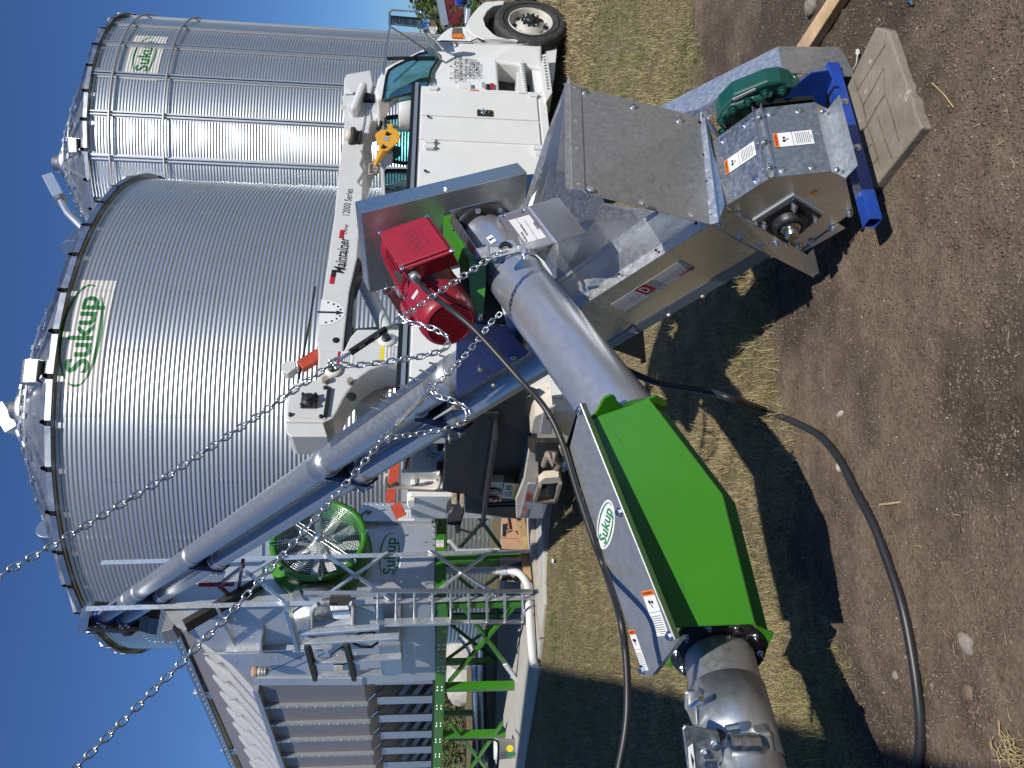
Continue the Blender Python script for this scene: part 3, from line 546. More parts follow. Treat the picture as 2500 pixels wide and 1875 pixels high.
# cabinets
l0, l1 = -1.47, -6.1; cz0, cz1 = .50, 1.90
MB().prism([T(l0, .0, .38), T(l1, .0, .38), T(l1, .0, 1.93), T(l0, .0, 1.93)], TIN*.62).build('cabinet', 'white_paint', truck, .012)
MB().prism([T(l0, 1.83, .38), T(l1, 1.83, .38), T(l1, 1.83, 1.93), T(l0, 1.83, 1.93)], TIN*.62).build('far_cabinet', 'white_paint', truck, .012)
for a, b_ in ((-1.55, -2.045), (-2.06, -2.47), (-2.68, -3.3), (-3.315, -3.9), (-4.1, -5.0), (-5.02, -5.95)):
    d = MB().prism([T(a, -.022, cz0), T(b_, -.022, cz0), T(b_, -.022, cz1), T(a, -.022, cz1)], TIN*.025).build('cabinet_door', 'white_paint', truck, .006)
hk = tp(*zm(*TB, [(1300, 935)])[0], -.03); h_ = MB(); h_.box(hk, HD*.055, Z3*.095, TIN*.012); h_ = h_.build('latch_plate', 'iron', truck, .02, 3)
MB().lathe(hk+TN*.012+Z3*.02, TN, [(.036, 0), (.036, .012), (.02, .016), (0, .016)], 20).cyl(hk+TN*.02+HD*.05+Z3*.02, hk+TN*.02-HD*.05+Z3*.02, .008).cyl(hk+TN*.012-Z3*.055, hk+TN*.03-Z3*.055, .014).build('latch', 'chrome', h_)
for x, y in zm(*TB, [(870, 735), (1700, 790), (845, 1170), (1735, 1225), (842, 1215), (1755, 1275)]):
    p = tp(x, y, -.03); q = MB(); q.box(p, HD*.03, Z3*.05, TIN*.018); q.cyl(p-Z3*.06+TN*.012, p+Z3*.06+TN*.012, .014); q.box(p+HD*.07*(1 if y < 1000 else -1)*0+TIN*.01-Z3*.0+HD*.05, HD*.02, Z3*.06, TIN*.006); q.build('hinge', 'plastic_white', truck, .005)
for x, y in zm(*TB, [(830, 960), (805, 1410)]): MB().cyl(tp(x, y, -.02), tp(x, y, -.06), .014).build('bumper_knob', 'black', truck)
MB().prism([T(l0+.02, -.01, 1.93), T(l1, -.01, 1.93), T(l1, -.01, 2.03), T(l0+.02, -.01, 2.03)], TIN*.2).build('top_rail', 'black', truck, .006)
MB().prism([T(l0+.02, -.03, 1.945), T(l1, -.03, 1.945), T(l1, -.03, 1.985), T(l0+.02, -.03, 1.985)], TIN*.02).build('rail_trim', 'aluminium', truck)
MB().prism([T(l0, -.012, .38), T(l1, -.012, .38), T(l1, -.012, .47), T(l0, -.012, .47)], TIN*.02).build('sill', 'white_paint', truck, .004)
MB().lathe(tp(*zm(*TB, [(705, 930)])[0], .35)-Z3*.02, Z3, [(0, .19), (.19, .19), (.2, .17), (.2, -.14), (0, -.14)], 32).build('vent_drum', 'plastic_white', truck)
# steps and tank
for pts, s in (([(1395, 500+330*0)], 0),): pass
def step(pts, s, th, nm): MB().prism([tp(x, y, s) for x, y in zm(*TC, pts)], TIN*th).build(nm, 'plastic_white', truck, .008)
step([(1385, 820), (1430, 815), (1485, 1250), (1350, 1250), (1335, 965), (1380, 960)], -.02, .25, 'step')
step([(1700, 725), (1750, 725), (1818, 1245), (1730, 1390), (1700, 1250), (1655, 905)], -.04, .3, 'step')
step([(1535, 920), (1700, 915), (1740, 1280), (1570, 1255)], .08, .3, 'battery_box')
step([(1690, 618), (1860, 622), (1882, 650), (1840, 1070), (1800, 1090), (1720, 720)], .1, .45, 'fuel_tank')
k = MB()
for i in range(12):
    f = i/12; p = tp(*zm(*TC, [(1395+60*f, 860+380*f)])[0], -.03); k.cyl(p, p+TN*.012, .016, 8)
    p = tp(*zm(*TC, [(1690+60*f, 760+470*f)])[0], -.05); k.cyl(p, p+TN*.012, .016, 8)
k.build('step_tread', 'plastic_white', truck)
# wheels
def wheel(l, s, dual=False):
    o = T(l, s, .49); ty = MB().lathe(o, TN, [(.30, .0), (.345, .02), (.44, .035), (.475, .02), (.49, -.02), (.49, -.23), (.475, -.27), (.33, -.27)], 56).build('tyre', 'rubber', truck)
    gr_ = MB()
    for q in (-.06, -.11, -.16, -.21): gr_.ring(o+TN*q, TN, .491, .005, 56, 6)
    gr_.ring(o+TN*.036, TN, .38, .004, 56, 6); gr_.build('tread', 'black', ty)
    wl = MB().lathe(o, TN, [(.305, .0), (.30, .02), (.285, .01), (.275, -.05), (.245, -.085), (.17, -.06), (.14, .0), (.1, .01), (0, .01)], 48).build('wheel', 'wheel_paint', truck)
    hl = MB(); nb = MB()
    u, v = perp(TN)
    for i in range(8):
        a = 2*math.pi*i/8; e = math.cos(a)*u+math.sin(a)*v; hl.lathe(o+e*.212-TN*.068, TN, [(.031, .012), (.031, -.02)], 14); hl.cyl(o+e*.212-TN*.09, o+e*.212-TN*.058, .031, 14)
    for i in range(10): a = 2*math.pi*(i+.5)/10; e = math.cos(a)*u+math.sin(a)*v; nb.cyl(o+e*.115, o+e*.115+TN*.05, .017, 6, smooth=False)
    nb.lathe(o, TN, [(.085, .01), (.08, .05), (.06, .07), (0, .07)], 24); hl.build('vent_holes', 'black', wl); nb.build('lug_nuts', 'iron', wl)
wheel(0, -.02); wheel(0, 2.35+.0); wheel(-4.6, .2); wheel(-4.6, 2.3)
MB().beam(T(-.3, .8, .55), T(-6.0, .8, .55), .1, .22).beam(T(-.3, 1.6, .55), T(-6.0, 1.6, .55), .1, .22).beam(T(0, .1, .49), T(0, 2.2, .49), .1, .1).beam(T(-4.6, .1, .49), T(-4.6, 2.2, .49), .14, .14).build('chassis', 'black', truck)
MB().prism([T(-1.2, .3, .42), T(-6, .3, .42), T(-6, 2.15, .42), T(-1.2, 2.15, .42)], Z3*.12).build('underbody', 'black', truck)
MB().prism([T(.75, .0, .35), T(.86, .0, .35), T(.86, 2.3, .35), T(.75, 2.3, .35)], Z3*.3).build('front_bumper', 'black_plate', truck, .02)
# tail
def tq(name, pts, m, l=-6.13, th=.03, bev=0., par=None): return MB().prism([ttail(x, y, l) for x, y in zm(*TG, pts)], HD*th).build(name, m, par or truck, bev)
tq('work_bench', [(545, 170), (900, -60), (1210, -60), (1040, 1000), (1000, 1190), (775, 1165), (795, 950), (500, 905), (520, 700)], 'black_plate', -6.13, .12, .01)
tq('bench_recess', [(880, 60), (960, -10), (1060, 0), (1108, 35), (1040, 500), (950, 960), (805, 950), (850, 500)], 'st_black', -6.14, .01)
tq('rear_panel', [(1190, -60), (1680, -300), (1560, 400), (1500, 760), (1400, 1010), (1005, 1150), (1050, 800)], 'black', -6.115, .014)
tq('rear_panel', [(880, -300), (1250, -500), (1680, -330), (1190, -50), (880, 10)], 'black', -6.115, .014)
MB().prism([T(-6.13, .1, 1.10), T(-6.13, 2.15, 1.10), T(-6.33, 2.15, 1.10), T(-6.33, .1, 1.10)], Z3*.035).build('bench_lip', 'black_plate', truck, .004)
tq('rear_panel', [(1000, 1060), (1430, 1040), (1440, 1245), (985, 1180)], 'black_plate', -6.125, .012)
tq('far_body_side', [(0, 670), (470, 680), (500, 900), (600, 940), (605, 1050), (0, 1030)], 'white_paint', -5.9, .04)
tq('side_rail_end', [(1000, 1100), (1400, 1090), (1420, 1240), (1010, 1170)], 'st_black', -6.14, .4)
tq('bumper', [(1560, 400), (1690, 470), (1680, 820), (1560, 1230), (1410, 1235), (1400, 1010), (1500, 760)], 'cream_paint', -6.28, .3, .012)
tq('bumper', [(1640, -20), (1860, -120), (1840, 205), (1690, 205), (1580, 190), (1610, 40)], 'cream_paint', -6.28, .3, .012)
rs = tq('bumper_face', [(1545, 820), (1570, 810), (1660, 815), (1665, 830), (1565, 1225), (1450, 1225)], 'st_grey', -6.30, .02, .006)
tq('bumper_face', [(1745, -80), (1890, -150), (1840, 205), (1700, 200)], 'st_grey', -6.30, .02, .006)
for pts in ([(1540, 938), (1598, 940), (1578, 1032), (1518, 1028)], [(1492, 1122), (1546, 1124), (1528, 1208), (1475, 1206)], [(1780, -60), (1845, -80), (1830, 30), (1775, 20)]): tq('red_reflector', pts, 'red_lens', -6.325, .01)
bx = tq('lamp_box', [(1055, 790), (1258, 792), (1222, 1035), (1020, 1025)], 'plastic_white', -6.2, .12, .008)
for x, y, m in ((1130, 893, 'st_grey'), (1118, 990, 'red_lens')):
    p = ttail(*zm(*TG, [(x, y)])[0], -6.2); MB().lathe(p, -HD, [(.068, 0), (.068, .012), (.055, .02), (0, .022)], 28).build('tail_lamp', m, bx); MB().ring(p-HD*.012, HD, .072, .008, 28, 6).build('lamp_ring', 'black', bx)
pl = tq('licence_plate', [(1265, 800), (1445, 815), (1400, 1000), (1232, 985)], 'plastic_white', -6.22, .008, 0)
tq('plate_band', [(1395, 812), (1428, 815), (1385, 998), (1352, 994)], 'yellow', -6.224, .003, 0, pl)
pc = ttail(*zm(*TG, [(1322, 900)])[0], -6.226); k = MB(); text(k, 'LCL 459', pc, -TIN, Z3, .1, .008, fit=.27); k.build('plate_lettering', 'st_black', pl)
for x, y in ((1396, 185), (1368, 306), (1348, 427)):
    p = ttail(*zm(*TG, [(x, y)])[0], -6.05); MB().lathe(p, -HD, [(.045, -.03), (.045, .01), (.03, .02), (0, .02)], 20).build('marker_lamp', 'red_lens', truck)
for pts in ([(1250, 110), (1348, 112), (1320, 270), (1228, 265)], [(1205, 390), (1298, 400), (1278, 550), (1180, 548)], [(1195, 645), (1335, 645), (1320, 765), (1185, 760)], [(1402, 333), (1467, 335), (1455, 400), (1395, 398)]): tq('socket_plate', pts, 'st_grey', -6.06, .03, .008)
ht = tq('hitch_plate', [(1655, 300), (1960, 300), (1950, 410), (1900, 560), (1645, 545), (1640, 400)], 'black_plate', -6.3, .05, .01)
q = MB(); a = [ttail(*zm(*TG, [c_])[0], -6.42) for c_ in ((1750, 580), (1800, 440), (1880, 440), (1890, 520), (1950, 560), (1900, 625))]; q.tube(a, .03, 10); q.tube([a[1], a[2]-HD*.12+Z3*.03, a[2]], .028, 8); q.build('pintle_hook', 'grimy_iron', truck)
q = MB(); a = [ttail(*zm(*TG, [c_])[0], -6.40) for c_ in ((1960, 350), (1990, 440), (2020, 560), (1990, 640), (2060, 600))]; q.tube(a, .024, 10); q.build('hitch_jaw', 'grimy_iron', truck)
st = tq('bumper_step', [(1680, 800), (1750, 740), (1935, 722), (1965, 760), (1950, 800), (1700, 820)], 'cream_paint', -6.35, .08, .008)
q = MB()
for a_, b_ in (((1950, 780), (1890, 1010)), ((1700, 815), (1635, 1000)), ((1635, 1005), (1880, 1015))): q.beam(ttail(*zm(*TG, [a_])[0], -6.35), ttail(*zm(*TG, [b_])[0], -6.35), .03, .07, HD)
q.build('step_bracket', 'grimy_iron', truck)
tq('mud_flap', [(1600, 1010), (1880, 1000), (1870, 1150), (1860, 1190), (1570, 1190)], 'rubber', -5.3, .02)
MB().prism([T(-5.5, .1, .25), T(-5.5, .6, .25), T(-5.5, .6, 1.0), T(-5.5, .1, 1.0)], -HD*.02).build('mud_flap', 'rubber', truck)
# red lettering on the far side panel
k = MB(); pc = ttail(*zm(*TG, [(342, 810)])[0], -5.945); text(k, 'n Ltd.', pc, -TIN, Z3, .16, .0, fit=.16); k.build('red_lettering', 'st_red', truck)
# handrail
q = MB(); q.tube([ttail(*zm(*TG, [c_])[0], -6.05) for c_ in ((-190, 700), (-200, 800), (-150, 850), (400, 870), (450, 850), (475, 790), (480, 700), (450, 685))], .022, 10); q.build('handrail', 'cream_paint', truck)
# orange rack along the far side
q = MB(); q.beam(W(1000, 880, 8.7), W(952, 1225, 8.9), .07, .11); q.beam(W(905, 640, 8.8), W(1010, 800, 8.7), .05, .1); q.build('rack_rail', 'orange_paint', truck, .004)
q = MB(); q.beam(W(965, 1230, 8.5), W(980, 1262, 8.5), .06, .12); q.build('rack_hook', 'orange_paint', truck)
q = MB()
for y in (1050, 1180): p = W(966, y, 8.45); q.lathe(p, -HD, [(.035, 0), (.04, .02), (.02, .02)], 16)
q.build('rack_pins', 'iron', truck)
MB().prism([W(x, y, 8.9) for x, y in ((1040, 640), (1046, 870), (1000, 1080), (985, 1160), (1052, 1170), (1085, 1000), (1090, 640))], HD*.8).build('bed_floor', 'black', truck)
MB().beam(W(1082, 960, 8.2), W(1076, 1215, 8.5), .06, .10).build('bed_edge', 'black_plate', truck, .01)
lamp = MB().prism([W(x, y, 8.3) for x, y in zm(*TG, [(72, 1010), (165, 1000), (175, 1080), (150, 1120), (85, 1130), (60, 1080)])], HD*.14).build('work_lamp', 'plastic_white', truck, .02)
MB().prism([W(x, y, 8.29) for x, y in zm(*TG, [(80, 1018), (158, 1010), (165, 1078), (92, 1098)])], -HD*.012).build('lens', 'st_grey', lamp)
MB().beam(W(993, 1225, 8.35), W(1020, 1195, 8.35), .025, .025).beam(W(1020, 1195, 8.35), W(1012, 1160, 8.4), .025, .025).build('lamp_arm', 'grimy_iron', truck)
# crane
CS = .5
crane = thing('truck_crane', 'pale grey folding crane boom laid along the top of the service truck', 'crane', T(-5.2, .9, 2.0))
def ct(name, pts, m, s=CS, th=.3, bev=.012, par=None): return MB().prism([tp(x, y, s) for x, y in pts], TIN*th).build(name, m, par or crane, bev)
boomp = [(835, 232), (899, 230), (922, 252), (924, 275), (919, 293), (907, 295), (900, 325), (887, 357), (886, 468), (872, 629), (853, 713), (843, 800), (836, 862), (777, 862), (772, 830), (783, 750), (800, 641), (817, 520), (828, 400), (834, 365), (842, 289), (838, 270)]
ct('boom', boomp, 'crane_paint', CS, .34, .015)
ct('boom_slot', [(876, 628), (868, 640), (842, 798), (845, 850), (858, 850), (862, 700), (882, 640)], 'iron', CS+.02, .25, 0)
ct('boom_tip', [(840, 190), (846, 180), (905, 170), (912, 205), (905, 232), (838, 235)], 'crane_paint', CS+.1, .2, .02)
ct('tip_pin', [(840, 213), (848, 209), (856, 216), (862, 228), (842, 228)], 'plastic_white', CS-.01, .1, .008)
ct('arm', [(777, 856), (774, 925), (716, 935), (706, 950), (698, 985), (697, 1026), (705, 1030), (789, 1031), (812, 1022), (826, 1000), (838, 975), (851, 955), (880, 920), (905, 902), (940, 889), (996, 884), (1060, 880), (1114, 876), (1115, 803), (995, 803), (872, 803), (855, 822), (839, 856)], 'crane_paint', CS-.06, .42, .02)
MB().prism([tp(x, y, CS-.05) for x, y in ((697, 1026), (705, 1032), (789, 1033), (800, 1066), (712, 1066), (700, 1058))], TIN*.36).build('arm_end', 'crane_paint', crane, .01)
ct('cover_plate', zm(*TF_, [(600, 785), (660, 800), (690, 835), (660, 1090), (630, 1095), (360, 1075), (340, 1050), (360, 900), (420, 795)]), 'crane_paint', CS-.075, .02, .006)
def knob(name, x, y, r, h, m, s=CS-.07, hexr=0, par=None):
    p = tp(*zm(*TF_, [(x, y)])[0], s); q = MB(); q.lathe(p, TN, [(r, 0), (r, h*.5), (r*.8, h), (0, h)], 24)
    if hexr: q.cyl(p+TN*h, p+TN*(h+.03), hexr, 6, smooth=False)
    return q.build(name, m, par or crane)
knob('pivot_boss', 722, 690, .085, .03, 'plastic_white'); knob('pivot_bolt', 722, 690, .045, .06, 'iron'); knob('pivot_boss', 1163, 440, .085, .03, 'plastic_white'); knob('pivot_bolt', 1163, 440, .05, .05, 'iron', hexr=.035)
for x, y in ((660, 780), (865, 790)): knob('hex_bolt', x, y, .035, .02, 'grimy_iron', hexr=.032)
for x, y in ((657, 840), (370, 1063), (622, 1078)): knob('cover_bolt', x, y, .02, .03, 'iron')
kp = tp(*zm(*TF_, [(525, 950)])[0], CS-.08); q = MB(); q.box(kp, HD*.075, Z3*.075, TIN*.015); q.lathe(kp, TN, [(.075, .0), (.07, .05), (.04, .07), (.035, .1), (0, .1)], 24)
for a, c_ in ((1, 1), (1, -1), (-1, 1), (-1, -1)): q.cyl(kp+HD*.058*a+Z3*.058*c_, kp+HD*.058*a+Z3*.058*c_+TN*.05, .018, 6, smooth=False)
q.build('flange_bearing', 'iron', crane, .004)
MB().beam(tp(*zm(*TF_, [(690, 840)])[0], CS-.075), tp(*zm(*TF_, [(655, 1075)])[0], CS-.075), .03, .04, TN).build('cover_lip', 'black', crane)
knob('boom_hole', 745, 442, .035, .004, 'black', CS-.005); knob('boom_hole', 872, 910, .05, .004, 'black', CS-.066)
MB().prism([tp(x, y, CS+.45) for x, y in ((866, 800), (990, 790), (990, 880), (940, 895), (935, 990), (865, 985), (862, 900))], TIN*.5).build('pedestal', 'cream_paint', crane, .02)
MB().tube([W(868, 640, 9.0), W(893, 700, 8.7), W(945, 810, 8.2)], .085, 20).build('hydraulic_cylinder', 'crane_paint', crane)
MB().prism([tp(x, y, CS+.1) for x, y in ((1005, 806), (1140, 806), (1140, 870), (1005, 872))], TIN*.5).build('mast', 'crane_paint', crane, .02)
hr = MB(); hp = [tp(*p, CS-.02) for p in zm(*TE, [(1140, 980), (1110, 1090), (1090, 1310), (1060, 1560)])]; hr.tube(hp, .008, 6); hr.build('cable', 'black', crane)
hr = MB()
for pts in ([(470, 535), (440, 760), (410, 900)], [(500, 545), (530, 700), (500, 860), (520, 880)], [(400, 1080), (425, 1160), (390, 1270), (440, 1350), (355, 1480), (440, 1560)]): hr.tube([tp(*p, CS-.015) for p in zm(*TD, pts)], .007, 6)
hr.build('cable', 'st_grey', crane)
k = MB(); B0 = tp(*zm(*TE, [(1035, 385)])[0], CS-.003)
text(k, '12000 Series', B0, unit(tp(850, 480, CS)*-1+tp(860, 410, CS)), Z3, .115, .003, fit=np.linalg.norm(tp(*zm(*TE, [(1060, 250)])[0], CS)-tp(*zm(*TE, [(1000, 515)])[0], CS)))
A_ = tp(*zm(*TE, [(945, 1110)])[0], CS); B_ = tp(*zm(*TE, [(1000, 745)])[0], CS); bd = unit(B_-A_); bu = np.cross(TN, bd); bu = bu if bu[2] > 0 else -bu
text(k, 'Maintainer', (A_+B_)/2+TN*.004, bd, bu, .165, .012, fit=np.linalg.norm(B_-A_), shear=.2)
A2 = tp(*zm(*TE, [(890, 1110)])[0], CS)+TN*.004; quad(k, A2+bd*.0, bd, bu, .10, .05)
text(k, 'Cranes', tp(*zm(*TE, [(1010, 665)])[0], CS)+TN*.004, bd, bu, .06, 0, fit=.15, shear=.3); text(k, 'Sheldon, Iowa', tp(*zm(*TE, [(1015, 950)])[0], CS)+TN*.004, bd, bu, .05, 0, fit=.38)
k.build('lettering', 'st_black', crane)
k = MB(); quad(k, tp(*zm(*TE, [(877, 1170)])[0], CS)+TN*.004, bd, bu, .13, .05); k.build('red_dash', 'st_red', crane); quad(MB(), tp(*zm(*TE, [(973, 712)])[0], CS)+TN*.004, bd, bu, .13, .05).build('red_dash', 'st_red', crane)
k = MB(); gd = tp(*zm(*TF_, [(700, 215)])[0], CS)+TN*.003; k.add([gd+Z3*.11-0*HD]+[gd+Z3*.11+ (HD*math.cos(a)*.17+Z3*math.sin(a)*.26) for a in np.linspace(R_(180), R_(360), 20)], [tuple(range(21))]); k.build('angle_scale', 'st_white', crane)
k = MB(); k.beam(gd+Z3*.13+TN*.004, gd-Z3*.1+TN*.004, .02, .006, TN); k.add([gd-Z3*.14+TN*.004, gd-Z3*.06+HD*.03+TN*.004, gd-Z3*.06-HD*.03+TN*.004], [(0, 1, 2)])
for a in np.linspace(R_(200), R_(340), 9): quad(k, gd+Z3*.11+HD*math.cos(a)*.14+Z3*math.sin(a)*.22+TN*.003, HD, Z3, .02, .02)
k.build('angle_pointer', 'iron', crane)
# decals
def decal(x, y, w_, h_, m, band=None, s=CS-.062, rows=4):
    p = tp(x, y, s)+TN*.003; k = MB(); quad(k, p, HD, Z3, w_, h_); k.build('decal', 'st_white', crane); k = MB()
    if band: quad(k, p+TN*.002+Z3*h_*.42, HD, Z3, w_, h_*.18); k.build('decal_band', band, crane)
    k = MB()
    for i in range(rows): quad(k, p+TN*.002+Z3*h_*(.2-.62*i/rows), HD, Z3, w_*.75, h_*.06)
    k.build('decal_text', 'st_grey', crane)
decal(956, 860, .2, .22, 0, 'yellow'); decal(997, 866, .22, .34, 0); decal(1043, 864, .24, .4, 0, 'st_blue', rows=7); decal(843, 873, .14, .15, 0, 'st_red'); decal(1012, 900, .2, .34, 0, 'yellow', CS+.02, 8); decal(842, 262, .1, .1, 0, 'yellow', CS-.002)
# reel, camera bar, rubber hose on the boom
p = tp(*zm(*TD, [(335, 935)])[0], CS-.01); MB().lathe(p+Z3*.03, unit(Z3*.9+TN*.3), [(0, .04), (.12, .04), (.13, .0), (.1, -.03), (.1, -.06), (.12, -.09), (0, -.09)], 28).build('cable_reel', 'rubber', crane)
MB().lathe(p+Z3*.06+TN*.02, unit(Z3*.9+TN*.3), [(0, .06), (.07, .06), (.07, .0)], 24).build('reel_hub', 'cream_paint', crane)
q = MB(); q.tube([tp(*c_, CS-.03) for c_ in zm(*TD, [(470, 400), (560, 425), (620, 460), (655, 520), (655, 760), (640, 815), (610, 830)])], .022, 10); q.box(tp(*zm(*TD, [(465, 460)])[0], CS-.02), HD*.05, Z3*.14, TIN*.04); q.build('tip_guard', 'black', crane, .004)
for x, y in ((405, 548), (325, 655)): p = tp(*zm(*TD, [(x, y)])[0], CS); MB().lathe(p, TN, [(.05, 0), (.05, .01), (.03, .012), (.03, -.0), (0, -.0)], 20).build('pin_boss', 'plastic_white', crane)
ow = MB().beam(tp(782, 865, CS+.1), tp(733, 896, CS+.1), .08, .12).build('load_cell', 'orange_paint', crane, .006)
MB().prism([tp(x, y, CS+.06) for x, y in zm(*TF_, [(290, 640), (350, 605), (415, 615), (420, 665), (350, 720), (300, 700)])], TIN*.12).build('rope_sheave_guard', 'crane_paint', crane, .012)
MB().tube([tp(770, 700, CS+.15), tp(757, 780, CS+.15), tp(730, 925, CS+.15)], .012, 6).build('hoist_rope', 'iron', crane)
MB().tube([W(795, 1070, 7.6), W(775, 1085, 7.6), W(770, 1110, 7.6)], .055, 12).build('hose_elbow', 'cream_paint', crane)
# hook block hanging at the boom tip
hb = thing('hook_block', 'yellow crane hook block hanging beside the cab rear window', 'hook block', tp(935, 330, CS-.1))
hbp = zm(*TD, [(730, 765), (795, 765), (800, 818), (845, 835), (880, 870), (888, 915), (870, 980), (740, 1090), (640, 1090), (605, 970), (583, 900), (600, 870), (645, 845), (740, 828)])
MB().prism([tp(x, y, CS-.14) for x, y in hbp], TIN*.025).build('cheek_plate', 'yellow_paint', hb, .006); MB().prism([tp(x, y, CS-.03) for x, y in hbp], TIN*.025).build('cheek_plate', 'yellow_paint', hb, .006)
pc = tp(*zm(*TD, [(740, 930)])[0], CS-.09); MB().lathe(pc, TN, [(0, -.03), (.11, -.03), (.12, 0), (.11, .03), (0, .03)], 24).build('sheave', 'iron', hb)
for x, y in ((735, 895), (685, 1055)): MB().bolt(tp(*zm(*TD, [(x, y)])[0], CS-.14), TN, .02, .025).build('bolt', 'iron', hb)
k = MB(); quad(k, tp(*zm(*TD, [(722, 946)])[0], CS-.143), HD, Z3, .07, .065); k.build('name_plate', 'st_grey', hb)
q = MB(); hk_ = [tp(*c_, CS-.09) for c_ in zm(*TD, [(690, 1095), (660, 1130), (630, 1190), (600, 1240), (580, 1290)])]; q.tube(hk_, [.055, .05, .04, .03, .015], 12); q.tube([tp(*c_, CS-.09) for c_ in zm(*TD, [(640, 1120), (720, 1110), (725, 1130)])], .02, 8); q.build('hook', 'yellow_paint', hb)
q = MB(); q.tube([tp(*c_, CS-.06) for c_ in zm(*TD, [(520, 1260), (510, 1385), (590, 1385), (635, 1290), (600, 1262), (520, 1260)])], .018, 8); q.build('link', 'grimy_iron', hb)
q = MB(); q.tube([tp(*c_, CS-.09) for c_ in zm(*TD, [(760, 790), (670, 640)])], .012, 6); q.build('rope', 'iron', hb)
# coil of wires, vise
coil = thing('wire_coil', 'coil of blue and cream electric wire lying in the truck bed', 'wire', W(1060, 1090, 8.3))
for i, (m, n_) in enumerate((('wire_mix', 9), ('wire_cream', 7), ('wire_green', 3))):
    q = MB()
    for j in range(n_):
        cx, cy = 1068+rng.normal(0, 4), 1082+rng.normal(0, 5); rx = 24+rng.uniform(-6, 9); ry = 32+rng.uniform(-7, 12); ph = rng.uniform(-.4, .4); dd = 8.25+rng.normal(0, .02)
        q.tube([W(cx+rx*math.cos(a)*math.cos(ph)-ry*math.sin(a)*math.sin(ph), cy+rx*math.cos(a)*math.sin(ph)+ry*math.sin(a)*math.cos(ph), dd+.06*math.sin(a)) for a in np.linspace(0, 2*math.pi, 29)], .0065, 5, False)
    q.build('wire_loops', m, coil)
vise = thing('bench_vise', 'dark bench vise bolted on the rear corner of the truck', 'vise', W(1120, 1230, 8.2))
MB().prism([W(x, y, 8.25) for x, y in zm(*TG, [(560, 1180), (600, 1160), (615, 1100), (700, 1095), (775, 1080), (770, 1200), (730, 1340), (560, 1320), (548, 1230)])], HD*.16).build('jaw', 'iron', vise, .02)
MB().prism([W(x, y, 8.27) for x, y in zm(*TG, [(610, 1000), (690, 980), (700, 1100), (615, 1105)])], HD*.12).build('anvil', 'grimy_iron', vise, .02)
MB().prism([W(x, y, 8.2) for x, y in zm(*TG, [(725, 950), (775, 950), (775, 1080), (745, 1120), (715, 1060)])], HD*.2).build('swivel_base', 'grimy_iron', vise, .008)
MB().cyl(W(1117, 1285, 8.2), W(1119, 1298, 8.15), .03).build('screw', 'grimy_iron', vise); MB().cyl(W(1118, 1291, 8.15), W(1162, 1304, 8.1), .013, 10).build('handle', 'grimy_iron', vise)
# ---------------------------------------------------------------- grain dryer
DA = unit([-.719, .695, 0]); DIN = unit([.695, .719, 0]); C0 = V3(-2.99, 10.3, 0)      # along the dryer, into it, near corner
def D(a, i, z): return C0+DA*a+DIN*i+Z3*z
def dp(x, y, off=0.): return onp(x, y, C0+DIN*off, -DIN)
def ep(x, y, off=0.): return onp(x, y, C0+DA*off, -DA)
ZO = (600, 1150, 2.949); ZQ = (400, 1500, 3.687); ZR = (700, 1350, 5.53); ZT = (150, 1300, 5.53)
dry = thing('grain_dryer', 'long grey grain dryer with a green ringed fan, standing on a green steel frame', 'grain dryer', D(3, 1.3, .28))
def dd(name, pts, m, off=0., th=.03, bev=0., par=None): return MB().prism([dp(x, y, off) for x, y in pts], DIN*th).build(name, m, par or dry, bev)
def de(name, pts, m, off=0., th=.03, bev=0., par=None): return MB().prism([ep(x, y, off) for x, y in pts], DA*th).build(name, m, par or dry, bev)
AL = 14.
de('end_wall', [(1063, 1271), (870, 1271), (845, 1262), (640, 1300), (560, 1372), (388, 1476), (1063, 1474)], 'dryer_steel', 0, .05, .004)
b = MB(); bumps(b, ep(1058, 1280), ep(1058, 1470), 12, -DA, .012, .006); bumps(b, ep(880, 1276), ep(1050, 1276), 8, -DA, .012, .006)
for x, y in ((905, 1328), (1040, 1325), (1041, 1370), (1040, 1440), (1020, 1410), (1030, 1385)): b.bolt(ep(x, y), -DA, .012, .006)
b.build('wall_bolts', 'zinc', dry)
dd('side_wall', [(400, 1474), (412, 1500), (440, 1530), (535, 1600), (625, 1668), (885, 1672), (1063, 1660), (1063, 1474)], 'dryer_steel', .0, .05, .004)
b = MB(); bumps(b, dp(630, 1660), dp(880, 1664), 9, -DIN, .012, .006)
for x, y in zm(*ZQ, [(635, 45), (735, 155), (795, 210), (685, 100), (955, 380), (1015, 395), (1110, 390), (1210, 385), (840, 270), (650, 430), (1380, 380), (1565, 375), (1728, 352), (1870, 500)]): b.bolt(dp(x, y), -DIN, .012, .006)
b.build('wall_bolts', 'zinc', dry)
MB().prism([dp(625, 1652), dp(885, 1652), dp(885, 1668), dp(625, 1668)], -DIN*.03).build('corner_trim', 'dryer_steel', dry)
k = MB(); a0 = zm(*ZQ, [(575, 335), (1270, 315)]); k.tube([dp(*c_, -.05) for c_ in zm(*ZQ, [(360, 355), (620, 348), (1060, 335), (1480, 315)])], .018, 8); k.build('conduit', 'pvc', dry)
k = MB(); k.beam(dp(*zm(*ZQ, [(560, 330)])[0], -.03), dp(*zm(*ZQ, [(1280, 300)])[0], -.03), .05, .06, DIN); k.build('wall_rail', 'galvanised_bright', dry)
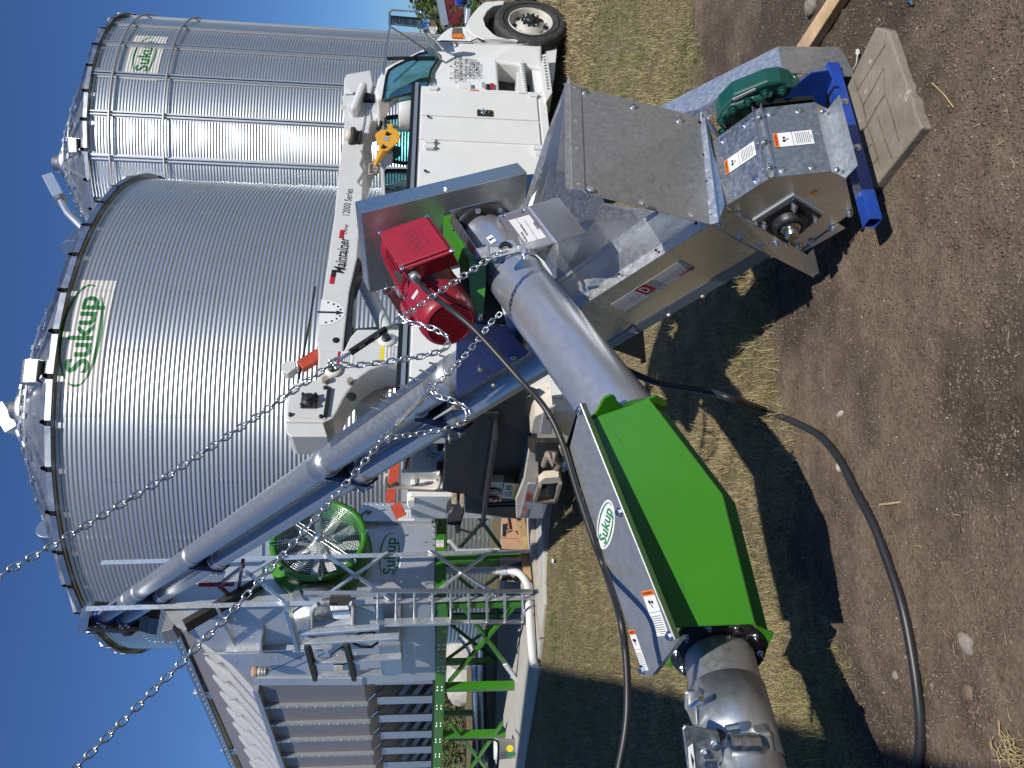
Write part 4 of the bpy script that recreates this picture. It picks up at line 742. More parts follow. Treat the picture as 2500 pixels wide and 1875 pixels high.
# bracket fin and jar lamp on the side wall
k = MB().prism([dp(*c_, 0) for c_ in zm(*ZQ, [(870, 290), (895, 115), (905, 118), (908, 240), (880, 300)])], -DIN*.22).build('wall_bracket', 'dryer_steel', dry)
lm = MB().lathe(dp(*zm(*ZQ, [(838, 515)])[0], -.15), Z3*-1, [(0, -.07), (.07, -.07), (.075, 0), (.06, .02)], 20).build('jar_lamp', 'cardboard', dry)
MB().lathe(dp(*zm(*ZQ, [(850, 512)])[0], -.15), Z3*-1, [(.06, 0), (.062, .12), (.04, .15), (0, .16)], 20).build('glass_jar', 'plastic_white', lm)
q = MB()
for r_ in (.03, .07, .11): q.ring(dp(*zm(*ZQ, [(850, 512)])[0], -.15)-Z3*r_, Z3, .072, .005, 20, 5)
q.build('lamp_cage', 'zinc', lm)
MB().tube([dp(*c_, -.1) for c_ in zm(*ZQ, [(940, 515), (1150, 420), (1285, 355)])], .007, 6).build('cable', 'black', dry)
# column panels with ribs
z1, z0 = 4.32, 2.70; ab = 2.42; st = .70
for k_ in range(15):
    a0 = ab+st*k_; a1 = a0+st
    if a1 > AL: break
    p = MB(); p.prism([D(a0+.03, .03, z0), D(a1-.03, .03, z0), D(a1-.03, .03, z1), D(a0+.03, .03, z1)], DIN*.03); p.build('column_panel', 'dryer_grey', dry)
    r = MB(); r.prism([D(a1-.035, -.03, z0-.02), D(a1+.035, -.03, z0-.02), D(a1+.035, -.03, z1), D(a1-.035, -.03, z1)], DIN*.09)
    bumps(r, D(a1, -.03, z0), D(a1, -.03, z1), 11, -DIN, .012, .006); r.build('rib', 'galvanised_dull', dry)
    s_ = MB(); U1 = D(a1, .78, z1+.79); L1 = D(a1, 0, z1); s_.beam(L1, U1, .075, .05, DA); bumps(s_, L1-V3(0, 0, 0)+unit(np.cross(DA, U1-L1))*.03, U1+unit(np.cross(DA, U1-L1))*.03, 6, unit(np.cross(DA, U1-L1)), .012, .006); s_.build('shoulder_rib', 'galvanised_bright', dry)
    g = MB(); g.prism([D(a1, .80, z1+.70), D(a1, .72, z1+.92), D(a1, 1.15, z1+1.32), D(a1, 1.72, z1+1.42), D(a1, 1.2, z1+.9)], DA*.02); g.build('roof_gusset', 'galvanised_bright', dry)
    lo = MB(); lo.prism([D(a0+.03, .03, z0), D(a1-.03, .03, z0), D(a1-.03, .95, z0-.95), D(a0+.03, .95, z0-.95)], unit([0, 0, 1])*.02); lo.build('hopper_panel', 'dryer_grey', dry)
MB().prism([D(ab, .04, z1), D(AL, .04, z1), D(AL, .82, z1+.79), D(ab, .82, z1+.79)], -Z3*.03).build('shoulder', 'dryer_grey', dry)
MB().beam(D(ab, -.02, z1+.03), D(AL, -.02, z1+.03), .1, .08).build('shoulder_trim', 'galvanised_dull', dry)
MB().beam(D(.35, 1.1, z1+.98), D(AL, 1.1, z1+.98), .05, .05).build('gusset_rail', 'dryer_dark', dry)
# grain trough along the roof
tr = MB(); tr.prism([dp(430, 1524, 1.6), dp(760, 2300, 1.6), dp(790, 2300, 1.6), dp(450, 1524, 1.6)], DIN*.3)
ta_, tb_ = dp(433, 1524, 1.6), dp(579, 1871, 1.6); td = unit(tb_-ta_)
tzz = (ta_[2]+tb_[2])/2-.1; MB().prism([D(1.9, .82, z1+.77), D(AL, .82, z1+.77), D(AL, 1.5, tzz), D(1.9, 1.5, tzz)], -Z3*.03).build('top_panel', 'dryer_grey', dry)
tr = MB(); tr.beam(ta_, ta_+td*11, .30, .16); tr.build('roof_conveyor', 'galvanised', dry); q = MB()
q.beam(ta_-DIN*.16-Z3*.07, ta_-DIN*.16-Z3*.07+td*11, .06, .02); bumps(q, ta_-DIN*.155, ta_-DIN*.155+td*10, 46, -DIN, .014, .008); q.build('conveyor_flange', 'galvanised_dull', dry)
for x, y in zm(*ZQ, [(385, 730), (620, 1240)]):
    p = dp(x, y, 1.45); q = MB(); q.prism([p+DA*-.16+Z3*-.1, p+DA*.16-Z3*.1, p+DA*.1+Z3*.24, p-DA*.1+Z3*.24], DIN*.1); q.lathe(p, -DIN, [(.04, 0), (.04, .02), (0, .02)], 14); q.build('inspection_cover', 'galvanised_bright', dry, .004)
# garner bin sheets at the near end (below the auger discharge)
de('garner_side', [(388, 1474), (430, 1528), (452, 1540), (540, 1480), (640, 1400), (640, 1300), (560, 1372)], 'dryer_steel', -.03, .03)
q = MB(); q.beam(ep(452, 1528, -.1), ep(640, 1420, -.1), .08, .2, DA); q.build('garner_brace', 'dryer_dark', dry)
MB().prism([dp(x, y, -.1) for x, y in zm(*ZT, [(1345, 1345), (1500, 1300), (1590, 1440), (1400, 1500)])], DIN*.25).build('level_box', 'dryer_grey', dry, .006)
# fan
fc = ep(785, 1353, -.02); fr = .66
fan = MB(); fan.lathe(fc, -DA, [(.70, -.02), (.70, .03), (.64, .06), (.60, .10), (.60, .34), (.655, .36), (.655, .39), (.57, .39), (.57, .0)], 64)
fo = fan.build('fan_housing', 'green_paint', dry); MB().cyl(fc-DA*.01, fc-DA*.015, .60, 48).build('fan_throat', 'black', fo)
bl = MB(); fu, fv = perp(DA)
for i in range(11):
    a = 2*math.pi*i/11+.2; e = math.cos(a)*fu+math.sin(a)*fv; s = math.cos(a+1.57)*fu+math.sin(a+1.57)*fv; q = []
    bl.prism([fc-DA*.16+e*.12-s*.04, fc-DA*.22+e*.12+s*.04, fc-DA*.2+e*.53+s*.06, fc-DA*.14+e*.53-s*.05], DA*.012)
bl.lathe(fc-DA*.13, -DA, [(.14, -.06), (.14, .08), (.06, .12), (0, .12)], 28); bl.build('fan_blades', 'plastic_white', fo)
gd_ = MB()
for i in range(20): gd_.ring(fc-DA*(.40-.02*(i/20)**2), DA, .08+.55*i/19, .0036, 56, 5)
for i in range(8):
    a = 2*math.pi*i/8+.15; e = math.cos(a)*fu+math.sin(a)*fv; s = np.cross(e, DA)*.025
    for q in (-1, 1): gd_.cyl(fc-DA*.405+e*.06+s*q, fc-DA*.405+e*.64+s*q, .0036, 6)
    gd_.cyl(fc-DA*.39+e*.65, fc-DA*.43+e*.65, .016, 8)
gd_.build('fan_guard', 'zinc', fo); MB().lathe(fc-DA*.41, -DA, [(.075, -.01), (.07, .03), (.03, .05), (0, .055)], 24).build('guard_hub', 'zinc', fo)
# logo on the end wall, warning decals, control boxes
lp = ep(951, 1357, -.004); wd = np.linalg.norm(ep(951, 1300)-ep(951, 1419)); oval_sticker(dry, lp, unit(DIN), Z3, wd*1.02)
cb = de('control_box', zm(*ZO, [(810, 300), (850, 225), (1340, 232), (1340, 358), (800, 362)]), 'dryer_steel', -.08, .2, .006)
k = MB(); quad(k, ep(*zm(*ZO, [(1158, 318)])[0], -.084), DIN, Z3, .2, .24); k.build('label', 'st_white', cb); k = MB()
for i in range(5): quad(k, ep(*zm(*ZO, [(1158, 318)])[0], -.087)+Z3*(.08-.035*i), DIN, Z3, .13, .008)
k.build('label_text', 'st_grey', cb)
q = MB(); bumps(q, ep(*zm(*ZO, [(850, 237)])[0], -.08), ep(*zm(*ZO, [(1335, 240)])[0], -.08), 12, -DA, .012, .006); q.build('box_bolts', 'zinc', cb)
warning(dry, ep(*zm(*ZO, [(873, 388)])[0], -.004), DIN, Z3, .10, .26, False); k = MB(); p = ep(*zm(*ZO, [(873, 388)])[0], -.004)-DA*.003
for i in range(7): quad(k, p+Z3*(.0-.025*i), DIN, Z3, .08, .006)
quad(k, p+Z3*.1, DIN, Z3, .08, .05); k.build('label_text', 'st_orange', dry)
q = MB()
for i in range(4): q.tube([ep(*c_, -.12-.02*i) for c_ in zm(*ZO, [(1345, 290+12*i), (1400+8*i, 330), (1425, 370+10*i), (1395, 430), (1375, 470)])], .007, 5)
q.tube([ep(*c_, -.1) for c_ in zm(*ZO, [(820, 350), (835, 310), (880, 280), (905, 290), (870, 310)])], .009, 6); q.build('wiring', 'black', dry)
# transition/burner area: cylinder housing, clear box, platform
cyl0 = dp(*zm(*ZR, [(400, 820)])[0], -.1); MB().lathe(cyl0+DIN*.25, -DIN, [(0, 0), (.36, 0), (.36, .45), (.3, .5), (0, .5)], 40).build('burner_housing', 'galvanised_bright', dry)
oval_sticker(dry, cyl0-DIN*.27+DA*.02, -DA, Z3, .34)
bx = dd('clear_box', zm(*ZR, [(580, 700), (835, 700), (870, 890), (625, 900)]), 'mirror', -.35, .14, .008); dd('box_frame', zm(*ZR, [(570, 690), (845, 690), (850, 712), (590, 715)]), 'dryer_dark', -.36, .16, 0, bx)
q = MB(); q.tube([dp(*c_, -.45) for c_ in zm(*ZR, [(340, 1000), (345, 800), (370, 730), (430, 690)])], .03, 10); q.build('lift_handle', 'pvc', dry); q = MB(); q.tube([dp(*c_, -.45) for c_ in zm(*ZR, [(860, 680), (895, 695), (905, 740), (895, 950)])], .03, 10); q.build('lift_handle', 'pvc', dry)
dd('panel_board', zm(*ZR, [(310, 1000), (925, 955), (930, 1010), (880, 1120), (290, 1165)]), 'dryer_steel', -.42, .1, .004)
q = MB(); q.tube([dp(*c_, -.35) for c_ in zm(*ZR, [(940, 1110), (1040, 1065), (1160, 1065), (1240, 1120), (1230, 1210), (1140, 1270), (1000, 1265), (880, 1210)])], .017, 8)
q.tube([dp(*c_, -.3) for c_ in zm(*ZR, [(800, 1240), (700, 1300), (610, 1360), (585, 1430), (640, 1500), (760, 1505), (820, 1480)])], .014, 8); q.build('hose', 'cable_rubber', dry)
dd('junction_box', zm(*ZR, [(650, 1522), (768, 1522), (762, 1640), (640, 1640)]), 'cream_paint', -.1, .1, .01); dd('junction_box', zm(*ZR, [(745, 1290), (788, 1290), (782, 1330), (738, 1328)]), 'plastic_white', -.3, .05, .004)
# discharge column (grey posts below platform)
dd('outlet_column', zm(*ZR, [(1275, 670), (1545, 670), (1540, 930), (1520, 1130), (1330, 1120), (1320, 940)]), 'dryer_steel', -.1, .35, .006)
dd('outlet_chute', zm(*ZR, [(1545, 670), (1720, 665), (1560, 905)]), 'dryer_steel', -.05, .03)
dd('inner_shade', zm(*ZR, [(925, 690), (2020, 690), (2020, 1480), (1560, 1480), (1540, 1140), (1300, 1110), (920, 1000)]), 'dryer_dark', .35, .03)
q = MB()
for a, b_ in (((1320, 940), (2212, 920)),): q.beam(dp(*zm(*ZR, [a])[0], -.4), dp(*zm(*ZR, [b_])[0], -.4), .05, .09, DIN)
q.build('walk_rail', 'galvanised_bright', dry)
# lower hopper frames
for k_ in range(9):
    a0 = 2.5+.72*k_
    q = MB(); q.beam(D(a0, .1, 1.65), D(a0, .1, z0-.15), .06, .12); q.build('hopper_post', 'galvanised', dry); q = MB(); q.beam(D(a0, .95, 1.65), D(a0+.35, .3, z0-.5), .05, .08); q.build('hopper_strut', 'galvanised_dull', dry)
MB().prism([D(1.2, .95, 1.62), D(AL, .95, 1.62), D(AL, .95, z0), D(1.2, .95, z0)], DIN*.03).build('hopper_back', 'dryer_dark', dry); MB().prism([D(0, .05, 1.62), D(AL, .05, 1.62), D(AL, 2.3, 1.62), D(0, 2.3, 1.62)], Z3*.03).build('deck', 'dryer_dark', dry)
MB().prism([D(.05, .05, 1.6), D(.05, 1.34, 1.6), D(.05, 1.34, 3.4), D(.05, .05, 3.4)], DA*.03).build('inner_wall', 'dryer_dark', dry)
q = MB()
q.beam(D(1.6, .3, 2.2), D(2.3, .3, 2.2), .35, .3)
for x, y in ((1870, 1160), (1915, 1175), (1940, 1290), (1885, 1275)): p = dp(*zm(*ZR, [(x, y)])[0], .1); q.lathe(p, -DIN, [(.05, -.05), (.05, .05), (0, .06)], 12)
MB().prism([dp(x, y, .15) for x, y in zm(*ZR, [(1820, 1180), (1870, 1150), (2000, 1160), (2010, 1260), (1950, 1340), (1860, 1310), (1830, 1240)])], DIN*.3).build('red_gear_drive', 'red_motor', dry, .03)
# green steel frame
def gbeam(name, pts, off, th=.12, m='green_paint', e=False):
    return (de if e else dd)(name, pts, m, off, th, .004)
gbeam('frame_beam', [(1063, 1304), (1088, 1304), (1090, 1478), (1064, 1478)], -.02, .12, e=True)
b = MB(); b.prism([D(0, -.03, 1.455), D(AL, -.03, 1.455), D(AL, -.03, 1.61), D(0, -.03, 1.61)], DIN*.1); b.build('frame_beam', 'green_paint', dry, .004)
b = MB(); b.prism([D(0, 2.3, 1.455), D(AL, 2.3, 1.455), D(AL, 2.3, 1.61), D(0, 2.3, 1.61)], DIN*.1); b.build('frame_beam', 'green_paint', dry, .004)
for a_ in np.arange(.4, 7.6, .7):
    for zz in (1.495, 1.565): MB().bolt(D(a_, -.03, zz), -DIN, .014, .008).build('beam_bolt', 'zinc', dry); MB().bolt(D(a_+.12, -.03, zz), -DIN, .014, .008).build('beam_bolt', 'zinc', dry)
for a_ in (.0, 2.62, 4.56, 6.5, 9.2):
    for i_ in (.0, 2.3): q = MB(); q.beam(D(a_+.06, i_+.05, .17), D(a_+.06, i_+.05, 1.455), .12, .12, DIN); q.box(D(a_+.06, i_+.05, .2), DA*.12, DIN*.12, Z3*.006); q.build('leg', 'green_paint', dry, .004)
q = MB(); q.beam(ep(1088, 1364, .0), ep(1278, 1364, 0), .12, .1, DA); q.build('leg', 'green_paint', dry, .004)
for a_, b_ in ((.1, 2.6), (2.7, 4.5), (4.6, 6.5)):
    for i_ in (2.3,): 
        for q_ in ((D(a_, i_, .25), D(b_, i_, 1.45)), (D(a_, i_, 1.45), D(b_, i_, .25))): MB().beam(*q_, .05, .05).build('brace', 'green_dark_paint', dry)
for p_ in (((1127, 1476), (1268, 1667)), ((1258, 1476), (1097, 1664)), ((1100, 1767), (1255, 1960)), ((1226, 1766), (1090, 1960))): MB().beam(dp(*p_[0], .02), dp(*p_[1], .02), .05, .05).build('brace', 'green_paint', dry)
MB().beam(dp(1232, 1620, 0), dp(1262, 1660, 0), .045, .06).build('brace_tag', 'st_white', dry)
k = MB(); quad(k, dp(1077, 1595, -.034), -DA, Z3, .10, .07); k.build('reflector', 'red_lens', dry); k = MB(); quad(k, dp(1077, 1612, -.034), -DA, Z3, .10, .07); k.build('reflector_white', 'st_grey', dry)
warning(dry, ep(1074, 1328, -.03), DIN, Z3, .13, .11, True)
# ---------------------------------------------------------------- ladder and platform
lad = thing('ladder', 'galvanised ladder standing beside the dryer frame', 'ladder', W(1305, 1480, 10.2))
LQ = C0-DIN*.35; l1a, l1b = onp(905, 1442, LQ, -DIN), onp(1300, 1444, LQ, -DIN); l2a, l2b = onp(903, 1520, LQ, -DIN), onp(1303, 1518, LQ, -DIN)
MB().beam(l1a, l1b, .03, .05, DIN).build('side_rail', 'galvanised', lad); MB().beam(l2a, l2b, .03, .05, DIN).build('side_rail', 'galvanised', lad)
n_ = 9
for i in range(n_):
    f = (i+.4)/n_; MB().cyl(l1a*(1-f)+l1b*f, l2a*(1-f)+l2b*f, .016, 8).build('rung', 'galvanised_bright', lad)
plat = thing('catwalk', 'galvanised service platform with dark cross bearers beside the dryer', 'platform', dp(990, 1560, -.5))
def cw(name, a, b_, w_, h_, m='galvanised_bright', off=-.5): return MB().beam(dp(*zm(*ZR, [a])[0], off), dp(*zm(*ZR, [b_])[0], off), w_, h_, DIN).build(name, m, plat, .003)
cw('rail', (160, 1080), (1250, 1000), .05, .07); cw('rail', (160, 1110), (1240, 1030), .03, .03, 'galvanised_dull'); cw('rail', (240, 1200), (1520, 1125), .05, .085); cw('rail', (310, 1465), (1550, 1395), .05, .08); cw('rail', (480, 1640), (1550, 1610), .05, .08, off=-.3)
cw('cross_bearer', (270, 1220), (390, 1680), .06, .12, 'dryer_dark', -.52); cw('cross_bearer', (800, 1200), (915, 1680), .06, .12, 'dryer_dark', -.52); cw('upright', (0, 720), (160, 1290), .05, .13, 'galvanised')
cw('rail', (0, 1285), (620, 1265), .05, .07, off=-.2); cw('rail', (230, 545), (1350, 540), .04, .05, 'galvanised_dull', -.25); cw('rail', (240, 575), (1300, 570), .04, .03, 'galvanised', -.25)
for pts in ([(1245, 1190), (1530, 1190), (1545, 1400), (1255, 1395)], [(1265, 1455), (1555, 1440), (1570, 1640), (1285, 1640)]): MB().prism([dp(x, y, -.4) for x, y in zm(*ZR, pts)], DIN*.2).build('kick_plate', 'galvanised', plat, .004)
# ---------------------------------------------------------------- light steel tower that carries the auger
tow = thing('auger_tower', 'light galvanised angle iron tower with cross braces standing before the fan', 'tower', (-2.6, 9.9, .28))
PA, PB = G(1309, 1345, .28), G(1317, 1457, .28); tv = unit(PB-PA); tn = unit(np.cross(tv, Z3)); tn = tn if tn[1] < 0 else -tn
def wp(x, y, o=0.): return onp(x, y, PA+tn*o, tn)
def post(x0, y0, x1, y1, name='post'):
    a = wp(x0, y0); b_ = wp(x1, y1); q = MB().angle(a, b_, .06, .006, tv, -tn); q.build(name, 'galvanised_bright', tow)
post(248, 1368, 1309, 1340); post(212, 1480, 1316, 1453)
for x0, y0, x1, y1 in ((1045, 1347, 1210, 1458), (1050, 1462, 1205, 1345), (790, 1357, 950, 1467), (785, 1467, 950, 1352), (595, 1415, 690, 1358), (592, 1395, 690, 1472)):
    a = wp(x0, y0, .02); b_ = wp(x1, y1, .02); MB().angle(a, b_, .05, .005, unit(np.cross(tn, b_-a)), tn).build('brace', 'galvanised_bright', tow)
for x, y in ((1052, 1460), (1205, 1346), (1128, 1402), (948, 1466), (787, 1464), (692, 1360), (948, 1353), (868, 1410)): MB().bolt(wp(x, y, .035), tn, .013, .01).build('bolt', 'zinc', tow)
MB().angle(wp(1305, 1332, .02), wp(1322, 1476, .02), .07, .006, Z3, tn).build('foot', 'galvanised', tow)
MB().tube([wp(530, 1482), dp(612, 1661, .4)], .022, 10).build('stay_pipe', 'galvanised_dull', tow); MB().tube([wp(690, 1475), dp(765, 1600, -.1)], .02, 8).build('stay_pipe', 'galvanised_dull', tow)
# ---------------------------------------------------------------- inclined twin tube auger
AN_, AF_ = W(1083, 930, 4.4), W(314.5, 1461.8, 10.0); AD = unit(AF_-AN_); AH = unit([AD[0], AD[1], 0]); ASD = V3(-AH[1], AH[0], 0)
if ASD@(C-AN_) < 0: ASD = -ASD      # side that faces the camera
AUP = unit(np.cross(np.cross(AD, Z3), AD))
inc = thing('inclined_auger', 'long galvanised twin tube auger climbing from the open hopper to the dryer top', 'auger', (.55, 2.9, 0))
def ax(s, up=0., sd=0.): return AN_+AD*s+AUP*up+ASD*sd
SF = np.linalg.norm(AF_-AN_)
def _px(s): d_ = AN_+AD*s-C; return 1250+FPX*(d_@VH)/(d_@F)
SE_ = SF
while _px(SE_) > 258: SE_ += .02
SE_ -= .31; TS = .29; TR_ = .102
for up in (0, -TS):
    q = MB(); q.tube([ax(-1.1, up), ax(SE_+.35, up)], TR_, 48, True)
    t_ = q.build('tube', 'tube_steel', inc)
    for s in (-.05 if up == 0 else .35, 1.62, 5.0, SF-.55, SF): q = MB(); q.lathe(ax(s, up), AD, [(TR_+.001, -.11), (TR_+.006, -.11), (TR_+.006, .11), (TR_+.001, .11)], 48); q.build('sleeve', 'tube_steel', t_)
def between(s, m='blue_dark', L=.16, bolts=True):
    q = MB(); n = 14; pts = []
    for sd in (1, -1):
        ring = [ax(s, math.cos(a)*(TR_+.012)*1.0, sd*math.sin(a)*(TR_+.012)) for a in np.linspace(math.pi*.52, math.pi, n)]
        low = [ax(s, -TS+math.cos(a)*(TR_+.012), sd*math.sin(a)*(TR_+.012)) for a in np.linspace(0, math.pi*.95, n*2)]
        q.prism(ring[::1]+low[::1]+[ax(s, -TS-TR_-.04, sd*.05), ax(s, -TS-.05, sd*(TR_+.035)), ax(s, 0, sd*(TR_+.03))][::1], AD*.008)
    q.box(ax(s, -TS/2), AD*L/2, ASD*.012, AUP*.05); q.box(ax(s+L/2, -TS-.05, TR_+.02), AD*L/2, ASD*.004, AUP*.05); o = q.build('tube_bracket', m, inc)
    for ds in (.02, L-.02): MB().bolt(ax(s+ds, -TS-.05, TR_+.024), ASD, .011, .012, .02).build('bolt', 'zinc', o)
between(.33); between(1.62); between(5.05); between(SF-.5)
# blue stand plate
AS = AN_+ASD*.13
MB().prism([onp(x, y, AS, ASD) for x, y in ((1115, 800), (1160, 780), (1235, 800), (1290, 862), (1285, 868), (1114, 966), (1113, 880))], -ASD*.012).build('stand_plate', 'blue_paint', inc, .003)
for x, y in ((1172, 901), (1205, 940), (1254, 873)): MB().bolt(onp(x, y, AS, ASD), ASD, .012, .008).build('bolt', 'zinc', inc)
k = MB()
for x, y in ((1190, 863), (1172, 863), (1193, 850), (1194, 902), (1191, 908), (1250, 805), (1247, 816), (1247, 826), (1258, 855), (1249, 877)): k.cyl(onp(x, y, AS, ASD), onp(x, y, AS, ASD)+ASD*.001, .006, 10)
k.build('plate_holes', 'black', inc)
for i in range(8):
    p = onp(1115-25*i-0, 888+17.5*i, AN_, ASD); s_ = (p-AN_)@AD; a = ax(s_, TR_*.95, -.02); MB().cyl(a, a+AUP*.07, .006, 8).build('seam_bolt', 'zinc', inc)
MB().beam(ax(-.1, TR_+.01, -.02), ax(1.3, TR_+.01, -.02), .05, .006, AUP).build('tube_seam', 'galvanised', inc)
MB().tube([ax(.1, -.14, .09), ax(1.1, -.14, .06)], .012, 8).build('conduit', 'pvc', inc); MB().cyl(ax(.1, -.14, .09), ax(.06, -.14, .1), .025, 12).build('conduit_fitting', 'grimy_iron', inc)
# discharge head
HB = ax(SE_+.33); q = MB(); q.prism([onp(x, y, ax(SE_+.4, 0, .17), ASD) for x, y in zm(*ZT, [(380, 1060), (350, 1320), (200, 1405), (200, 1350), (240, 1170)])], -ASD*.14); q.build('head_cover', 'galvanised', inc, .004)
q = MB(); q.prism([ax(SE_+.36, .17, -.19), ax(SE_+.36, .17, .19), ax(SE_+.36, -TS-.2, .19), ax(SE_+.36, -TS-.2, -.19)], AD*.34); q.build('head_box', 'dryer_dark', inc, .004)
for up in (0, -TS): q = MB(); q.lathe(ax(SE_+.31, up), AD, [(TR_, 0), (TR_+.05, 0), (TR_+.05, .04), (TR_, .04)], 40); o = q.build('head_flange', 'blue_paint', inc)
for i in range(8): MB().bolt(ax(SE_+.31, (-.17-.03 if i % 2 else .1)-.02*i, .17-.02*(i % 3)), -AD, .012, .01).build('bolt', 'zinc', inc)
q = MB(); p = ax(SE_+.55, -TS-.1, .19); q.lathe(p, ASD, [(0, .06), (.05, .05), (.09, .02), (.1, 0)], 20); q.build('head_bearing', 'iron', inc)
ch = MB(); ch.prism([onp(x, y, ax(SE_+.3, 0, .05), ASD) for x, y in zm(*ZT, [(890, 1170), (1145, 1130), (1270, 1150), (1320, 1165), (1280, 1385), (1140, 1360), (1130, 1350), (890, 1300)])], -ASD*.35); ch.build('discharge_spout', 'dryer_dark', inc, .004)
MB().prism([onp(x, y, ax(SE_+.3, 0, .07), ASD) for x, y in zm(*ZT, [(1180, 1150), (1305, 1168), (1262, 1375), (1145, 1350)])], -ASD*.01).build('spout_mouth', 'black', inc)
# red winch bracket and mesh guard under the upper end
q = MB(); P1 = ax(4.6, -TS, .12)
def ip(x, y, o=.12): return onp(x, y, AN_+ASD*o, ASD)
ZU = (150, 1200, 3.16)
for a, b_, w_ in (((1060, 720), (1330, 715), .05), ((1220, 720), (1405, 575), .045), ((1215, 730), (1330, 830), .045), ((1140, 710), (1145, 745), .03)): q.beam(ip(*zm(*ZU, [a])[0], .0), ip(*zm(*ZU, [b_])[0], .0), .03, w_, ASD)
q.build('red_bracket', 'red_lens', inc); MB().beam(ip(*zm(*ZU, [(1400, 535)])[0], -.1), ip(*zm(*ZU, [(1350, 860)])[0], -.1), .04, .05, ASD).build('red_angle', 'farm_red', inc)
q = MB(); a0, a1, a2 = [ip(*zm(*ZU, [c_])[0], -.02) for c_ in ((1065, 700), (1255, 585), (1245, 700))]
for i in range(9):
    for j in range(9-i):
        f, g = (i+.5)/9, (j+.5)/9; p = a0*(1-f-g)+a1*f+a2*g; q.ring(p, ASD, .016, .0045, 8, 4)
q.build('mesh_guard', 'zinc', inc)
# --- trough, hopper and boot
HA = dirv(-24); HS = V3(-HA[1], HA[0], 0); HS = HS if HS@(C-AN_) > 0 else -HS; SE = G(2170, 560); HP = SE-HS*.1
ZH = (1350, 100, 2.44); ZK = (1250, 500, 3.3862)
def hp(x, y, o=0.): return onp(x, y, HP-HS*o, HS)
def hz(pts, o=0.): return [hp(x, y, o) for x, y in zm(*ZH, pts)]
def hk(pts, o=0.): return [hp(x, y, o) for x, y in zm(*ZK, pts)]
tr = MB(); tr.prism(hk([(410, 950), (1640, 168), (2030, 385), (1880, 480), (830, 1105), (560, 1270)]), -HS*.004); tr.build('trough_side', 'boot_steel', inc, 0)
q = MB(); q.prism(hk([(410, 950), (1640, 168), (1640, 160), (1560, 150), (540, 790), (400, 925)]), -HS*.004)
fl = MB(); a_, b_ = hk([(405, 950), (1632, 168)]); fd = unit(b_-a_); fu_ = unit(np.cross(fd, HS)); fu_ = fu_ if fu_[2] > 0 else -fu_
fl.prism([a_, b_, b_-HS*.035+fu_*.018, a_-HS*.035+fu_*.018], fu_*.003); fl.build('trough_flange', 'galvanised_bright', inc)
k = MB()
for x, y in ((630, 785), (908, 604), (1212, 406), (1545, 187)): p = hk([(x, y)])[0]-HS*.014+fu_*.013; k.cyl(p, p+fu_*.002+HS*.001, .0065, 10)
k.build('flange_holes', 'black', inc)
lf = MB(); a2, b2_ = hk([(830, 1105), (2035, 385)]); fd2 = unit(b2_-a2); lf.prism([a2-fd2*.5, b2_+fd2*.02, b2_+fd2*.02-Z3*.06+HS*.012, a2-fd2*.5-Z3*.06+HS*.012], HS*.004); lfo = lf.build('lower_flange', 'dark_flange', inc)
for x, y in ((1025, 1030), (1293, 890), (1572, 735), (1875, 550), (2150, 395)): MB().bolt(hk([(x, y)])[0]+HS*.008-Z3*.0, HS, .011, .008).build('bolt', 'zinc', lfo)
und = MB(); und.prism([a2-fd2*.5, b2_, b2_-HS*.27, a2-fd2*.5-HS*.27], -Z3*.004); und.build('trough_floor', 'galvanised_dull', inc)
MB().prism(hk([(560, 1270), (830, 1100), (1085, 1035), (1110, 1300), (1068, 1320), (1062, 1275), (830, 1195)], .02), -HS*.004).build('support_bracket', 'dryer_dark', inc)
k = MB(); k.prism(hk([(960, 1045), (1000, 1010), (1040, 1030), (1010, 1075)], -.01), -HS*.004); k.build('small_plate', 'galvanised_dull', inc)
# barrel label
lb = MB(); lb.prism(hk([(815, 828), (1395, 462), (1515, 522), (935, 878)], -.002), -HS*.0008); lb = lb.build('barrel_label', 'st_silver', inc)
lx = unit(hk([(1395, 462)])[0]-hk([(815, 828)])[0]); ly = unit(np.cross(HS, lx)); ly = ly if ly[2] > 0 else -ly; lx = np.cross(ly, HS); sc_ = np.linalg.norm(hk([(1515, 522)])[0]-hk([(935, 878)])[0])
def lt(s, x, y, fit, h, m, bold=0., nm='lettering', sh=0.): k = MB(); text(k, s, hp(*zm(*ZK, [(x, y)])[0], -.004), -lx if False else lx, ly, h, bold, fit=fit, shear=sh); k.build(nm, m, lb)
lt('DOUBLE', 968, 795, sc_*.32, .045, 'st_grey'); lt('BARREL', 1350, 568, sc_*.31, .045, 'st_grey'); lt('B', 1205, 655, sc_*.12, .10, 'st_grey', .05); lt('Sudenga', 1440, 552, sc_*.18, .03, 'st_red', .03)
k = MB(); p = hp(*zm(*ZK, [(1102, 700)])[0], -.003); quad(k, p, lx, ly, sc_*.15, .075); k.build('letter_block', 'st_red', lb); k = MB(); text(k, 'D', p+HS*.002, lx, ly, .075, .02, fit=sc_*.075); k.build('lettering', 'st_silver', lb)
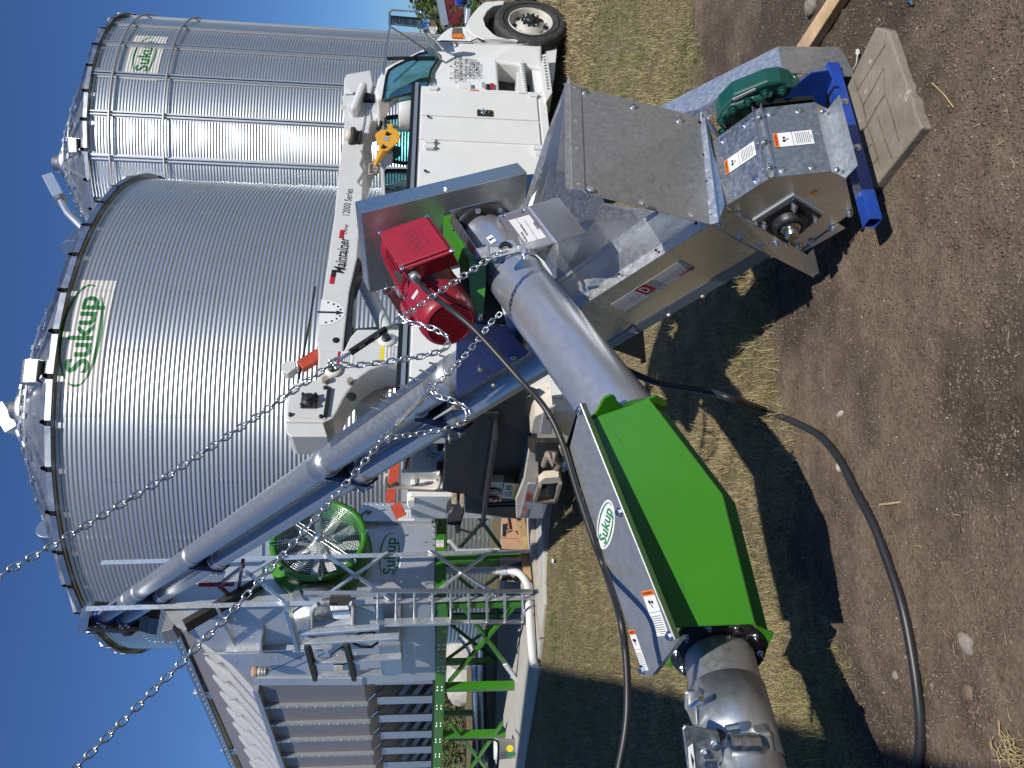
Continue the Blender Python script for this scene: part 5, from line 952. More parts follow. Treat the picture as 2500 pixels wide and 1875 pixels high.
# left hopper side, inner faces
def quad3(name, pts, m, th=.003): 
    pts = [np.asarray(p, float) for p in pts]; n_ = unit(np.cross(pts[1]-pts[0], pts[2]-pts[0])); return MB().prism(pts, n_*th).build(name, m, inc)
e1, e2 = W(*zm(*ZK, [(375, 640)])[0], 3.62), W(*zm(*ZK, [(1200, 55)])[0], 3.02); f1, f2 = hk([(405, 948)])[0], hk([(1632, 165)])[0]
quad3('hopper_slope', [f1-HS*.03, f2-HS*.03, e2, e1], 'galvanised_bright')
MB().beam(e1, e2, .006, .03, HS).build('slope_lip', 'galvanised_bright', inc)
g1, g2 = W(1468, 500, 3.16), W(1353, 586, 3.5)
rim1, rim2, rim3 = W(1390, 205, 3.22), W(1345, 420, 3.5), W(1318, 500, 3.62)
quad3('hopper_wall', [e2-HS*.0, e1, W(1330, 640, 3.75), W(1353, 586, 3.58), W(1475, 495, 3.2)], 'galvanised')
quad3('hopper_wall', [W(1475, 495, 3.2), W(1290, 632, 3.75), W(1308, 520, 3.85), rim1+HA*.0], 'galvanised')
quad3('hopper_back', [W(1240, 560, 4.0), W(1400, 700, 3.7), W(1345, 420, 3.9), W(1260, 430, 4.1)], 'galvanised')
# flared front panel
fA, fB, fC, fD = [W(*p, d) for p, d in zip(zm(*ZH, [(98, 258), (880, 455), (935, 1092), (112, 885)]), (2.98, 3.0, 2.72, 2.60))]
fn = unit(np.cross(fB-fA, fD-fA)); fn = fn if fn@(C-fA) > 0 else -fn
fo = MB().prism([fA, fB, fC, fD], -fn*.003).build('flared_panel', 'galvanised_dull', inc)
fx = unit(fD-fA); fy = unit(fB-fA); k = MB(); k.prism([fA+fy*.0+fn*.002, fA+fy*.045+fn*.002, fD+fy*.045+fn*.002, fD+fn*.002], fn*.003); k.build('panel_hem', 'galvanised_dull', fo)
MB().beam(fA-fy*.005, fD-fy*.005, .03, .004, fn).build('panel_lip', 'galvanised_bright', fo)
def fpnt(x, y): return onp(*zm(*ZH, [(x, y)])[0], fA, fn)
for x, y in ((190, 305), (480, 395), (755, 475)): MB().bolt(fpnt(x, y), fn, .010, .008).build('bolt', 'zinc', fo)
for x, y in ((222, 882), (533, 962), (828, 1035)): MB().bolt(fpnt(x, y), fn, .010, .002).build('rivet', 'galvanised_bright', fo)
k = MB()
for x, y in ((125, 285), (130, 480), (140, 645), (148, 858)): p = fpnt(x, y)+fn*.005; k.cyl(p, p+fn*.0006, .006, 10)
k.build('hem_holes', 'st_grey', fo)
MB().prism([W(*zm(*ZH, [c_])[0], d) for c_, d in (((98, 258), 2.975), ((92, 210), 2.99), ((-40, 560), 3.45), ((-180, 1000), 3.9), ((-170, 1030), 3.9), ((10, 560), 3.4))], V3(0, 0, -.004)).build('hopper_rim', 'galvanised_bright', inc)
quad3('hopper_side', [fA, W(1382, 207, 3.0), W(1300, 505, 3.9), W(1345, 560, 3.7), W(1560, 470, 3.25), fB-fy*.1], 'galvanised')
# boot
bw = .29
b1_ = hz([(1020, 978), (1297, 800)]); P0, P1_ = b1_; P2, P3, P4, P5 = hz([(1650, 765), (1742, 808), (1785, 1010), (1480, 1252)])
boot = MB().prism([P0, P1_, P2, P3, P4, P5], -HS*.004).build('boot_side', 'boot_steel', inc)
boot2 = MB().prism([p-HS*bw for p in (P0, P1_, P2, P3, P4, P5)], -HS*.004).build('boot_side', 'boot_steel', inc)
def cover(a, b_, nm, ext=.012, m='galvanised'):
    d = unit(b_-a); n_ = unit(np.cross(d, HS)); n_ = n_ if n_@(((P0+P5)/2)-a) < 0 else -n_
    o = MB().prism([a+HS*ext, b_+HS*ext, b_-HS*(bw+ext), a-HS*(bw+ext)], n_*.004).build(nm, m, inc); return o, d, n_
o1, d1, n1 = cover(P0, P1_, 'front_cover'); o2, d2, n2 = cover(P1_, P2, 'front_cover'); o3, d3, n3 = cover(P2, P3, 'lower_cover'); cover(P4, P5, 'bottom_cover', 0)
for o_, a, b_, n_ in ((o1, P0, P1_, n1), (o2, P1_, P2, n2)):
    dd_ = b_-a
    for f in (.22, .72):
        for g in (.06, .94): MB().bolt(a+dd_*f-HS*bw*g+n_*.004, n_, .010, .006).build('bolt', 'zinc', o_)
    X = unit(-HS); Y = unit(a-b_); warning(o_, a+dd_*.5-HS*bw*.5+n_*.005, unit(dd_), np.cross(n_, unit(dd_)), .135, .062, True)
# flanges of the two covers, standing proud
for o_, p, n_, dr in ((o1, P1_-d1*.004, n1, d1), (o2, P1_+d2*.006, n2, d2)):
    MB().prism([p+HS*.012, p-HS*(bw+.012), p-HS*(bw+.012)+n_*.028, p+HS*.012+n_*.028], dr*.003).build('cover_flange', 'galvanised', o_)
for g in (.1, .5, .9): MB().cyl(P1_-HS*bw*g-d1*.02+n1*.018, P1_-HS*bw*g+d2*.035+n1*.018, .0045, 8).bolt(P1_-HS*bw*g+d2*.01+n1*.018, d2, .009, .008).build('bolt', 'zinc', o2)
lipa = P3+n3*.0; MB().prism([P3+HS*.014-d3*.01, P3-HS*(bw+.014)-d3*.01, P3-HS*(bw+.014)+n2*.05+n3*.03, P3+HS*.014+n2*.05+n3*.03], d3*.003).build('cover_lip', 'galvanised_bright', o3)
for g in (.04, .96): MB().bolt((P2+P3)/2-HS*bw*g+n3*.004, n3, .010, .008).build('bolt', 'zinc', o3)
for x, y in ((1105, 1028), (1210, 1080), (1290, 1130), (1385, 1180), (1465, 1218)): MB().bolt(hz([(x, y)])[0]+HS*.002, HS, .010, .010, .008).build('bolt', 'zinc', boot)
for x, y in ((1763, 1022), (1665, 1110), (1540, 1190)): MB().bolt(hz([(x, y)])[0]+HS*.004, HS, .010, .010, .005).build('bolt', 'zinc', boot)
MB().prism(hz([(1480, 1252), (1700, 1085), (1740, 1110), (1560, 1215), (1475, 1260)], -.004), HS*.004).build('boot_hem', 'galvanised_bright', boot)
# long angle flange between boot and trough
a_, b_, c_, d_ = hz([(1010, 985), (935, 1095), (1540, 1402), (1510, 1270)], -.02); MB().prism([a_, b_, c_, hz([(1515, 1275)], -.02)[0]], -HS*.003).build('joint_flange', 'boot_steel', inc)
MB().prism([c_, hz([(1515, 1275)], -.02)[0], hz([(1552, 1235)], -.02)[0], hz([(1585, 1378)], -.02)[0]], HS*.004).build('flange_return', 'galvanised_bright', inc)
for x, y in ((1003, 1098), (1120, 1165), (1240, 1225), (1330, 1205)): MB().bolt(hz([(x, y)], -.02)[0], HS, .011, .012, .004).build('bolt', 'zinc', inc)
# seam angle between flared panel and boot
q = MB(); a_, b_ = fC+fn*.004, fB+fn*.004; dn = unit(np.cross(fn, b_-a_)); dn = dn if dn@(P0-fC) > -9 else -dn
q.prism([W(*zm(*ZH, [p])[0], d) for p, d in (((905, 452), 2.98), ((985, 1078), 2.70), ((935, 1092), 2.72), ((862, 480), 3.0))], -fn*.003); q = q.build('panel_flange', 'galvanised_bright', inc)
for x, y in ((875, 490), (902, 683), (922, 842), (948, 1045)): p = W(*zm(*ZH, [(x, y)])[0], 2.72+(1080-y)/600*.27)+fn*.004; MB().cyl(p, p+fn*.001, .009, 12).build('slot', 'black' if y < 900 else 'zinc', q)
MB().prism([W(*zm(*ZH, [p])[0], d) for p, d in (((905, 452), 3.01), ((985, 1078), 2.73), ((1022, 980), 2.76), ((960, 600), 2.98))], -fn*.003).build('boot_neck', 'galvanised', inc)
# flange bearing on the boot
bc = hz([(1408, 1062)], 0)[0]; bd_ = hz([(1425, 950), (1555, 1030), (1385, 1165), (1250, 1060)]); bc = sum(bd_)/4
wt = [bc+(p-bc)*1.42 for p in bd_]; MB().prism(wt, HS*.006).build('bearing_gasket', 'poly_white', boot, .004)
brg = MB(); brg.prism([bc+(p-bc)*1.28+HS*.006 for p in bd_], HS*.014); brg = brg.build('flange_bearing', 'iron', boot, .006, 3)
MB().lathe(bc+HS*.018, HS, [(.066, 0), (.064, .018), (.058, .034), (.044, .038), (.044, .022), (0, .022)], 40).build('bearing_housing', 'iron', brg)
MB().lathe(bc+HS*.03, HS, [(.038, 0), (.038, .024), (.033, .026), (0, .026)], 36).build('lock_collar', 'shaft_steel', brg); MB().lathe(bc+HS*.05, HS, [(.026, 0), (.026, .035), (.024, .038), (0, .038)], 36).build('shaft', 'shaft_steel', brg)
for p in bd_: MB().lathe(p+HS*.02, HS, [(.014, 0), (.014, .003)], 14).cyl(p+HS*.021, p+HS*.037, .0125, 6, smooth=False).cyl(p+HS*.037, p+HS*.05, .007, 10).build('bolt', 'zinc', brg)
k = MB(); text(k, '2', bc+HS*.0885, unit(AH), Z3, .022, .0); k.build('stamped_number', 'iron', brg)
k = MB(); oval(k, hz([(1557, 905)])[0]+HS*.002, HA, Z3, .014, .010, 16); k.build('rotation_sticker', 'yellow_paint', boot)
# blue skid
ske = W(2137, 551, 2.69); skd = unit(G(2065, 165)-G(2170, 560)); sk = MB(); sz = .025
ska = W(2130, 545, 2.70); skb = W(2030, 172, 3.06); skd = unit(skb-ska); skb = ska+skd*.80; sn = unit(np.cross(Z3, skd)); o_ = [(-sz, -sz), (sz, -sz), (sz, sz), (-sz, sz)]; i_ = [(-sz*.82, -sz*.82), (sz*.82, -sz*.82), (sz*.82, sz*.82), (-sz*.82, sz*.82)]
vs = [p+sn*a+Z3*b_ for p in (ska, skb) for a, b_ in o_+i_]; sk.add(vs, [(0, 1, 9, 8), (1, 2, 10, 9), (2, 3, 11, 10), (3, 0, 8, 11), (4, 5, 13, 12), (5, 6, 14, 13), (6, 7, 15, 14), (7, 4, 12, 15), (0, 1, 5, 4), (1, 2, 6, 5), (2, 3, 7, 6), (3, 0, 4, 7), (8, 9, 13, 12), (9, 10, 14, 13), (10, 11, 15, 14), (11, 8, 12, 15)])
sko = sk.build('skid', 'blue_paint', inc, .004)
for f in (.42, .72): MB().bolt(ska+skd*.8*f-sn*sz if sn[1] > 0 else ska+skd*.8*f+sn*sz, -sn if sn[1] > 0 else sn, .011, .008).build('bolt', 'zinc', sko)
bp0 = P3-HS*(bw+.06); 
bpl = [onp(*p, skb-skd*.16, skd) for p in zm(*ZH, [(1270, 385), (1290, 378), (1480, 235), (1540, 190), (1640, 175), (1665, 225), (1625, 330), (1640, 440), (1560, 395), (1270, 395)])]
MB().prism(bpl, skd*.006).build('skid_bracket', 'blue_paint', inc, .002)
# teal gear reducer with long belt guard behind the boot
gp = lambda x, y, o: onp(*zm(*ZH, [(x, y)])[0], HP-HS*o, HS)
go = bw+.05
gb = MB().prism([gp(x, y, go+.02) for x, y in ((1040, 575), (985, 510), (968, 470), (1000, 410), (1040, 370), (1080, 330), (1280, 250), (1360, 240), (1440, 262), (1420, 330), (1290, 380), (1230, 470), (1100, 540))], -HS*.08).build('gear_reducer', 'teal_paint', inc, .015, 3)
MB().prism([gp(x, y, go) for x, y in ((1040, 560), (1000, 500), (1010, 440), (1060, 400), (1200, 350), (1330, 320), (1280, 390), (1220, 450), (1130, 530))], -HS*.05).build('gear_cover', 'teal_paint', gb, .02, 3)
MB().ring(gp(1408, 235, go+.05), HA, .028, .008, 24, 8).build('lifting_eye', 'teal_paint', gb)
for x, y in ((1362, 292), (1262, 310), (1162, 358), (1070, 402), (1003, 468), (1010, 535)): MB().bolt(gp(x, y, go), HS, .012, .012, .01).build('bolt', 'teal_paint', gb)
k = MB(); k.prism([gp(x, y, go+.018) for x, y in ((1068, 345), (1205, 280), (1210, 292), (1075, 358))], HS*.002); k.build('name_plate', 'st_white', gb)
g0, g1_, g2_, g3 = [gp(x, y, go+.12) for x, y in ((605, 408), (1340, 35), (1368, 152), (720, 455))]
up_ = unit(np.cross(g1_-g0, HS)); up_ = up_ if up_[2] > 0 else -up_
t0, t1 = W(*zm(*ZH, [(610, 406)])[0], 3.62), W(*zm(*ZH, [(1340, 36)])[0], 3.12); t2, t3 = W(*zm(*ZH, [(1367, 190)])[0], 3.02), W(*zm(*ZH, [(745, 455)])[0], 3.42)
MB().prism([t0, t1, t2, t3], -Z3*.004).build('belt_guard_top', 'galvanised_bright', inc)
dn_ = -Z3*.30+HS*.0; MB().prism([t1, t1+dn_-HS*.02, t2+dn_, t2], unit(np.cross(t1-t2, Z3))*.003).build('belt_guard_end', 'galvanised_dull', inc); MB().prism([t0, t1, t1+dn_, t0+dn_], -HS*.003).build('belt_guard_back', 'galvanised_dull', inc)
MB().prism([t3, t2, t2-Z3*.05, t3-Z3*.05], HS*.003).build('belt_guard_lip', 'teal_paint', inc)
MB().prism([W(*zm(*ZH, [p])[0], d) for p, d in (((740, 458), 3.42), ((880, 422), 3.3), ((1005, 345), 3.22), ((1000, 385), 3.22), ((920, 470), 3.3), ((1010, 590), 3.15), ((975, 575), 3.15), ((880, 480), 3.3))], -HS*.02).build('guard_bracket', 'galvanised', inc)
MB().prism([P1_-HS*(bw+.03), P2-HS*(bw+.03), P4-HS*(bw+.03), P5-HS*(bw+.03)], -HS*.02).build('reducer_mount', 'black', inc)
# lump of soil on the skid
# ---------------------------------------------------------------- unloading auger hanging across the foreground
UD = dirv(38, 18); UR = unit(np.cross(UD, Z3)); UV = np.cross(UR, UD); T1 = W(1299, 729, 3.34); RT = .130
def ua(s, r=0., v=0.): return T1+UD*s+UR*r+UV*v
def up_(x, y, s): return onp(x, y, ua(s), UD)
ZW = (800, 400, 3.3862); ZX = (1350, 950, 2.371); ZY = (1350, 1350, 3.16)
unl = thing('unload_auger', 'silver unloading auger with green elbow housing and red motor, hung on chains', 'auger', (.3, 3.2, 0))
# flange positions: start of the green housing
sA = float((W(1525, 992, 2.62)-T1)@UD)
q = MB(); q.tube([ua(sA+.0), ua(.20)], RT, 64); tube = q.build('tube', 'silver_paint', unl)
MB().beam(ua(sA, -.055, .114), ua(.2, -.055, .114), .008, .003, UV).build('tube_seam', 'silver_paint', tube)
q = MB(); q.lathe(ua(.20), UD, [(RT+.004, -.03), (RT+.004, 0), (.05, .005)], 56); q.build('end_ring', 'silver_paint', tube)
# neck and head inside the square frame
q = MB(); q.tube([ua(.20), ua(.66)], RT*.93, 56); q.build('neck', 'silver_paint', unl)
q = MB(); q.lathe(ua(.60), UD, [(RT*.93, 0), (.175, 0), (.175, .012), (RT*.93, .012)], 56); fl_ = q.build('head_flange', 'iron', unl)
for i in range(8): a = 2*math.pi*i/8+.3; MB().bolt(ua(.60, .152*math.cos(a), .152*math.sin(a)), -UD, .010, .01, .008).build('bolt', 'zinc', fl_)
fr = [up_(*p, .66) for p in zm(*ZW, [(1020, 400), (1480, 285), (1545, 400), (1320, 700), (1230, 760), (1150, 640)])]
MB().prism([up_(x, y, .64) for x, y in zm(*ZW, [(1010, 390), (1480, 280), (1530, 360), (1640, 560), (1560, 720), (1230, 740)])], UD*.006).build('head_plate', 'galvanised', unl)
sq = MB(); A1, A2, A3 = [up_(*p, .42) for p in zm(*ZW, [(1015, 455), (1230, 740), (1225, 700)])]
f1, f2 = up_(*zm(*ZW, [(1018, 395)])[0], .64), up_(*zm(*ZW, [(1226, 700)])[0], .36)
sq.prism([W(*p, d) for p, d in zip(zm(*ZW, [(1018, 392), (1226, 700), (1222, 780), (1015, 500)]), (3.72, 3.38, 3.38, 3.72))], -UV*.004); sq.build('frame_side', 'galvanised', unl)
sq = MB(); sq.prism([W(*p, d) for p, d in zip(zm(*ZW, [(1226, 702), (1345, 682), (1345, 770), (1222, 785)]), (3.38, 3.30, 3.30, 3.38))], UD*.004); sq.build('frame_face', 'galvanised_bright', unl)
# chain bracket plates
b1p = MB().prism([W(*p, 3.2) for p in zm(*ZW, [(1345, 680), (1515, 628), (1620, 740), (1618, 822), (1480, 735), (1460, 775), (1350, 780)])], UD*.006).build('chain_plate', 'galvanised', unl, .003)
b2p = MB().prism([W(*p, 3.14) for p in zm(*ZW, [(1572, 680), (1615, 680), (1665, 750), (1665, 805), (1622, 790), (1612, 745), (1575, 700)])], UD*.006).build('chain_plate', 'galvanised', unl, .003)
MB().cyl(W(*zm(*ZW, [(1470, 700)])[0], 3.18), W(*zm(*ZW, [(1470, 700)])[0], 3.22), .03, 20).build('chain_hole', 'black', b1p)
MB().cyl(W(*zm(*ZW, [(1625, 750)])[0], 3.1), W(*zm(*ZW, [(1715, 722)])[0], 3.05), .006, 10).build('bolt', 'zinc', b2p)
MB().prism([W(*p, 3.18) for p in zm(*ZW, [(1340, 690), (1600, 690), (1600, 720), (1350, 785)])], UD*.02).build('band', 'galvanised_dull', unl)
# drive box with paper label
E1, E2, E3, E4 = [up_(*p, .30) for p in zm(*ZW, [(1395, 430), (1660, 355), (1892, 655), (1615, 740)])]
# box top face plane: normal leans up and to the viewer
bn = unit(-UD*.25+UV*.97-UR*.05); BC = W(*zm(*ZW, [(1640, 545)])[0], 3.12)
bt = [onp(*p, BC, bn) for p in zm(*ZW, [(1397, 432), (1655, 352), (1892, 657), (1600, 735), (1590, 700)])]
MB().prism(bt, -bn*.16).build('discharge_box', 'silver_paint', unl, .006)
lbn = MB(); lq = [onp(*p, BC+bn*.0015, bn) for p in zm(*ZW, [(1495, 468), (1665, 420), (1808, 605), (1638, 655)])]; lbn.add(lq, [(0, 1, 2, 3)]); pl_ = lbn.build('paper_label', 'st_white', unl)
px_ = unit(lq[1]-lq[2]); py_ = unit(lq[0]-lq[3]); px2 = unit(lq[3]-lq[0])  # along the reading direction (image up-right)
rd = unit(lq[1]-lq[2]+0*px_); rx = unit((lq[0]-lq[3])); 
def lab(s, x, y, fit, h, m='st_black', bold=0.):
    k = MB(); o_ = onp(*zm(*ZW, [(x, y)])[0], BC+bn*.003, bn); X = unit(onp(*zm(*ZW, [(1620, 535)])[0], BC, bn)-onp(*zm(*ZW, [(1650, 580)])[0], BC, bn)); Yy = np.cross(bn, X); text(k, s, o_, X, Yy, h, bold, fit=fit); k.build('label_text', m, pl_)
lab('Sukup', 1622, 605, .05, .022, 'st_black', .01); lab('E5042', 1622, 543, .055, .02, 'st_black', .008); lab('NO. 54626/84 MT UNDERSILO', 1680, 545, .10, .008); lab('HOLLOWED LB18', 1590, 500, .07, .007); lab('||||||||||', 1722, 510, .035, .018, 'st_black', .01)
for x, y in ((1460, 432), (1617, 388)): MB().bolt(onp(*zm(*ZW, [(x, y)])[0], BC, bn), bn, .006, .003).build('screw', 'zinc', unl)
# rotation sticker on the neck
k = MB(); rp_ = ua(.36); n_ = unit(UV*.8-UR*.5-UD*.1); Xr = unit(np.cross(n_, UD)); 
def neckp(a, s): return ua(s, RT*.945*math.sin(a), RT*.945*math.cos(a))
def neck_at(x, y):
    best = None
    for a in np.linspace(-1.8, 1.2, 121):
        for s in np.linspace(.2, .6, 61):
            P_ = neckp(a, s); d_ = P_-C; z_ = d_@F; ex = (1250+FPX*(d_@VH)/z_-x)**2+(937.5-FPX*(d_@UH)/z_-y)**2
            if (best is None or ex < best[0]) and (P_-ua(s))@(C-P_) > 0: best = (ex, a, s)
    return best[1], best[2]
(a_0, s_0) = neck_at(*zm(*ZW, [(1318, 620)])[0]); (a_1, s_1) = neck_at(*zm(*ZW, [(1480, 560)])[0])
aa = np.linspace(a_0, a_1, 10); vs = []; hh_ = .032
for a in aa: vs += [neckp(a, (s_0+s_1)/2-hh_)*1, neckp(a, (s_0+s_1)/2+hh_)]
vs = [v+unit(v-ua((v-T1)@UD))*.0012 for v in vs]; k.add(vs, [(2*i, 2*i+2, 2*i+3, 2*i+1) for i in range(9)]); stk = k.build('rotation_sticker', 'st_white', unl)
k = MB(); am = np.linspace(a_0+(a_1-a_0)*.12, a_0+(a_1-a_0)*.9, 9); sm_ = (s_0+s_1)/2; wds = [0, .016, .006, .006, .006, .006, .006, .006, .006]; vs = []
for a, w_ in zip(am, wds):
    for sg in (-1, 1): v = neckp(a, sm_+sg*w_); vs.append(v+unit(v-ua(sm_+sg*w_))*.002)
k.add(vs, [(2*i, 2*i+2, 2*i+3, 2*i+1) for i in range(8)]); k.build('arrow', 'st_black', stk)
# belt guard box (back plate faces the camera)
SG = .80; P_ = [up_(*p, SG) for p in ((881, 520), (1287, 421), (1278, 560), (902, 714.5))]
e1_ = unit(P_[0]-P_[1]); wdt_ = P_[3]-P_[0]; P_[2] = P_[1]+wdt_*.98
gm = MB().prism([p-UD*.0+UD*.002 for p in P_], UD*.13).build('belt_guard', 'galvanised', unl, .003)
cen_ = sum(P_)/4; k = MB(); k.prism([cen_+(p-cen_)*.992-UD*.004 for p in P_], UD*.004); k.build('guard_plate', 'sheet_steel', gm)
for x, y in zm(*ZW, [(980, 208)]): p = onp(x, y, P_[0]+UD*.02, np.cross(UD, e1_)); MB().bolt(p, unit(np.cross(UD, e1_))*(1 if np.cross(UD, e1_)@(p-cen_) > 0 else -1), .011, .01).build('bolt', 'zinc', gm)
for x, y in zm(*ZW, [(268, 515), (312, 935)]): p = onp(x, y, P_[0]+e1_*.001, e1_); MB().bolt(p, e1_, .011, .01).build('bolt', 'zinc', gm)
# green motor mount
MB().prism([W(*p, 3.42) for p in zm(*ZW, [(1165, 772), (1310, 768), (1308, 1000), (1280, 1300), (1190, 1318), (1178, 1280)])], UR*.006).build('motor_mount', 'green_paint', unl, .002)
MB().prism([W(*p, d) for p, d in zip(zm(*ZW, [(950, 440), (972, 430), (1185, 775), (1165, 790)]), (3.85, 3.85, 3.42, 3.42))], -UV*.02).build('motor_mount', 'green_paint', unl, .002)
MB().prism([W(*p, d) for p, d in zip(zm(*ZW, [(952, 440), (1165, 790), (1168, 960), (955, 640)]), (3.86, 3.43, 3.43, 3.86))], UR*.006).build('motor_mount', 'green_paint', unl, .002)
MB().prism([W(*p, d) for p, d in zip(zm(*ZW, [(950, 440), (1020, 420), (1030, 460), (965, 470)]), (3.85, 3.78, 3.78, 3.85))], UD*.006).build('motor_mount', 'green_paint', unl, .002)
MB().lathe(W(*zm(*ZW, [(1258, 1265)])[0], 3.40), -UR, [(0, .012), (.013, .012), (.013, -.01)], 12).build('mount_bolt', 'zinc', unl)
MB().prism([W(*p, 3.56) for p in zm(*ZW, [(1090, 800), (1300, 760), (1350, 880), (1440, 1190), (1480, 1330), (1290, 1330), (1110, 1300)])], F*.02).build('mount_base', 'dryer_dark', unl)
# red motor
motor = thing('electric_motor', 'red electric motor with finned body and mesh fan cowl beside the silver tube', 'motor', W(1040, 700, 3.4))
MO = W(*zm(*ZW, [(925, 1170)])[0], 3.36); 
def ma(s, r=0., v=0.): return MO+UD*s+UR*r+UV*v
RM = .131
q = MB(); q.lathe(ma(0), UD, [(RM*.98, -.1), (RM, .0), (RM*1.02, .10), (RM*1.0, .13), (RM*.9, .13)], 56); q.lathe(ma(-.10), UD, [(RM*.98, 0), (RM*.93, -.035), (RM*.82, -.055), (RM*.78, -.055)], 56); cw_ = q.build('fan_cowl', 'red_motor', motor)
MB().lathe(ma(-.148), UD, [(0, 0), (RM*.79, 0), (RM*.79, .02)], 48).build('cowl_dark', 'motor_dark', cw_)
q = MB()
for i in range(-9, 10):
    v_ = i*.0115; h_ = math.sqrt(max(0, (RM*.78)**2-v_*v_)); q.beam(ma(-.153, -h_, v_), ma(-.153, h_, v_), .004, .004, UD); q.beam(ma(-.1535, v_, -h_), ma(-.1535, v_, h_), .004, .004, UD)
q.ring(ma(-.153), UD, RM*.78, .004, 48, 6); q.build('cowl_mesh', 'red_motor', cw_)
q = MB(); q.lathe(ma(.12), UD, [(RM*.84, 0), (RM*.84, .38), (RM*.97, .39), (RM*.97, .44), (RM*.8, .47), (.05, .49)], 48); mb_ = q.build('motor_body', 'red_motor', motor)
q = MB()
for i in range(44):
    a = 2*math.pi*i/44; e = UR*math.cos(a)+UV*math.sin(a); s_ = np.cross(UD, e)
    q.box(ma(.32)+e*RM*.9, UD*.17, e*RM*.1, s_*.0028)
q.build('cooling_fins', 'red_motor', mb_)
k = MB(); k.beam(ma(-.02, -.05, RM*.98), ma(.12, -.05, RM*1.0), .045, .03, UV); k.build('cowl_rib', 'red_motor', cw_)
# terminal box: top face seen with raised letters
tn_ = unit(-F*.82+UH*.42-VH*.22); TBc = W(*zm(*ZW, [(728, 650)])[0], 3.22)
tb = [onp(*p, TBc, tn_) for p in zm(*ZW, [(412, 562), (830, 422), (1048, 720), (605, 880)])]; tc_ = sum(tb)/4
q = MB(); q.prism([tc_+(p-tc_)*1.0 for p in tb], -tn_*.018); tbo = q.build('terminal_lid', 'red_motor', motor, .008, 3)
MB().prism([tc_+(p-tc_)*.90+tn_*.012 for p in tb], -tn_*.014).build('lid_raised', 'red_motor', tbo, .012, 3)
MB().prism([tc_+(p-tc_)*.95-tn_*.018 for p in tb], -tn_*.085).build('terminal_box', 'red_motor', motor, .006)
for p in tb: MB().bolt(tc_+(p-tc_)*.93+tn_*.001, tn_, .007, .005).build('screw', 'zinc', tbo)
wa, wb = [onp(*p, TBc+tn_*.013, tn_) for p in zm(*ZW, [(660, 690), (760, 560)])]; 
wX = unit(onp(*zm(*ZW, [(740, 560)])[0], TBc, tn_)-onp(*zm(*ZW, [(700, 690)])[0], TBc, tn_)); wX = unit(tb[0]-tb[3]); wY = np.cross(tn_, wX); wo = onp(*zm(*ZW, [(722, 628)])[0], TBc+tn_*.0128, tn_)
k = MB(); v_, f_ = text_geo('WEG', .062, .0015); k_ = MB(); k_.add([wo+wX*a+wY*b_ for a, b_, _ in v_], f_)
k_.build('raised_letters', 'motor_letters' if 'motor_letters' in MAT else mat('motor_letters', (.20, .008, .018), .5), tbo)
k = MB()
for sg, ln in ((1, .125), (-1, .125), (-1.18, .10)): quad(k, wo+wY*.036*sg, wX, wY, ln, .003)
k.build('letter_bars', 'motor_letters', tbo)
# gland and cable, lifting eye, name plates
gp0 = W(*zm(*ZW, [(705, 905)])[0], 3.22); gp1 = W(*zm(*ZW, [(740, 965)])[0], 3.16); gd0 = unit(gp1-gp0)
MB().lathe(gp0, gd0, [(0, -.02), (.021, -.02), (.021, .012), (.017, .014), (.023, .03), (.022, .05), (.016, .056), (0, .056)], 14).build('cable_gland', 'galvanised_dull', motor, 0)
le = W(*zm(*ZW, [(503, 1050)])[0], 3.30); MB().ring(le, unit(UD+UR*.3), .02, .0065, 24, 8).cyl(le+UD*.02, le+UD*.045, .012, 12).build('lifting_eye', 'shaft_steel', motor)
k = MB(); k.prism([W(*p, 3.27) for p in zm(*ZW, [(740, 1035), (750, 1058), (710, 1125), (688, 1108)])], F*.002); k.build('name_plate', 'st_white', motor)
k = MB(); k.prism([W(*p, 3.31) for p in zm(*ZW, [(555, 872), (628, 925), (600, 1000), (545, 905)])], F*.003); k.build('rating_plate', 'black_plate', motor)
# green elbow housing
def pw(pts, d, z=ZX): return [W(*p, dd_) for p, dd_ in zip(zm(*z, pts), d if hasattr(d, '__len__') else [d]*len(pts))]
# front face plane through three estimated points
g_a, g_b, g_c = W(1465, 1020, 2.58), W(1588, 974, 2.58), W(1672, 1525, 2.47)
gn = unit(np.cross(g_b-g_a, g_c-g_a)); gn = gn if gn@(C-g_a) > 0 else -gn
def gf(pts, o=0., z=ZX): return [onp(*p, g_a+gn*o, gn) for p in zm(*z, pts)]
face = gf([(185, 182), (560, 55), (985, 612), (1172, 1362), (745, 1378), (640, 1410), (420, 900)])
MB().prism(face, -gn*.26).build('elbow_housing', 'green_paint', unl, .004)
for pts in ([(350, 250), (357, 250), (403, 318), (396, 318)], [(736, 1122), (748, 1122), (765, 1218), (755, 1218)]): MB().prism(gf(pts, .0015), -gn*.001).build('weld_tab', 'green_dark_paint', unl)
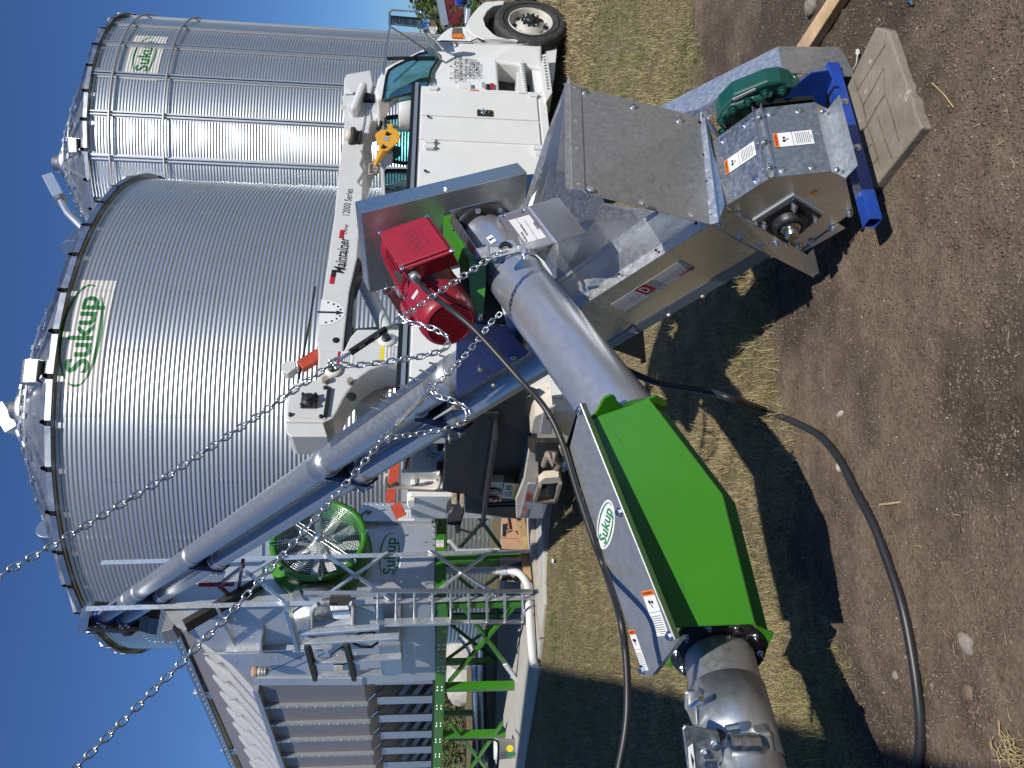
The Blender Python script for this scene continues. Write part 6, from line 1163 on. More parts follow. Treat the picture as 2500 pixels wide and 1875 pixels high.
# back side flank seen along the lower edge (darker in shade)
MB().prism(gf([(560, 55), (600, 60), (1055, 660), (1245, 1400), (1172, 1362), (985, 612)], -.26), -gn*.004).build('housing_flank', 'green_paint', unl)
fl1 = [ua(sA-.0, r, v) for r, v in ()]
f1p = gf([(180, 120), (228, 150), (262, 95), (285, 45), (320, 27), (352, 32), (372, 72), (400, 90), (520, 55), (590, 28), (655, 65), (650, 110), (600, 120), (560, 60), (205, 178)], .0)
FN = unit(UD); fp = [onp(*p, ua(sA), UD) for p in zm(*ZX, [(155, 170), (228, 148), (262, 95), (290, 42), (325, 26), (355, 34), (368, 65), (395, 85), (450, 78), (520, 58), (590, 28), (658, 66), (640, 125), (590, 110), (400, 140), (230, 185), (190, 200)])]
MB().prism(fp, -UD*.010).build('lifting_flange', 'green_paint', unl, .003)
ec = onp(*zm(*ZX, [(318, 72)])[0], ua(sA), UD); q = MB(); q.lathe(ec+UD*.0015, UD, [(.0, 0), (.030, 0)], 28); q.build('lifting_hole', 'silver_paint', unl); MB().bolt(onp(*zm(*ZX, [(600, 75)])[0], ua(sA), UD), UD, .010, .008).build('bolt', 'zinc', unl)
# lower flange and tube
la, lb_ = W(1752, 1590, 2.70), W(1800, 1800, 2.42); LD_ = unit(lb_-la)
def ll(s, r=0., v=0.): u, v2 = LU; return la+LD_*s+u*r+v2*v
u_ = unit(np.cross(LD_, Z3)); LU = (u_, np.cross(u_, LD_))
fp2 = [onp(*p, la-LD_*.015, LD_) for p in zm(*ZX, [(735, 1372), (1172, 1362), (1278, 1405), (1245, 1470), (1215, 1540), (1100, 1600), (660, 1594), (700, 1480)])]
MB().prism(fp2, LD_*.010).build('lower_flange', 'green_paint', unl, .002)
q = MB(); q.tube([ll(-.02), ll(.17)], .122, 56); q.tube([ll(.17), ll(1.5)], .1245, 56); lt_ = q.build('lower_tube', 'galvanised_dull', unl)
MB().lathe(ll(0), LD_, [(.122, -.005), (.168, -.005), (.168, .006), (.126, .006), (.1245, .03)], 56).build('tube_flange', 'iron', lt_)
MB().lathe(ll(.17), LD_, [(.123, 0), (.1285, 0), (.1285, .26), (.123, .26)], 56).build('clamp_band', 'tube_steel', lt_)
for i in range(10):
    a = 2*math.pi*i/10+.2; p = ll(.006, .148*math.cos(a), .148*math.sin(a)); MB().bolt(p, LD_, .010, .010, .014).build('bolt', 'zinc', lt_)
# band ears and sprocket guard at the bottom edge
def yq(pts, d): return [W(*p, d) for p in zm(*ZY, pts)]
MB().prism(yq([(1022, 1080), (1040, 1066), (1100, 1070), (1118, 1330), (1080, 1330), (1040, 1230), (1022, 1210)], 2.42), F*.02).build('band_ear', 'tube_steel', lt_, .004)
MB().cyl(W(*zm(*ZY, [(1070, 1180)])[0], 2.42), W(*zm(*ZY, [(1145, 1125)])[0], 2.36), .010, 12).build('band_bolt', 'zinc', lt_)
g_ = thing('chain_drive', 'galvanised chain drive bracket with gear on the lower tube', 'gear drive', W(1840, 1830, 2.3))
MB().prism(yq([(998, 1355), (1018, 1330), (1180, 1360), (1280, 1390), (1320, 1659), (1340, 1800), (1060, 1800), (1030, 1600)], 2.26), F*.012).build('side_plate', 'galvanised', g_, .004)
MB().prism(yq([(1040, 1500), (1078, 1468), (1115, 1800), (1060, 1800)], 2.255), -F*.001).build('decal', 'st_white', g_); k = MB(); k.prism(yq([(1062, 1545), (1085, 1600), (1080, 1659), (1068, 1600)], 2.253), -F*.001); k.build('decal_mark', 'st_black', g_)
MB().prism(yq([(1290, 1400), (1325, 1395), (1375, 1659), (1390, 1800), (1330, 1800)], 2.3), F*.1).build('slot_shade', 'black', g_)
MB().prism(yq([(1560, 1385), (1690, 1385), (1740, 1620), (1760, 1800), (1600, 1800), (1625, 1600)], 2.27), F*.12).build('side_plate', 'galvanised_dull', g_, .01)
q = MB(); q.cyl(W(*zm(*ZY, [(1365, 1480)])[0], 2.26), W(*zm(*ZY, [(1590, 1480)])[0], 2.26), .030, 32); q.cyl(W(*zm(*ZY, [(1335, 1365)])[0], 2.27), W(*zm(*ZY, [(1435, 1350)])[0], 2.27), .014, 6); q.build('roller', 'zinc', g_)
q = MB(); ga_, gb_ = W(*zm(*ZY, [(1440, 1600)])[0], 2.28), W(*zm(*ZY, [(1560, 1600)])[0], 2.28); q.cyl(ga_, gb_, .042, 28); gdv = unit(gb_-ga_); gu, gv = perp(gdv)
for i in range(20): a = 2*math.pi*i/20; e = gu*math.cos(a)+gv*math.sin(a); q.box((ga_+gb_)/2+e*.046, gdv*np.linalg.norm(gb_-ga_)/2, e*.006, np.cross(gdv, e)*.004)
q.cyl(W(*zm(*ZY, [(1370, 1600)])[0], 2.28), W(*zm(*ZY, [(1610, 1600)])[0], 2.28), .03, 20); q.build('gear', 'zinc', g_)
for x, y in ((1258, 1485), (1180, 1553)): MB().bolt(W(*zm(*ZY, [(x, y)])[0], 2.26), -F, .011, .012).build('bolt', 'zinc', g_)
MB().prism(yq([(1165, 1600), (1280, 1595), (1290, 1800), (1180, 1800)], 2.24), F*.01).build('clip', 'zinc', g_, .003)
# silver guard plate with the oval logo
p_a, p_b, p_c = W(1428, 985, 2.52), W(1392, 1090, 2.63), W(1660, 1560, 2.31)
pn = unit(np.cross(p_b-p_a, p_c-p_a)); pn = pn if pn@(C-p_a) > 0 else -pn
def gpf(pts, o=0., z=ZX): return [onp(*p, p_a+pn*o, pn) for p in zm(*z, pts)]
pts_ = gpf([(158, 88), (185, 80), (735, 1445), (705, 1450), (560, 1659), (515, 1640), (440, 1380), (235, 840), (100, 345), (130, 170)])
gdp = MB().prism(gpf([(160, 85), (705, 1448), (535, 1665), (435, 1370), (215, 760), (97, 340)]), -pn*.004).build('logo_guard', 'sheet_steel', unl)
a_, b_ = gpf([(160, 84), (706, 1448)]); tv2 = unit(np.cross(pn, b_-a_)); 
MB().prism([a_, b_]+gpf([(735, 1445), (188, 82)], -.03), unit(np.cross(a_-b_, pn))*.003).build('guard_flange', 'galvanised_dull', gdp)
MB().prism(gpf([(706, 1448), (735, 1445), (570, 1662), (535, 1665)], .0), -pn*.03).build('guard_end', 'galvanised_dull', gdp)
MB().tube([a_+pn*.001, b_+pn*.001], .0022, 6).build('guard_edge', 'galvanised_bright', gdp)
for x, y in ((157, 123), (388, 712), (677, 1428), (520, 1625), (80, 435)): MB().bolt(gpf([(x, y)])[0], pn, .011, .010).build('bolt', 'zinc', gdp)
lo = gpf([(307, 785)])[0]; gX = unit(gpf([(335, 660)])[0]-gpf([(285, 910)])[0]); gY = np.cross(pn, gX); Wd = np.linalg.norm(gpf([(340, 655)])[0]-gpf([(280, 915)])[0]); oval_sticker(gdp, lo, gX, gY, Wd)
wo_ = gpf([(592, 1295)])[0]; wx = unit(gpf([(620, 1290)])[0]*0+gpf([(578, 1120)])[0]-gpf([(672, 1380)])[0]); wx = unit(gpf([(672, 1380)])[0]-gpf([(578, 1120)])[0])
wy = np.cross(pn, wx); Lw = np.linalg.norm(gpf([(672, 1385)])[0]-gpf([(578, 1120)])[0]); warning(gdp, wo_, wx, wy, Lw, .055*1.1)
wo_ = gpf([(495, 1510)])[0]; warning(gdp, wo_, wx, wy, Lw*.92, .035)
# ---------------------------------------------------------------- chains
def chain(name, label, pts, m='chain_steel', pitch=.0275, wire=.0037, hw=.0132):
    pts = [np.asarray(p, float) for p in pts]; seg = [np.linalg.norm(pts[i+1]-pts[i]) for i in range(len(pts)-1)]; cum = np.concatenate([[0], np.cumsum(seg)]); n = int(cum[-1]/pitch); q = MB()
    P = np.array(pts); hl = pitch/2+wire*1.05
    for i in range(n):
        s = (i+.5)*pitch; p = np.array([np.interp(s, cum, P[:, k]) for k in range(3)]); s2 = min(cum[-1], s+pitch*.5); s1 = max(0, s-pitch*.5); d = unit(np.array([np.interp(s2, cum, P[:, k])-np.interp(s1, cum, P[:, k]) for k in range(3)])); u, v = perp(d); a0 = (.5 if i % 2 else 2.07)+rng.normal(0, .12); e = u*math.cos(a0)+v*math.sin(a0)
        r = hw-wire; st_ = hl-r; path = [p+d*(st_+r*math.sin(a))+e*r*math.cos(a) for a in np.linspace(0, math.pi, 7)]+[p-d*(st_+r*math.sin(a))-e*r*math.cos(a) for a in np.linspace(0, math.pi, 7)]
        m_ = len(path); nn = np.cross(d, e); vs = []
        for j in range(m_):
            t = unit(path[(j+1) % m_]-path[j-1]); o = np.cross(nn, t)
            for k in range(6): b = 2*math.pi*k/6; vs.append(path[j]+wire*(math.cos(b)*nn+math.sin(b)*o))
        q.add(vs, [(j*6+k, ((j+1) % m_)*6+k, ((j+1) % m_)*6+(k+1) % 6, j*6+(k+1) % 6) for j in range(m_) for k in range(6)], True)
    o = q.build(name, m); tag(o, label, 'chain', 'hoisting chains of the unloading auger'); return o
ZV = (600, 700, 3.3862)
def cpt(l): return [W(x, y, d) for x, y, d in l]
chain('hoist_chain', 'steel chain from the silver tube end up to the fork of the first turnbuckle', cpt([(1238, 607, 3.12), (1212, 622, 3.10), (1182, 639, 3.07), (1070, 714, 2.97), (978, 778, 2.88)]))
chain('hoist_chain', 'long steel chain running from the first turnbuckle to the top left of the sky', cpt([(818, 883, 2.76), (600, 1035, 2.62), (400, 1168, 2.5), (140, 1325, 2.34), (-60, 1438, 2.24)]))
chain('hoist_chain', 'slack loop of chain hanging below the first turnbuckle', cpt([(980, 782, 2.88), (1010, 789, 2.87), (1058, 802, 2.85), (1088, 818, 2.84), (1096, 838, 2.84), (1080, 856, 2.83), (1030, 870, 2.82), (940, 884, 2.8), (860, 893, 2.78), (818, 888, 2.76)]))
chain('hoist_chain', 'steel chain passing behind the silver tube down to the second turnbuckle', cpt([(1222, 765, 3.3), (1200, 785, 3.26), (1170, 825, 3.2), (1125, 880, 3.12), (1085, 922, 3.05), (1054, 946, 3.0)]))
chain('hoist_chain', 'long steel chain running from the second turnbuckle past the green fan', cpt([(940, 1066, 2.86), (880, 1140, 2.78), (760, 1278, 2.65), (560, 1500, 2.5), (370, 1690, 2.36), (180, 1880, 2.22), (100, 1960, 2.18)]))
chain('hoist_chain', 'slack loop of chain hanging below the second turnbuckle', cpt([(1054, 952, 3.0), (1066, 966, 2.99), (1100, 976, 2.98), (1130, 990, 2.97), (1143, 1008, 2.96), (1132, 1032, 2.95), (1085, 1048, 2.92), (1020, 1060, 2.9), (960, 1068, 2.87), (942, 1068, 2.86)]))
def turnbuckle(label, p0, p1, dark):
    t = thing('turnbuckle', label, 'turnbuckle', (p0+p1)/2, 'turnbuckles in the hoisting chains'); d = unit(p1-p0); L_ = np.linalg.norm(p1-p0); u, v = perp(d); m = 'iron' if dark else 'galvanised_bright'
    b0, b1_ = p0+d*L_*.26, p1-d*L_*.26; e = unit(UV*.6-UR*.8); e = unit(e-d*(e@d)); q = MB(); f_ = np.cross(d, e)
    for sg in (-1, 1): q.beam(b0+e*.0115*sg, b1_+e*.0115*sg, .008, .013, f_)
    q.cyl(b0-d*.012, b0+d*.02, .013, 6, smooth=False); q.cyl(b1_-d*.02, b1_+d*.012, .013, 6, smooth=False); q.cyl((b0+b1_)/2-d*.012, (b0+b1_)/2+d*.012, .0105, 6); q.build('frame', m, t)
    q = MB(); q.cyl(p0+d*.02, b0+d*.05, .0065, 10); q.cyl(b1_-d*.05, p1-d*.02, .0065, 10); q.build('rod', 'zinc', t); q = MB()
    for p, sg in ((p0, 1), (p1, -1)):
        for k in (-1, 1): q.tube([p+d*.03*sg, p+d*.012*sg+f_*.012*k, p-d*.02*sg+f_*.013*k], .0055, 8)
        q.cyl(p-d*.014*sg-f_*.022, p-d*.014*sg+f_*.026, .005, 8); q.cyl(p-d*.014*sg+f_*.018, p-d*.014*sg+f_*.026, .009, 6)
    q.build('clevis', 'zinc', t)
turnbuckle('dark turnbuckle in the chain beside the red motor', W(976, 781, 2.88), W(820, 884, 2.77), True)
turnbuckle('bright turnbuckle in the chain over the inclined tubes', W(1052, 950, 3.0), W(943, 1064, 2.87), False)
# ---------------------------------------------------------------- power cables
def smooth(pts, n=10):
    P = [np.asarray(p, float) for p in pts]; P = [2*P[0]-P[1]]+P+[2*P[-1]-P[-2]]; out = []
    for i in range(1, len(P)-2):
        for t in np.linspace(0, 1, n, endpoint=False): out.append(.5*((2*P[i])+(-P[i-1]+P[i+1])*t+(2*P[i-1]-5*P[i]+4*P[i+1]-P[i+2])*t*t+(-P[i-1]+3*P[i]-3*P[i+1]+P[i+2])*t**3))
    return out+[P[-2]]
cp = smooth(cpt([(1016, 682, 3.17), (1035, 703, 3.08), (1062, 726, 3.0), (1100, 756, 2.9), (1147, 794, 2.85), (1192, 840, 2.82), (1268, 925, 2.8), (1330, 995, 2.72), (1372, 1078, 2.56), (1410, 1200, 2.44), (1450, 1320, 2.36), (1488, 1420, 2.31), (1512, 1500, 2.29), (1527, 1590, 2.27), (1532, 1700, 2.3), (1526, 1790, 2.27), (1505, 1900, 2.22)]))
cpx = [(1016, 682, 3.17), (1035, 703, 3.08), (1062, 726, 3.0), (1100, 756, 2.9), (1147, 794, 2.85), (1192, 840, 2.82), (1268, 925, 2.76), (1330, 995, 2.68)]
cp = smooth(cpt(cpx)+[onp(x, y, p_a+pn*.016, pn) for x, y in ((1372, 1078), (1410, 1200), (1450, 1320), (1478, 1395))]+cpt([(1512, 1500, 2.31), (1527, 1590, 2.28), (1532, 1700, 2.25), (1526, 1790, 2.22), (1505, 1900, 2.18)]))
q = MB(); q.tube(cp, .0112, 14); co_ = q.build('power_cable', 'cable_rubber'); tag(co_, 'black power cable running from the red motor down over the silver logo plate', 'cable')
k = MB()
cl_pts = [(1525, 902, .0), (1560, 918, .0), (1620, 938, 0), (1722, 955, 0), (1790, 974, 0), (1870, 1003, 0), (1960, 1040, 0), (2010, 1072, 0), (2055, 1130, 0), (2085, 1190, 0), (2130, 1275, 0), (2165, 1365, 0), (2200, 1470, 0), (2222, 1570, 0), (2240, 1690, 0), (2247, 1790, 0), (2240, 1890, 0)]
def gsurf(x, y, h=.015):
    p = G(x, y)
    for _ in range(6): p = G(x, y, float(gz(p[0], p[1]))+h)
    return p
q = MB(); gc = smooth([W(1490, 890, 3.95), W(1525, 902, 3.85), W(1560, 918, 3.75), W(1620, 938, 3.65), W(1722, 955, 3.6), W(1790, 974, 3.5)]+[gsurf(x, y, .016) for x, y, _ in cl_pts[5:]]); q.tube(gc, .0165, 16); o = q.build('power_cable', 'cable_rubber'); tag(o, 'thick black power cable lying in a curve over the bare soil', 'cable')
# ---------------------------------------------------------------- small things on the ground
def gpt(x, y, h=0.): return gsurf(x, y, h)
# patterned concrete paver
ps = thing('concrete_paver', 'cracked pale concrete slab with a herringbone pattern lying on the soil', 'paver', gpt(2140, 300))
pz = .042; pc_ = [G(*p, pz) for p in ((2137, 66), (2166, 74), (2176, 100), (2196, 160), (2214, 205), (2216, 228), (2229, 240), (2232, 270), (2251, 312), (2134, 459), (2110, 380), (2085, 300), (2064, 219), (2086, 172))]
MB().prism(pc_, V3(0, 0, -.055)).build('slab', 'paver' if 'paver' in MAT else mat('paver', (.25, .215, .165), .9, noise=.2, nscale=9, bump=.6, bscale=55, bdist=.006, spot=((.6, .57, .5), .68, 14)), ps, .006)
k = MB(); ZPp = (1850, 0, 3.3862)
for l in ([(790, 650), (870, 870), (905, 1030), (960, 1190), (1020, 1400)], [(1040, 560), (960, 720), (870, 870)], [(1060, 360), (930, 570), (825, 745)], [(1040, 790), (905, 1030), (850, 1110)], [(1045, 560), (1050, 760), (1110, 950), (1170, 1170)], [(970, 900), (1050, 1150), (1110, 1310)], [(940, 1190), (880, 1260)], [(1000, 1300), (930, 1390)], [(1050, 790), (960, 910)]):
    k.tube([G(*zm(*ZPp, [p])[0], pz+.0008) for p in l], .0024, 5)
k.build('pattern_grooves', 'clod', ps)
stake = thing('wooden_stake', 'pale pointed wooden stake lying on the soil beyond the slab', 'stake', gpt(1990, 70))
sa = [G(*p, .04) for p in zm(*ZPp, [(262, 525), (325, 370), (600, -60), (760, -60), (420, 470), (300, 525)])]; MB().prism([G(*p, .05) for p in zm(*ZPp, [(262, 525), (322, 372), (620, -80), (712, -60), (385, 445)])], V3(0, 0, -.04)).build('board', 'wood_stake', stake, .003)
rk = bmesh.new(); bmesh.ops.create_icosphere(rk, subdivisions=3, radius=1)
def rock(label, x, y, sx, sy, sz, rot=0., name='rock', m='rock'):
    p = gpt(x, y); b = rk.copy()
    for v in b.verts: c_ = v.co; f = 1+.35*(float(vnoise(np.array(c_.x*1.7+x), np.array(c_.y*1.7+c_.z+y), 5))-.5)+.1*float(vnoise(np.array(c_.x*6+x), np.array(c_.y*6+c_.z*4), 8)); v.co = Vector((c_.x*sx*f, c_.y*sy*f, c_.z*sz*f))
    me = bpy.data.meshes.new(name); b.to_mesh(me); b.free(); o = link(name, me, m); o.location = (p[0], p[1], p[2]+sz*.25); o.rotation_euler = (0, 0, rot); return tag(o, label, 'rock')
rock('grey brown rock beside the tip of the wooden stake', 1955, 178, .055, .045, .05, .4)
rock('flat grey clod lying right of the curved cable', 2362, 1570, .035, .022, .018, .6, 'clod', 'rock')
rock('rounded brown stone half sunk in damp soil', 2365, 1690, .026, .024, .012, .2, 'clod', 'clod')
rock('small pale stone touching the curved cable', 2050, 1142, .018, .013, .012, .2, m='pebble')
rock('pale upright stone near the cable bend', 2052, 1012, .012, .026, .012, .5, m='pebble')
rock('grey stone behind the wooden stake', 1985, 12, .05, .04, .03, .3)
rock('rounded stone left of the cable foot', 2188, 1648, .016, .013, .01, .3, m='rock')
for x, y in ((2250, 1230), (2240, 1345), (1915, 700)): pass
# green bolt-like cap at the picture's top edge and a wire flag
fl = thing('marker_flag', 'bent wire with a pale tag beside the slab', 'marker', gpt(2090, 150)); MB().tube([gpt(2080, 172, .01), gpt(2090, 158, .03), gpt(2094, 130, .02)], .0018, 6).build('wire', 'st_white', fl); MB().prism([W(*p, 2.98) for p in zm(*ZPp, [(812, 405), (838, 405), (843, 440), (825, 455), (812, 450)])], F*.002).build('tag', 'tan_flag', fl)
bt_ = thing('loose_bolt', 'loose galvanised bolt lying on the soil near the slab', 'bolt', gpt(2224, 2)); MB().cyl(gpt(2215, -4, .01), gpt(2226, 6, .01), .009, 6, smooth=False).cyl(gpt(2224, 4, .01), gpt(2228, 10, .01), .005, 10).build('shank', 'zinc', bt_)
# dried straw tuft bottom right, cut straws
def tuft(label, x, y, n, L, h):
    p = gpt(x, y); q = MB()
    for i in range(n):
        a = rng.uniform(0, 6.28); e = V3(math.cos(a), math.sin(a), 0); o = p+V3(rng.normal(0, .03), rng.normal(0, .03), .002); q.tube([o, o+e*L*.4+Z3*h*rng.uniform(.3, 1), o+e*L*rng.uniform(.7, 1.2)+Z3*rng.uniform(0, h)], [.0016, .0013, .0006], 4)
    o = q.build('straw_tuft', 'straw'); return tag(o, label, 'straw')
tuft('dry straw tuft at the right edge of the bare soil', 2480, 1832, 50, .06, .03)
for i, (x0, y0, x1, y1, lb_) in enumerate(((2275, 202, 2328, 262, 'thin bent straw right of the slab'), (2148, 1232, 2196, 1226, 'short pale wood splinter by the curved cable'), (2235, 1332, 2252, 1336, 'tiny forked straw beside the cable'))):
    q = MB(); q.tube([gpt(x0, y0, .006), gpt((x0+x1)/2+4, (y0+y1)/2, .008), gpt(x1, y1, .006)], .0022 if i != 1 else .005, 6); tag(q.build('straw' if i != 1 else 'wood_splinter', 'straw'), lb_, 'straw')
pp = thing('paper_scrap', 'white scrap of paper lying on the grass beside the concrete pad', 'litter', gpt(1352, 1370)); MB().prism([gpt(x, y, .03) for x, y in ((1348, 1362), (1353, 1366), (1351, 1376), (1347, 1372))], V3(0, 0, .004)).build('paper', 'st_white', pp)
# ---------------------------------------------------------------- concrete pad and what stands on it
PZ = .28
def pq(x, y, z=PZ): return G(x, y, z)
pe = [pq(1316, 1180, .2), pq(1322, 1340, .2), pq(1326, 1480, .2), pq(1318, 1620, .2), pq(1300, 1875, .2), pq(1288, 2100, .2)]
pad_pts = [V3(p[0], p[1], .33) for p in (pq(1318, 1140, .33), pq(1326, 1340, .33), pq(1328, 1475, .33), pq(1312, 1620, .33), pq(1276, 1875, .33), pq(1258, 2080, .33))]; back_ = [V3(-24, 24, .33), V3(-9, 16, .33), V3(-1.2, 15, .33), V3(.4, 12.5, .33)]
pad = MB().prism(pad_pts+back_, V3(0, 0, -.35)).build('concrete_pad', 'concrete', None, .01); struct(pad)
tb1 = thing('timber_beam', 'brown timber beam lying on the concrete beside the cardboard box', 'timber', pq(1280, 1330)); MB().beam(W(1271, 1262, 10.6), W(1288, 1420, 10.2), .16, .1).build('beam', 'timber', tb1, .006)
tb2 = thing('weathered_board', 'weathered grey board lying along the edge of the concrete pad', 'board', pq(1300, 1330)); MB().beam(W(1297, 1255, 10.2), W(1322, 1560, 9.4), .22, .06).build('board', 'old_timber', tb2, .006)
cx = thing('cardboard_box', 'torn brown cardboard box beside the green leg', 'box', W(1240, 1310, 10.8))
for pts, d in (([(1225, 1190), (1300, 1195), (1330, 1370), (1225, 1300)], 0), ([(1300, 1195), (1400, 1195), (1460, 1470), (1400, 1400), (1330, 1370)], .05), ([(1225, 1480), (1470, 1490), (1470, 1620), (1230, 1610)], -.05), ([(1230, 1470), (1300, 1420), (1400, 1390), (1460, 1480), (1440, 1490)], .0)):
    MB().prism([W(*p, 10.8+d) for p in zm(*TG, pts)], F*.3).build('panel', 'cardboard', cx, .006)
MB().prism([W(*p, 10.79) for p in zm(*TG, [(1240, 1310), (1300, 1295), (1290, 1400), (1270, 1460), (1240, 1450)])], F*.02).build('torn_hole', 'black', cx)
bk = thing('concrete_block', 'hollow concrete block standing under the white pipe', 'block', W(1250, 1395, 10.6)); MB().prism([W(*p, 10.6) for p in zm(*ZO, [(1830, 640), (1990, 645), (2000, 800), (1830, 795)])], F*.25).build('block', 'block', bk, .008)
for pts in ([(1850, 770), (1915, 760), (1920, 790), (1850, 792)], [(1930, 758), (1985, 755), (1990, 790), (1935, 792)], [(1900, 680), (1990, 652), (1990, 690)]): MB().prism([W(*p, 10.59) for p in zm(*ZO, pts)], F*.02).build('core_hole', 'black', bk)
wpipe = thing('white_pipe', 'long white plastic pipe lying along the concrete edge behind the ladder', 'pipe', W(1290, 1500, 10)); MB().tube(smooth([W(1210, 1393, 10.3), W(1240, 1393, 10.3), W(1268, 1400, 10.2), W(1286, 1425, 10.1), W(1290, 1450, 10.0), W(1294, 1530, 9.8), W(1300, 1600, 9.6), W(1306, 1625, 9.5)]), .05, 16).build('pipe', 'pvc_white', wpipe)
MB().tube([W(1090, 1393, 10.4), W(1232, 1393, 10.35)], .045, 16).build('conduit', 'pvc', wpipe); MB().tube([W(1222, 1393, 10.33), W(1240, 1393, 10.3)], .062, 16).build('coupling', 'pvc', wpipe)
gpipe = thing('grey_conduit', 'grey plastic conduit bending down beside the control box', 'pipe', W(1150, 1340, 10.9)); MB().tube(smooth([W(1088, 1330, 11), W(1100, 1322, 11), W(1112, 1335, 11), W(1130, 1345, 11), W(1220, 1343, 11)]), .035, 12).build('pipe', 'pvc', gpipe)
# two galvanised pipes and road behind the dryer legs
for lbl, pts, r in (('far galvanised pipe run seen between the green legs, nearer to the bin', [(1128, 1555, 19), (1150, 1585, 18.6), (1160, 1625, 18.2), (1163, 1700, 17.8), (1168, 1960, 16)], .105), ('near galvanised pipe run seen between the green legs, bent down at its end', [(1185, 1585, 17.4), (1178, 1580, 17.4), (1176, 1600, 17.2), (1177, 1700, 16.6), (1182, 1960, 15)], .10)):
    t = thing('drying_pipe', lbl, 'pipe', W(1170, 1700, 17), 'galvanised pipes behind the dryer'); MB().tube(smooth([W(*p) for p in pts]), r, 20).build('pipe', 'galvanised', t)
bu = thing('plastic_bucket', 'white plastic bucket with a yellow dot standing on the concrete pad', 'bucket', pq(1268, 1827)); bp_ = pq(1264, 1827); MB().lathe(bp_, Z3, [(0, .0), (.135, .0), (.155, .30), (.165, .30), (.165, .36), (.155, .37), (.15, .38), (.0, .38)], 36).build('tub', 'plastic_white', bu)
bn_ = unit(V3(-bp_[0], -bp_[1], 0)); k = MB(); oval(k, bp_+bn_*.148+Z3*.14, np.cross(Z3, bn_), Z3, .05, .055, 24); k.build('dot', 'yellow', bu); k = MB(); quad(k, bp_+bn_*.147+Z3*.13-np.cross(Z3, bn_)*.08, np.cross(Z3, bn_), Z3, .05, .13); k.build('green_label', 'st_green', bu)
MB().tube(smooth([W(1098, 1806, 11), W(1190, 1806, 11), W(1211, 1808, 11), W(1217, 1825, 11), W(1212, 1900, 10.8)]), .014, 8).build('black_hose', 'black', bu) if False else tag(MB().tube(smooth([W(1098, 1806, 11), W(1190, 1806, 11), W(1211, 1808, 11), W(1217, 1825, 11), W(1212, 1900, 10.8)]), .014, 8).build('black_hose', 'black'), 'thin black hose hanging down behind the outer green leg', 'hose')
pip2 = thing('feed_pipe', 'thin black pipe standing behind the ladder', 'pipe', W(1200, 1497, 11)); MB().tube([W(1090, 1500, 11.3), W(1270, 1496, 11.3)], .016, 8).build('pipe', 'black', pip2)
# rubble heap and brush behind the beam
def tree(name, label, base, h, r, n, seed, m='leaf', sq=1., cat='tree', grp=None, sz=.3):
    rg = np.random.default_rng(seed); t = thing(name, label, cat, base, grp); b = np.asarray(base, float); q = MB(); q.tube([b, b+Z3*h*.45, b+Z3*h*.85+V3(rg.normal(0, .1*r), 0, 0)], [h*.03, h*.022, h*.006], 8)
    for i in range(6): a = rg.uniform(0, 6.28); z = h*rg.uniform(.3, .7); q.tube([b+Z3*z, b+Z3*(z+h*.15)+V3(math.cos(a), math.sin(a), 0)*r*.7], [h*.012, h*.003], 5)
    q.build('trunk', 'bark', t); q = MB(); cs = [(rg.normal(0, .5, 3)*[r*.62, r*.62, h*.22]+[0, 0, h*.62], rg.uniform(.3, .6)*r) for _ in range(16)]
    for i in range(n):
        c_, cr = cs[rg.integers(16)]; d = unit(rg.normal(0, 1, 3)); p = b+c_+d*cr*rg.uniform(.5, 1.05)*[1, 1, sq]; p[2] = max(p[2], b[2]+.05); u, v = perp(unit(rg.normal(0, 1, 3))); s = sz*rg.uniform(.5, 1.2); q.add([p, p+u*s+v*s*.35, p+u*s*1.7, p+u*s-v*s*.35], [(0, 1, 2, 3)])
    q.build('crown', m, t); return t
TL = [('tree', 'dark round tree on the horizon beside the tall bin', 1078, 30, 92, 5.5, 3.4), ('tree', 'low bushy tree under the dark horizon tree', 1080, 62, 88, 4, 3.2), ('tree', 'pale green tree at the far end of the field', 1084, 12, 100, 4.5, 3.5)]
for nm, lb_, x, y, d, h, r in TL: tree(nm, lb_, V3(*W(x, y, d)[:2], .02), h, r, 1400, x+y, cat='tree', grp=None, sz=.45)
tree('bush', 'brownish leafy bush seen through the red frame', V3(*W(1090, 45, 26)[:2], .02), 1.5, 1.5, 1500, 5, 'leaf', cat='bush', sz=.14)
for i, (x, y, d) in enumerate(((1100, 1590, 34), (1100, 1730, 32), (1102, 1840, 30))): tree('bush', ('scrubby bush behind the green beam, nearest the bin', 'scrubby bush behind the green beam, between the outer legs', 'scrubby bush behind the green beam, at the picture edge')[i], V3(*W(x, y, d)[:2], .1), 1.3, 1.6, 1100, 90+i, cat='bush', sz=.13)
for i, (x, y, d, sx, sz_) in enumerate(((1095, 1570, 30, 1.1, .9), (1096, 1640, 31, 1.3, .8))):
    p = W(x, y, d); o = rock(('large pale rubble lump behind the green beam', 'second pale rubble lump behind the green beam')[i], 1500, 1500, sx, .8, sz_, .3*i, 'rubble', 'concrete'); o.location = (p[0], p[1], .3)
dmp = thing('red_wagon', 'dark red sheet metal wagon far behind the green beam', 'wagon', V3(*W(1095, 1715, 33)[:2], 0)); MB().prism([W(*p, 33) for p in ((1083, 1690), (1092, 1690), (1102, 1708), (1100, 1712), (1083, 1712))], F*1.2).build('body', 'farm_red', dmp)
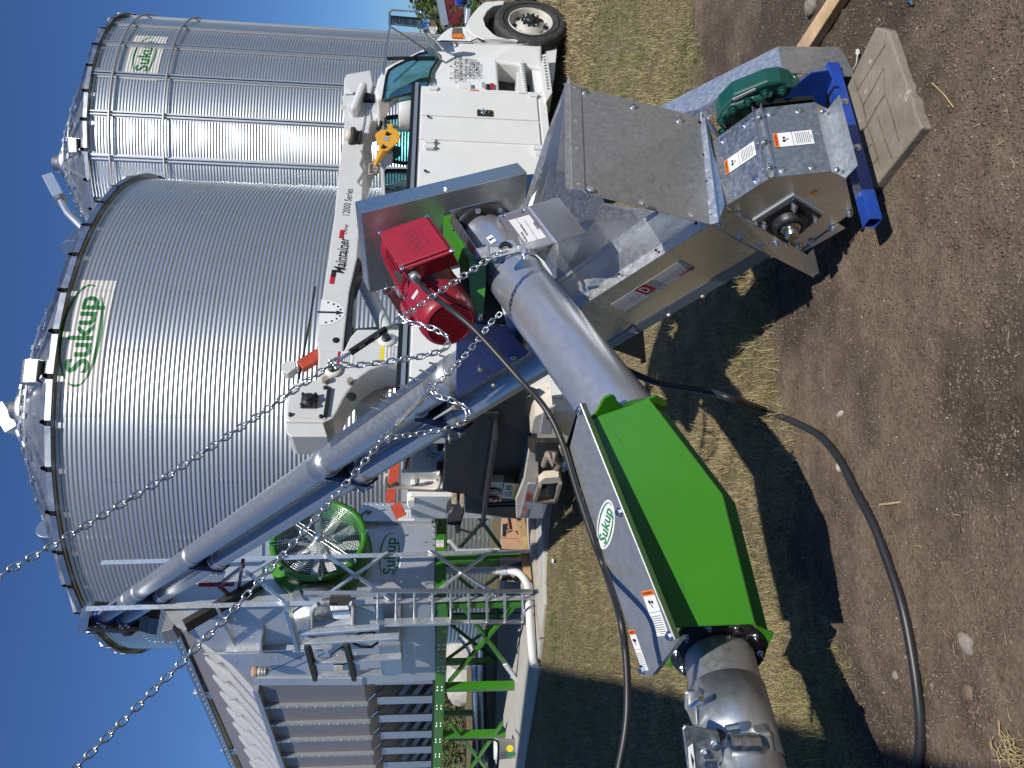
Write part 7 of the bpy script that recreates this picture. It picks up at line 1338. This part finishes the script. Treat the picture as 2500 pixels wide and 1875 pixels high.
# red field machine at the upper right
rm = thing('red_machine', 'dark red framed farm auger parked beyond the truck', 'farm machine', W(1100, 30, 17))
ZM = (1020, 0, 5.53)
def rb(a, b_, w_, m='farm_red', n='frame_bar'): MB().beam(W(*zm(*ZM, [a])[0], 17), W(*zm(*ZM, [b_])[0], 17), w_, w_).build(n, m, rm)
for a, b_, w_ in (((370, -20), (430, 250), .08), ((430, 250), (480, 260), .08), ((480, 265), (590, 90), .08), ((325, 60), (390, 360), .08), ((400, 265), (540, 330), .08), ((450, 0), (440, 90), .09), ((500, -10), (475, 230), .06), ((540, 320), (600, 90), .08), ((330, 100), (480, 30), .1), ((360, 330), (560, 260), .12)): rb(a, b_, w_)
rb((300, -20), (370, 360), .16, 'galvanised', 'auger_tube'); rb((650, 0), (655, 320), .1, 'galvanised', 'post')
bm_ = thing('blue_motor', 'small blue motor on a stand beyond the truck', 'motor', W(1125, 8, 16)); MB().lathe(W(*zm(*ZM, [(580, 5)])[0], 16), -F, [(0, .15), (.1, .15), (.13, .0), (.1, -.15), (0, -.15)], 24).build('casing', 'blue_paint', bm_)
gx_ = thing('green_box', 'green metal box with a white label beyond the truck', 'box', W(1145, 5, 16)); MB().prism([W(*zm(*ZM, [p])[0], 16) for p in ((655, -40), (755, -40), (750, 100), (655, 105))], F*.5).build('case', 'green_paint', gx_, .02); MB().prism([W(*zm(*ZM, [p])[0], 15.98) for p in ((665, -5), (705, -5), (705, 60), (665, 60))], F*.01).build('label', 'st_white', gx_)
cr_ = thing('galvanised_crate', 'low grey galvanised crate beyond the truck hood', 'crate', W(1145, 45, 15.5)); MB().prism([W(*zm(*ZM, [p])[0], 15.5) for p in ((655, 110), (720, 110), (690, 300), (640, 320))], F*.5).build('case', 'galvanised', cr_, .01)
sn_ = thing('sign_frame', 'small dark open sign frame on the field beyond the truck', 'sign', W(1060, 38, 60)); MB().tube([W(*zm(*ZM, [p])[0], 60) for p in ((320, 200), (155, 250), (152, 187), (300, 187))], .05, 6).build('frame', 'black', sn_); MB().tube([W(*zm(*ZM, [p])[0], 60) for p in ((175, 255), (330, 290))], .04, 6).build('post', 'black', sn_)
# concrete road beyond the pad and green verge
road = MB().prism([V3(-30, 13.2, .27+.01), V3(-6, 11.9, .27+.01), V3(-6, 12.0, .27), V3(-30, 14, .27)], V3(0, 0, .001))
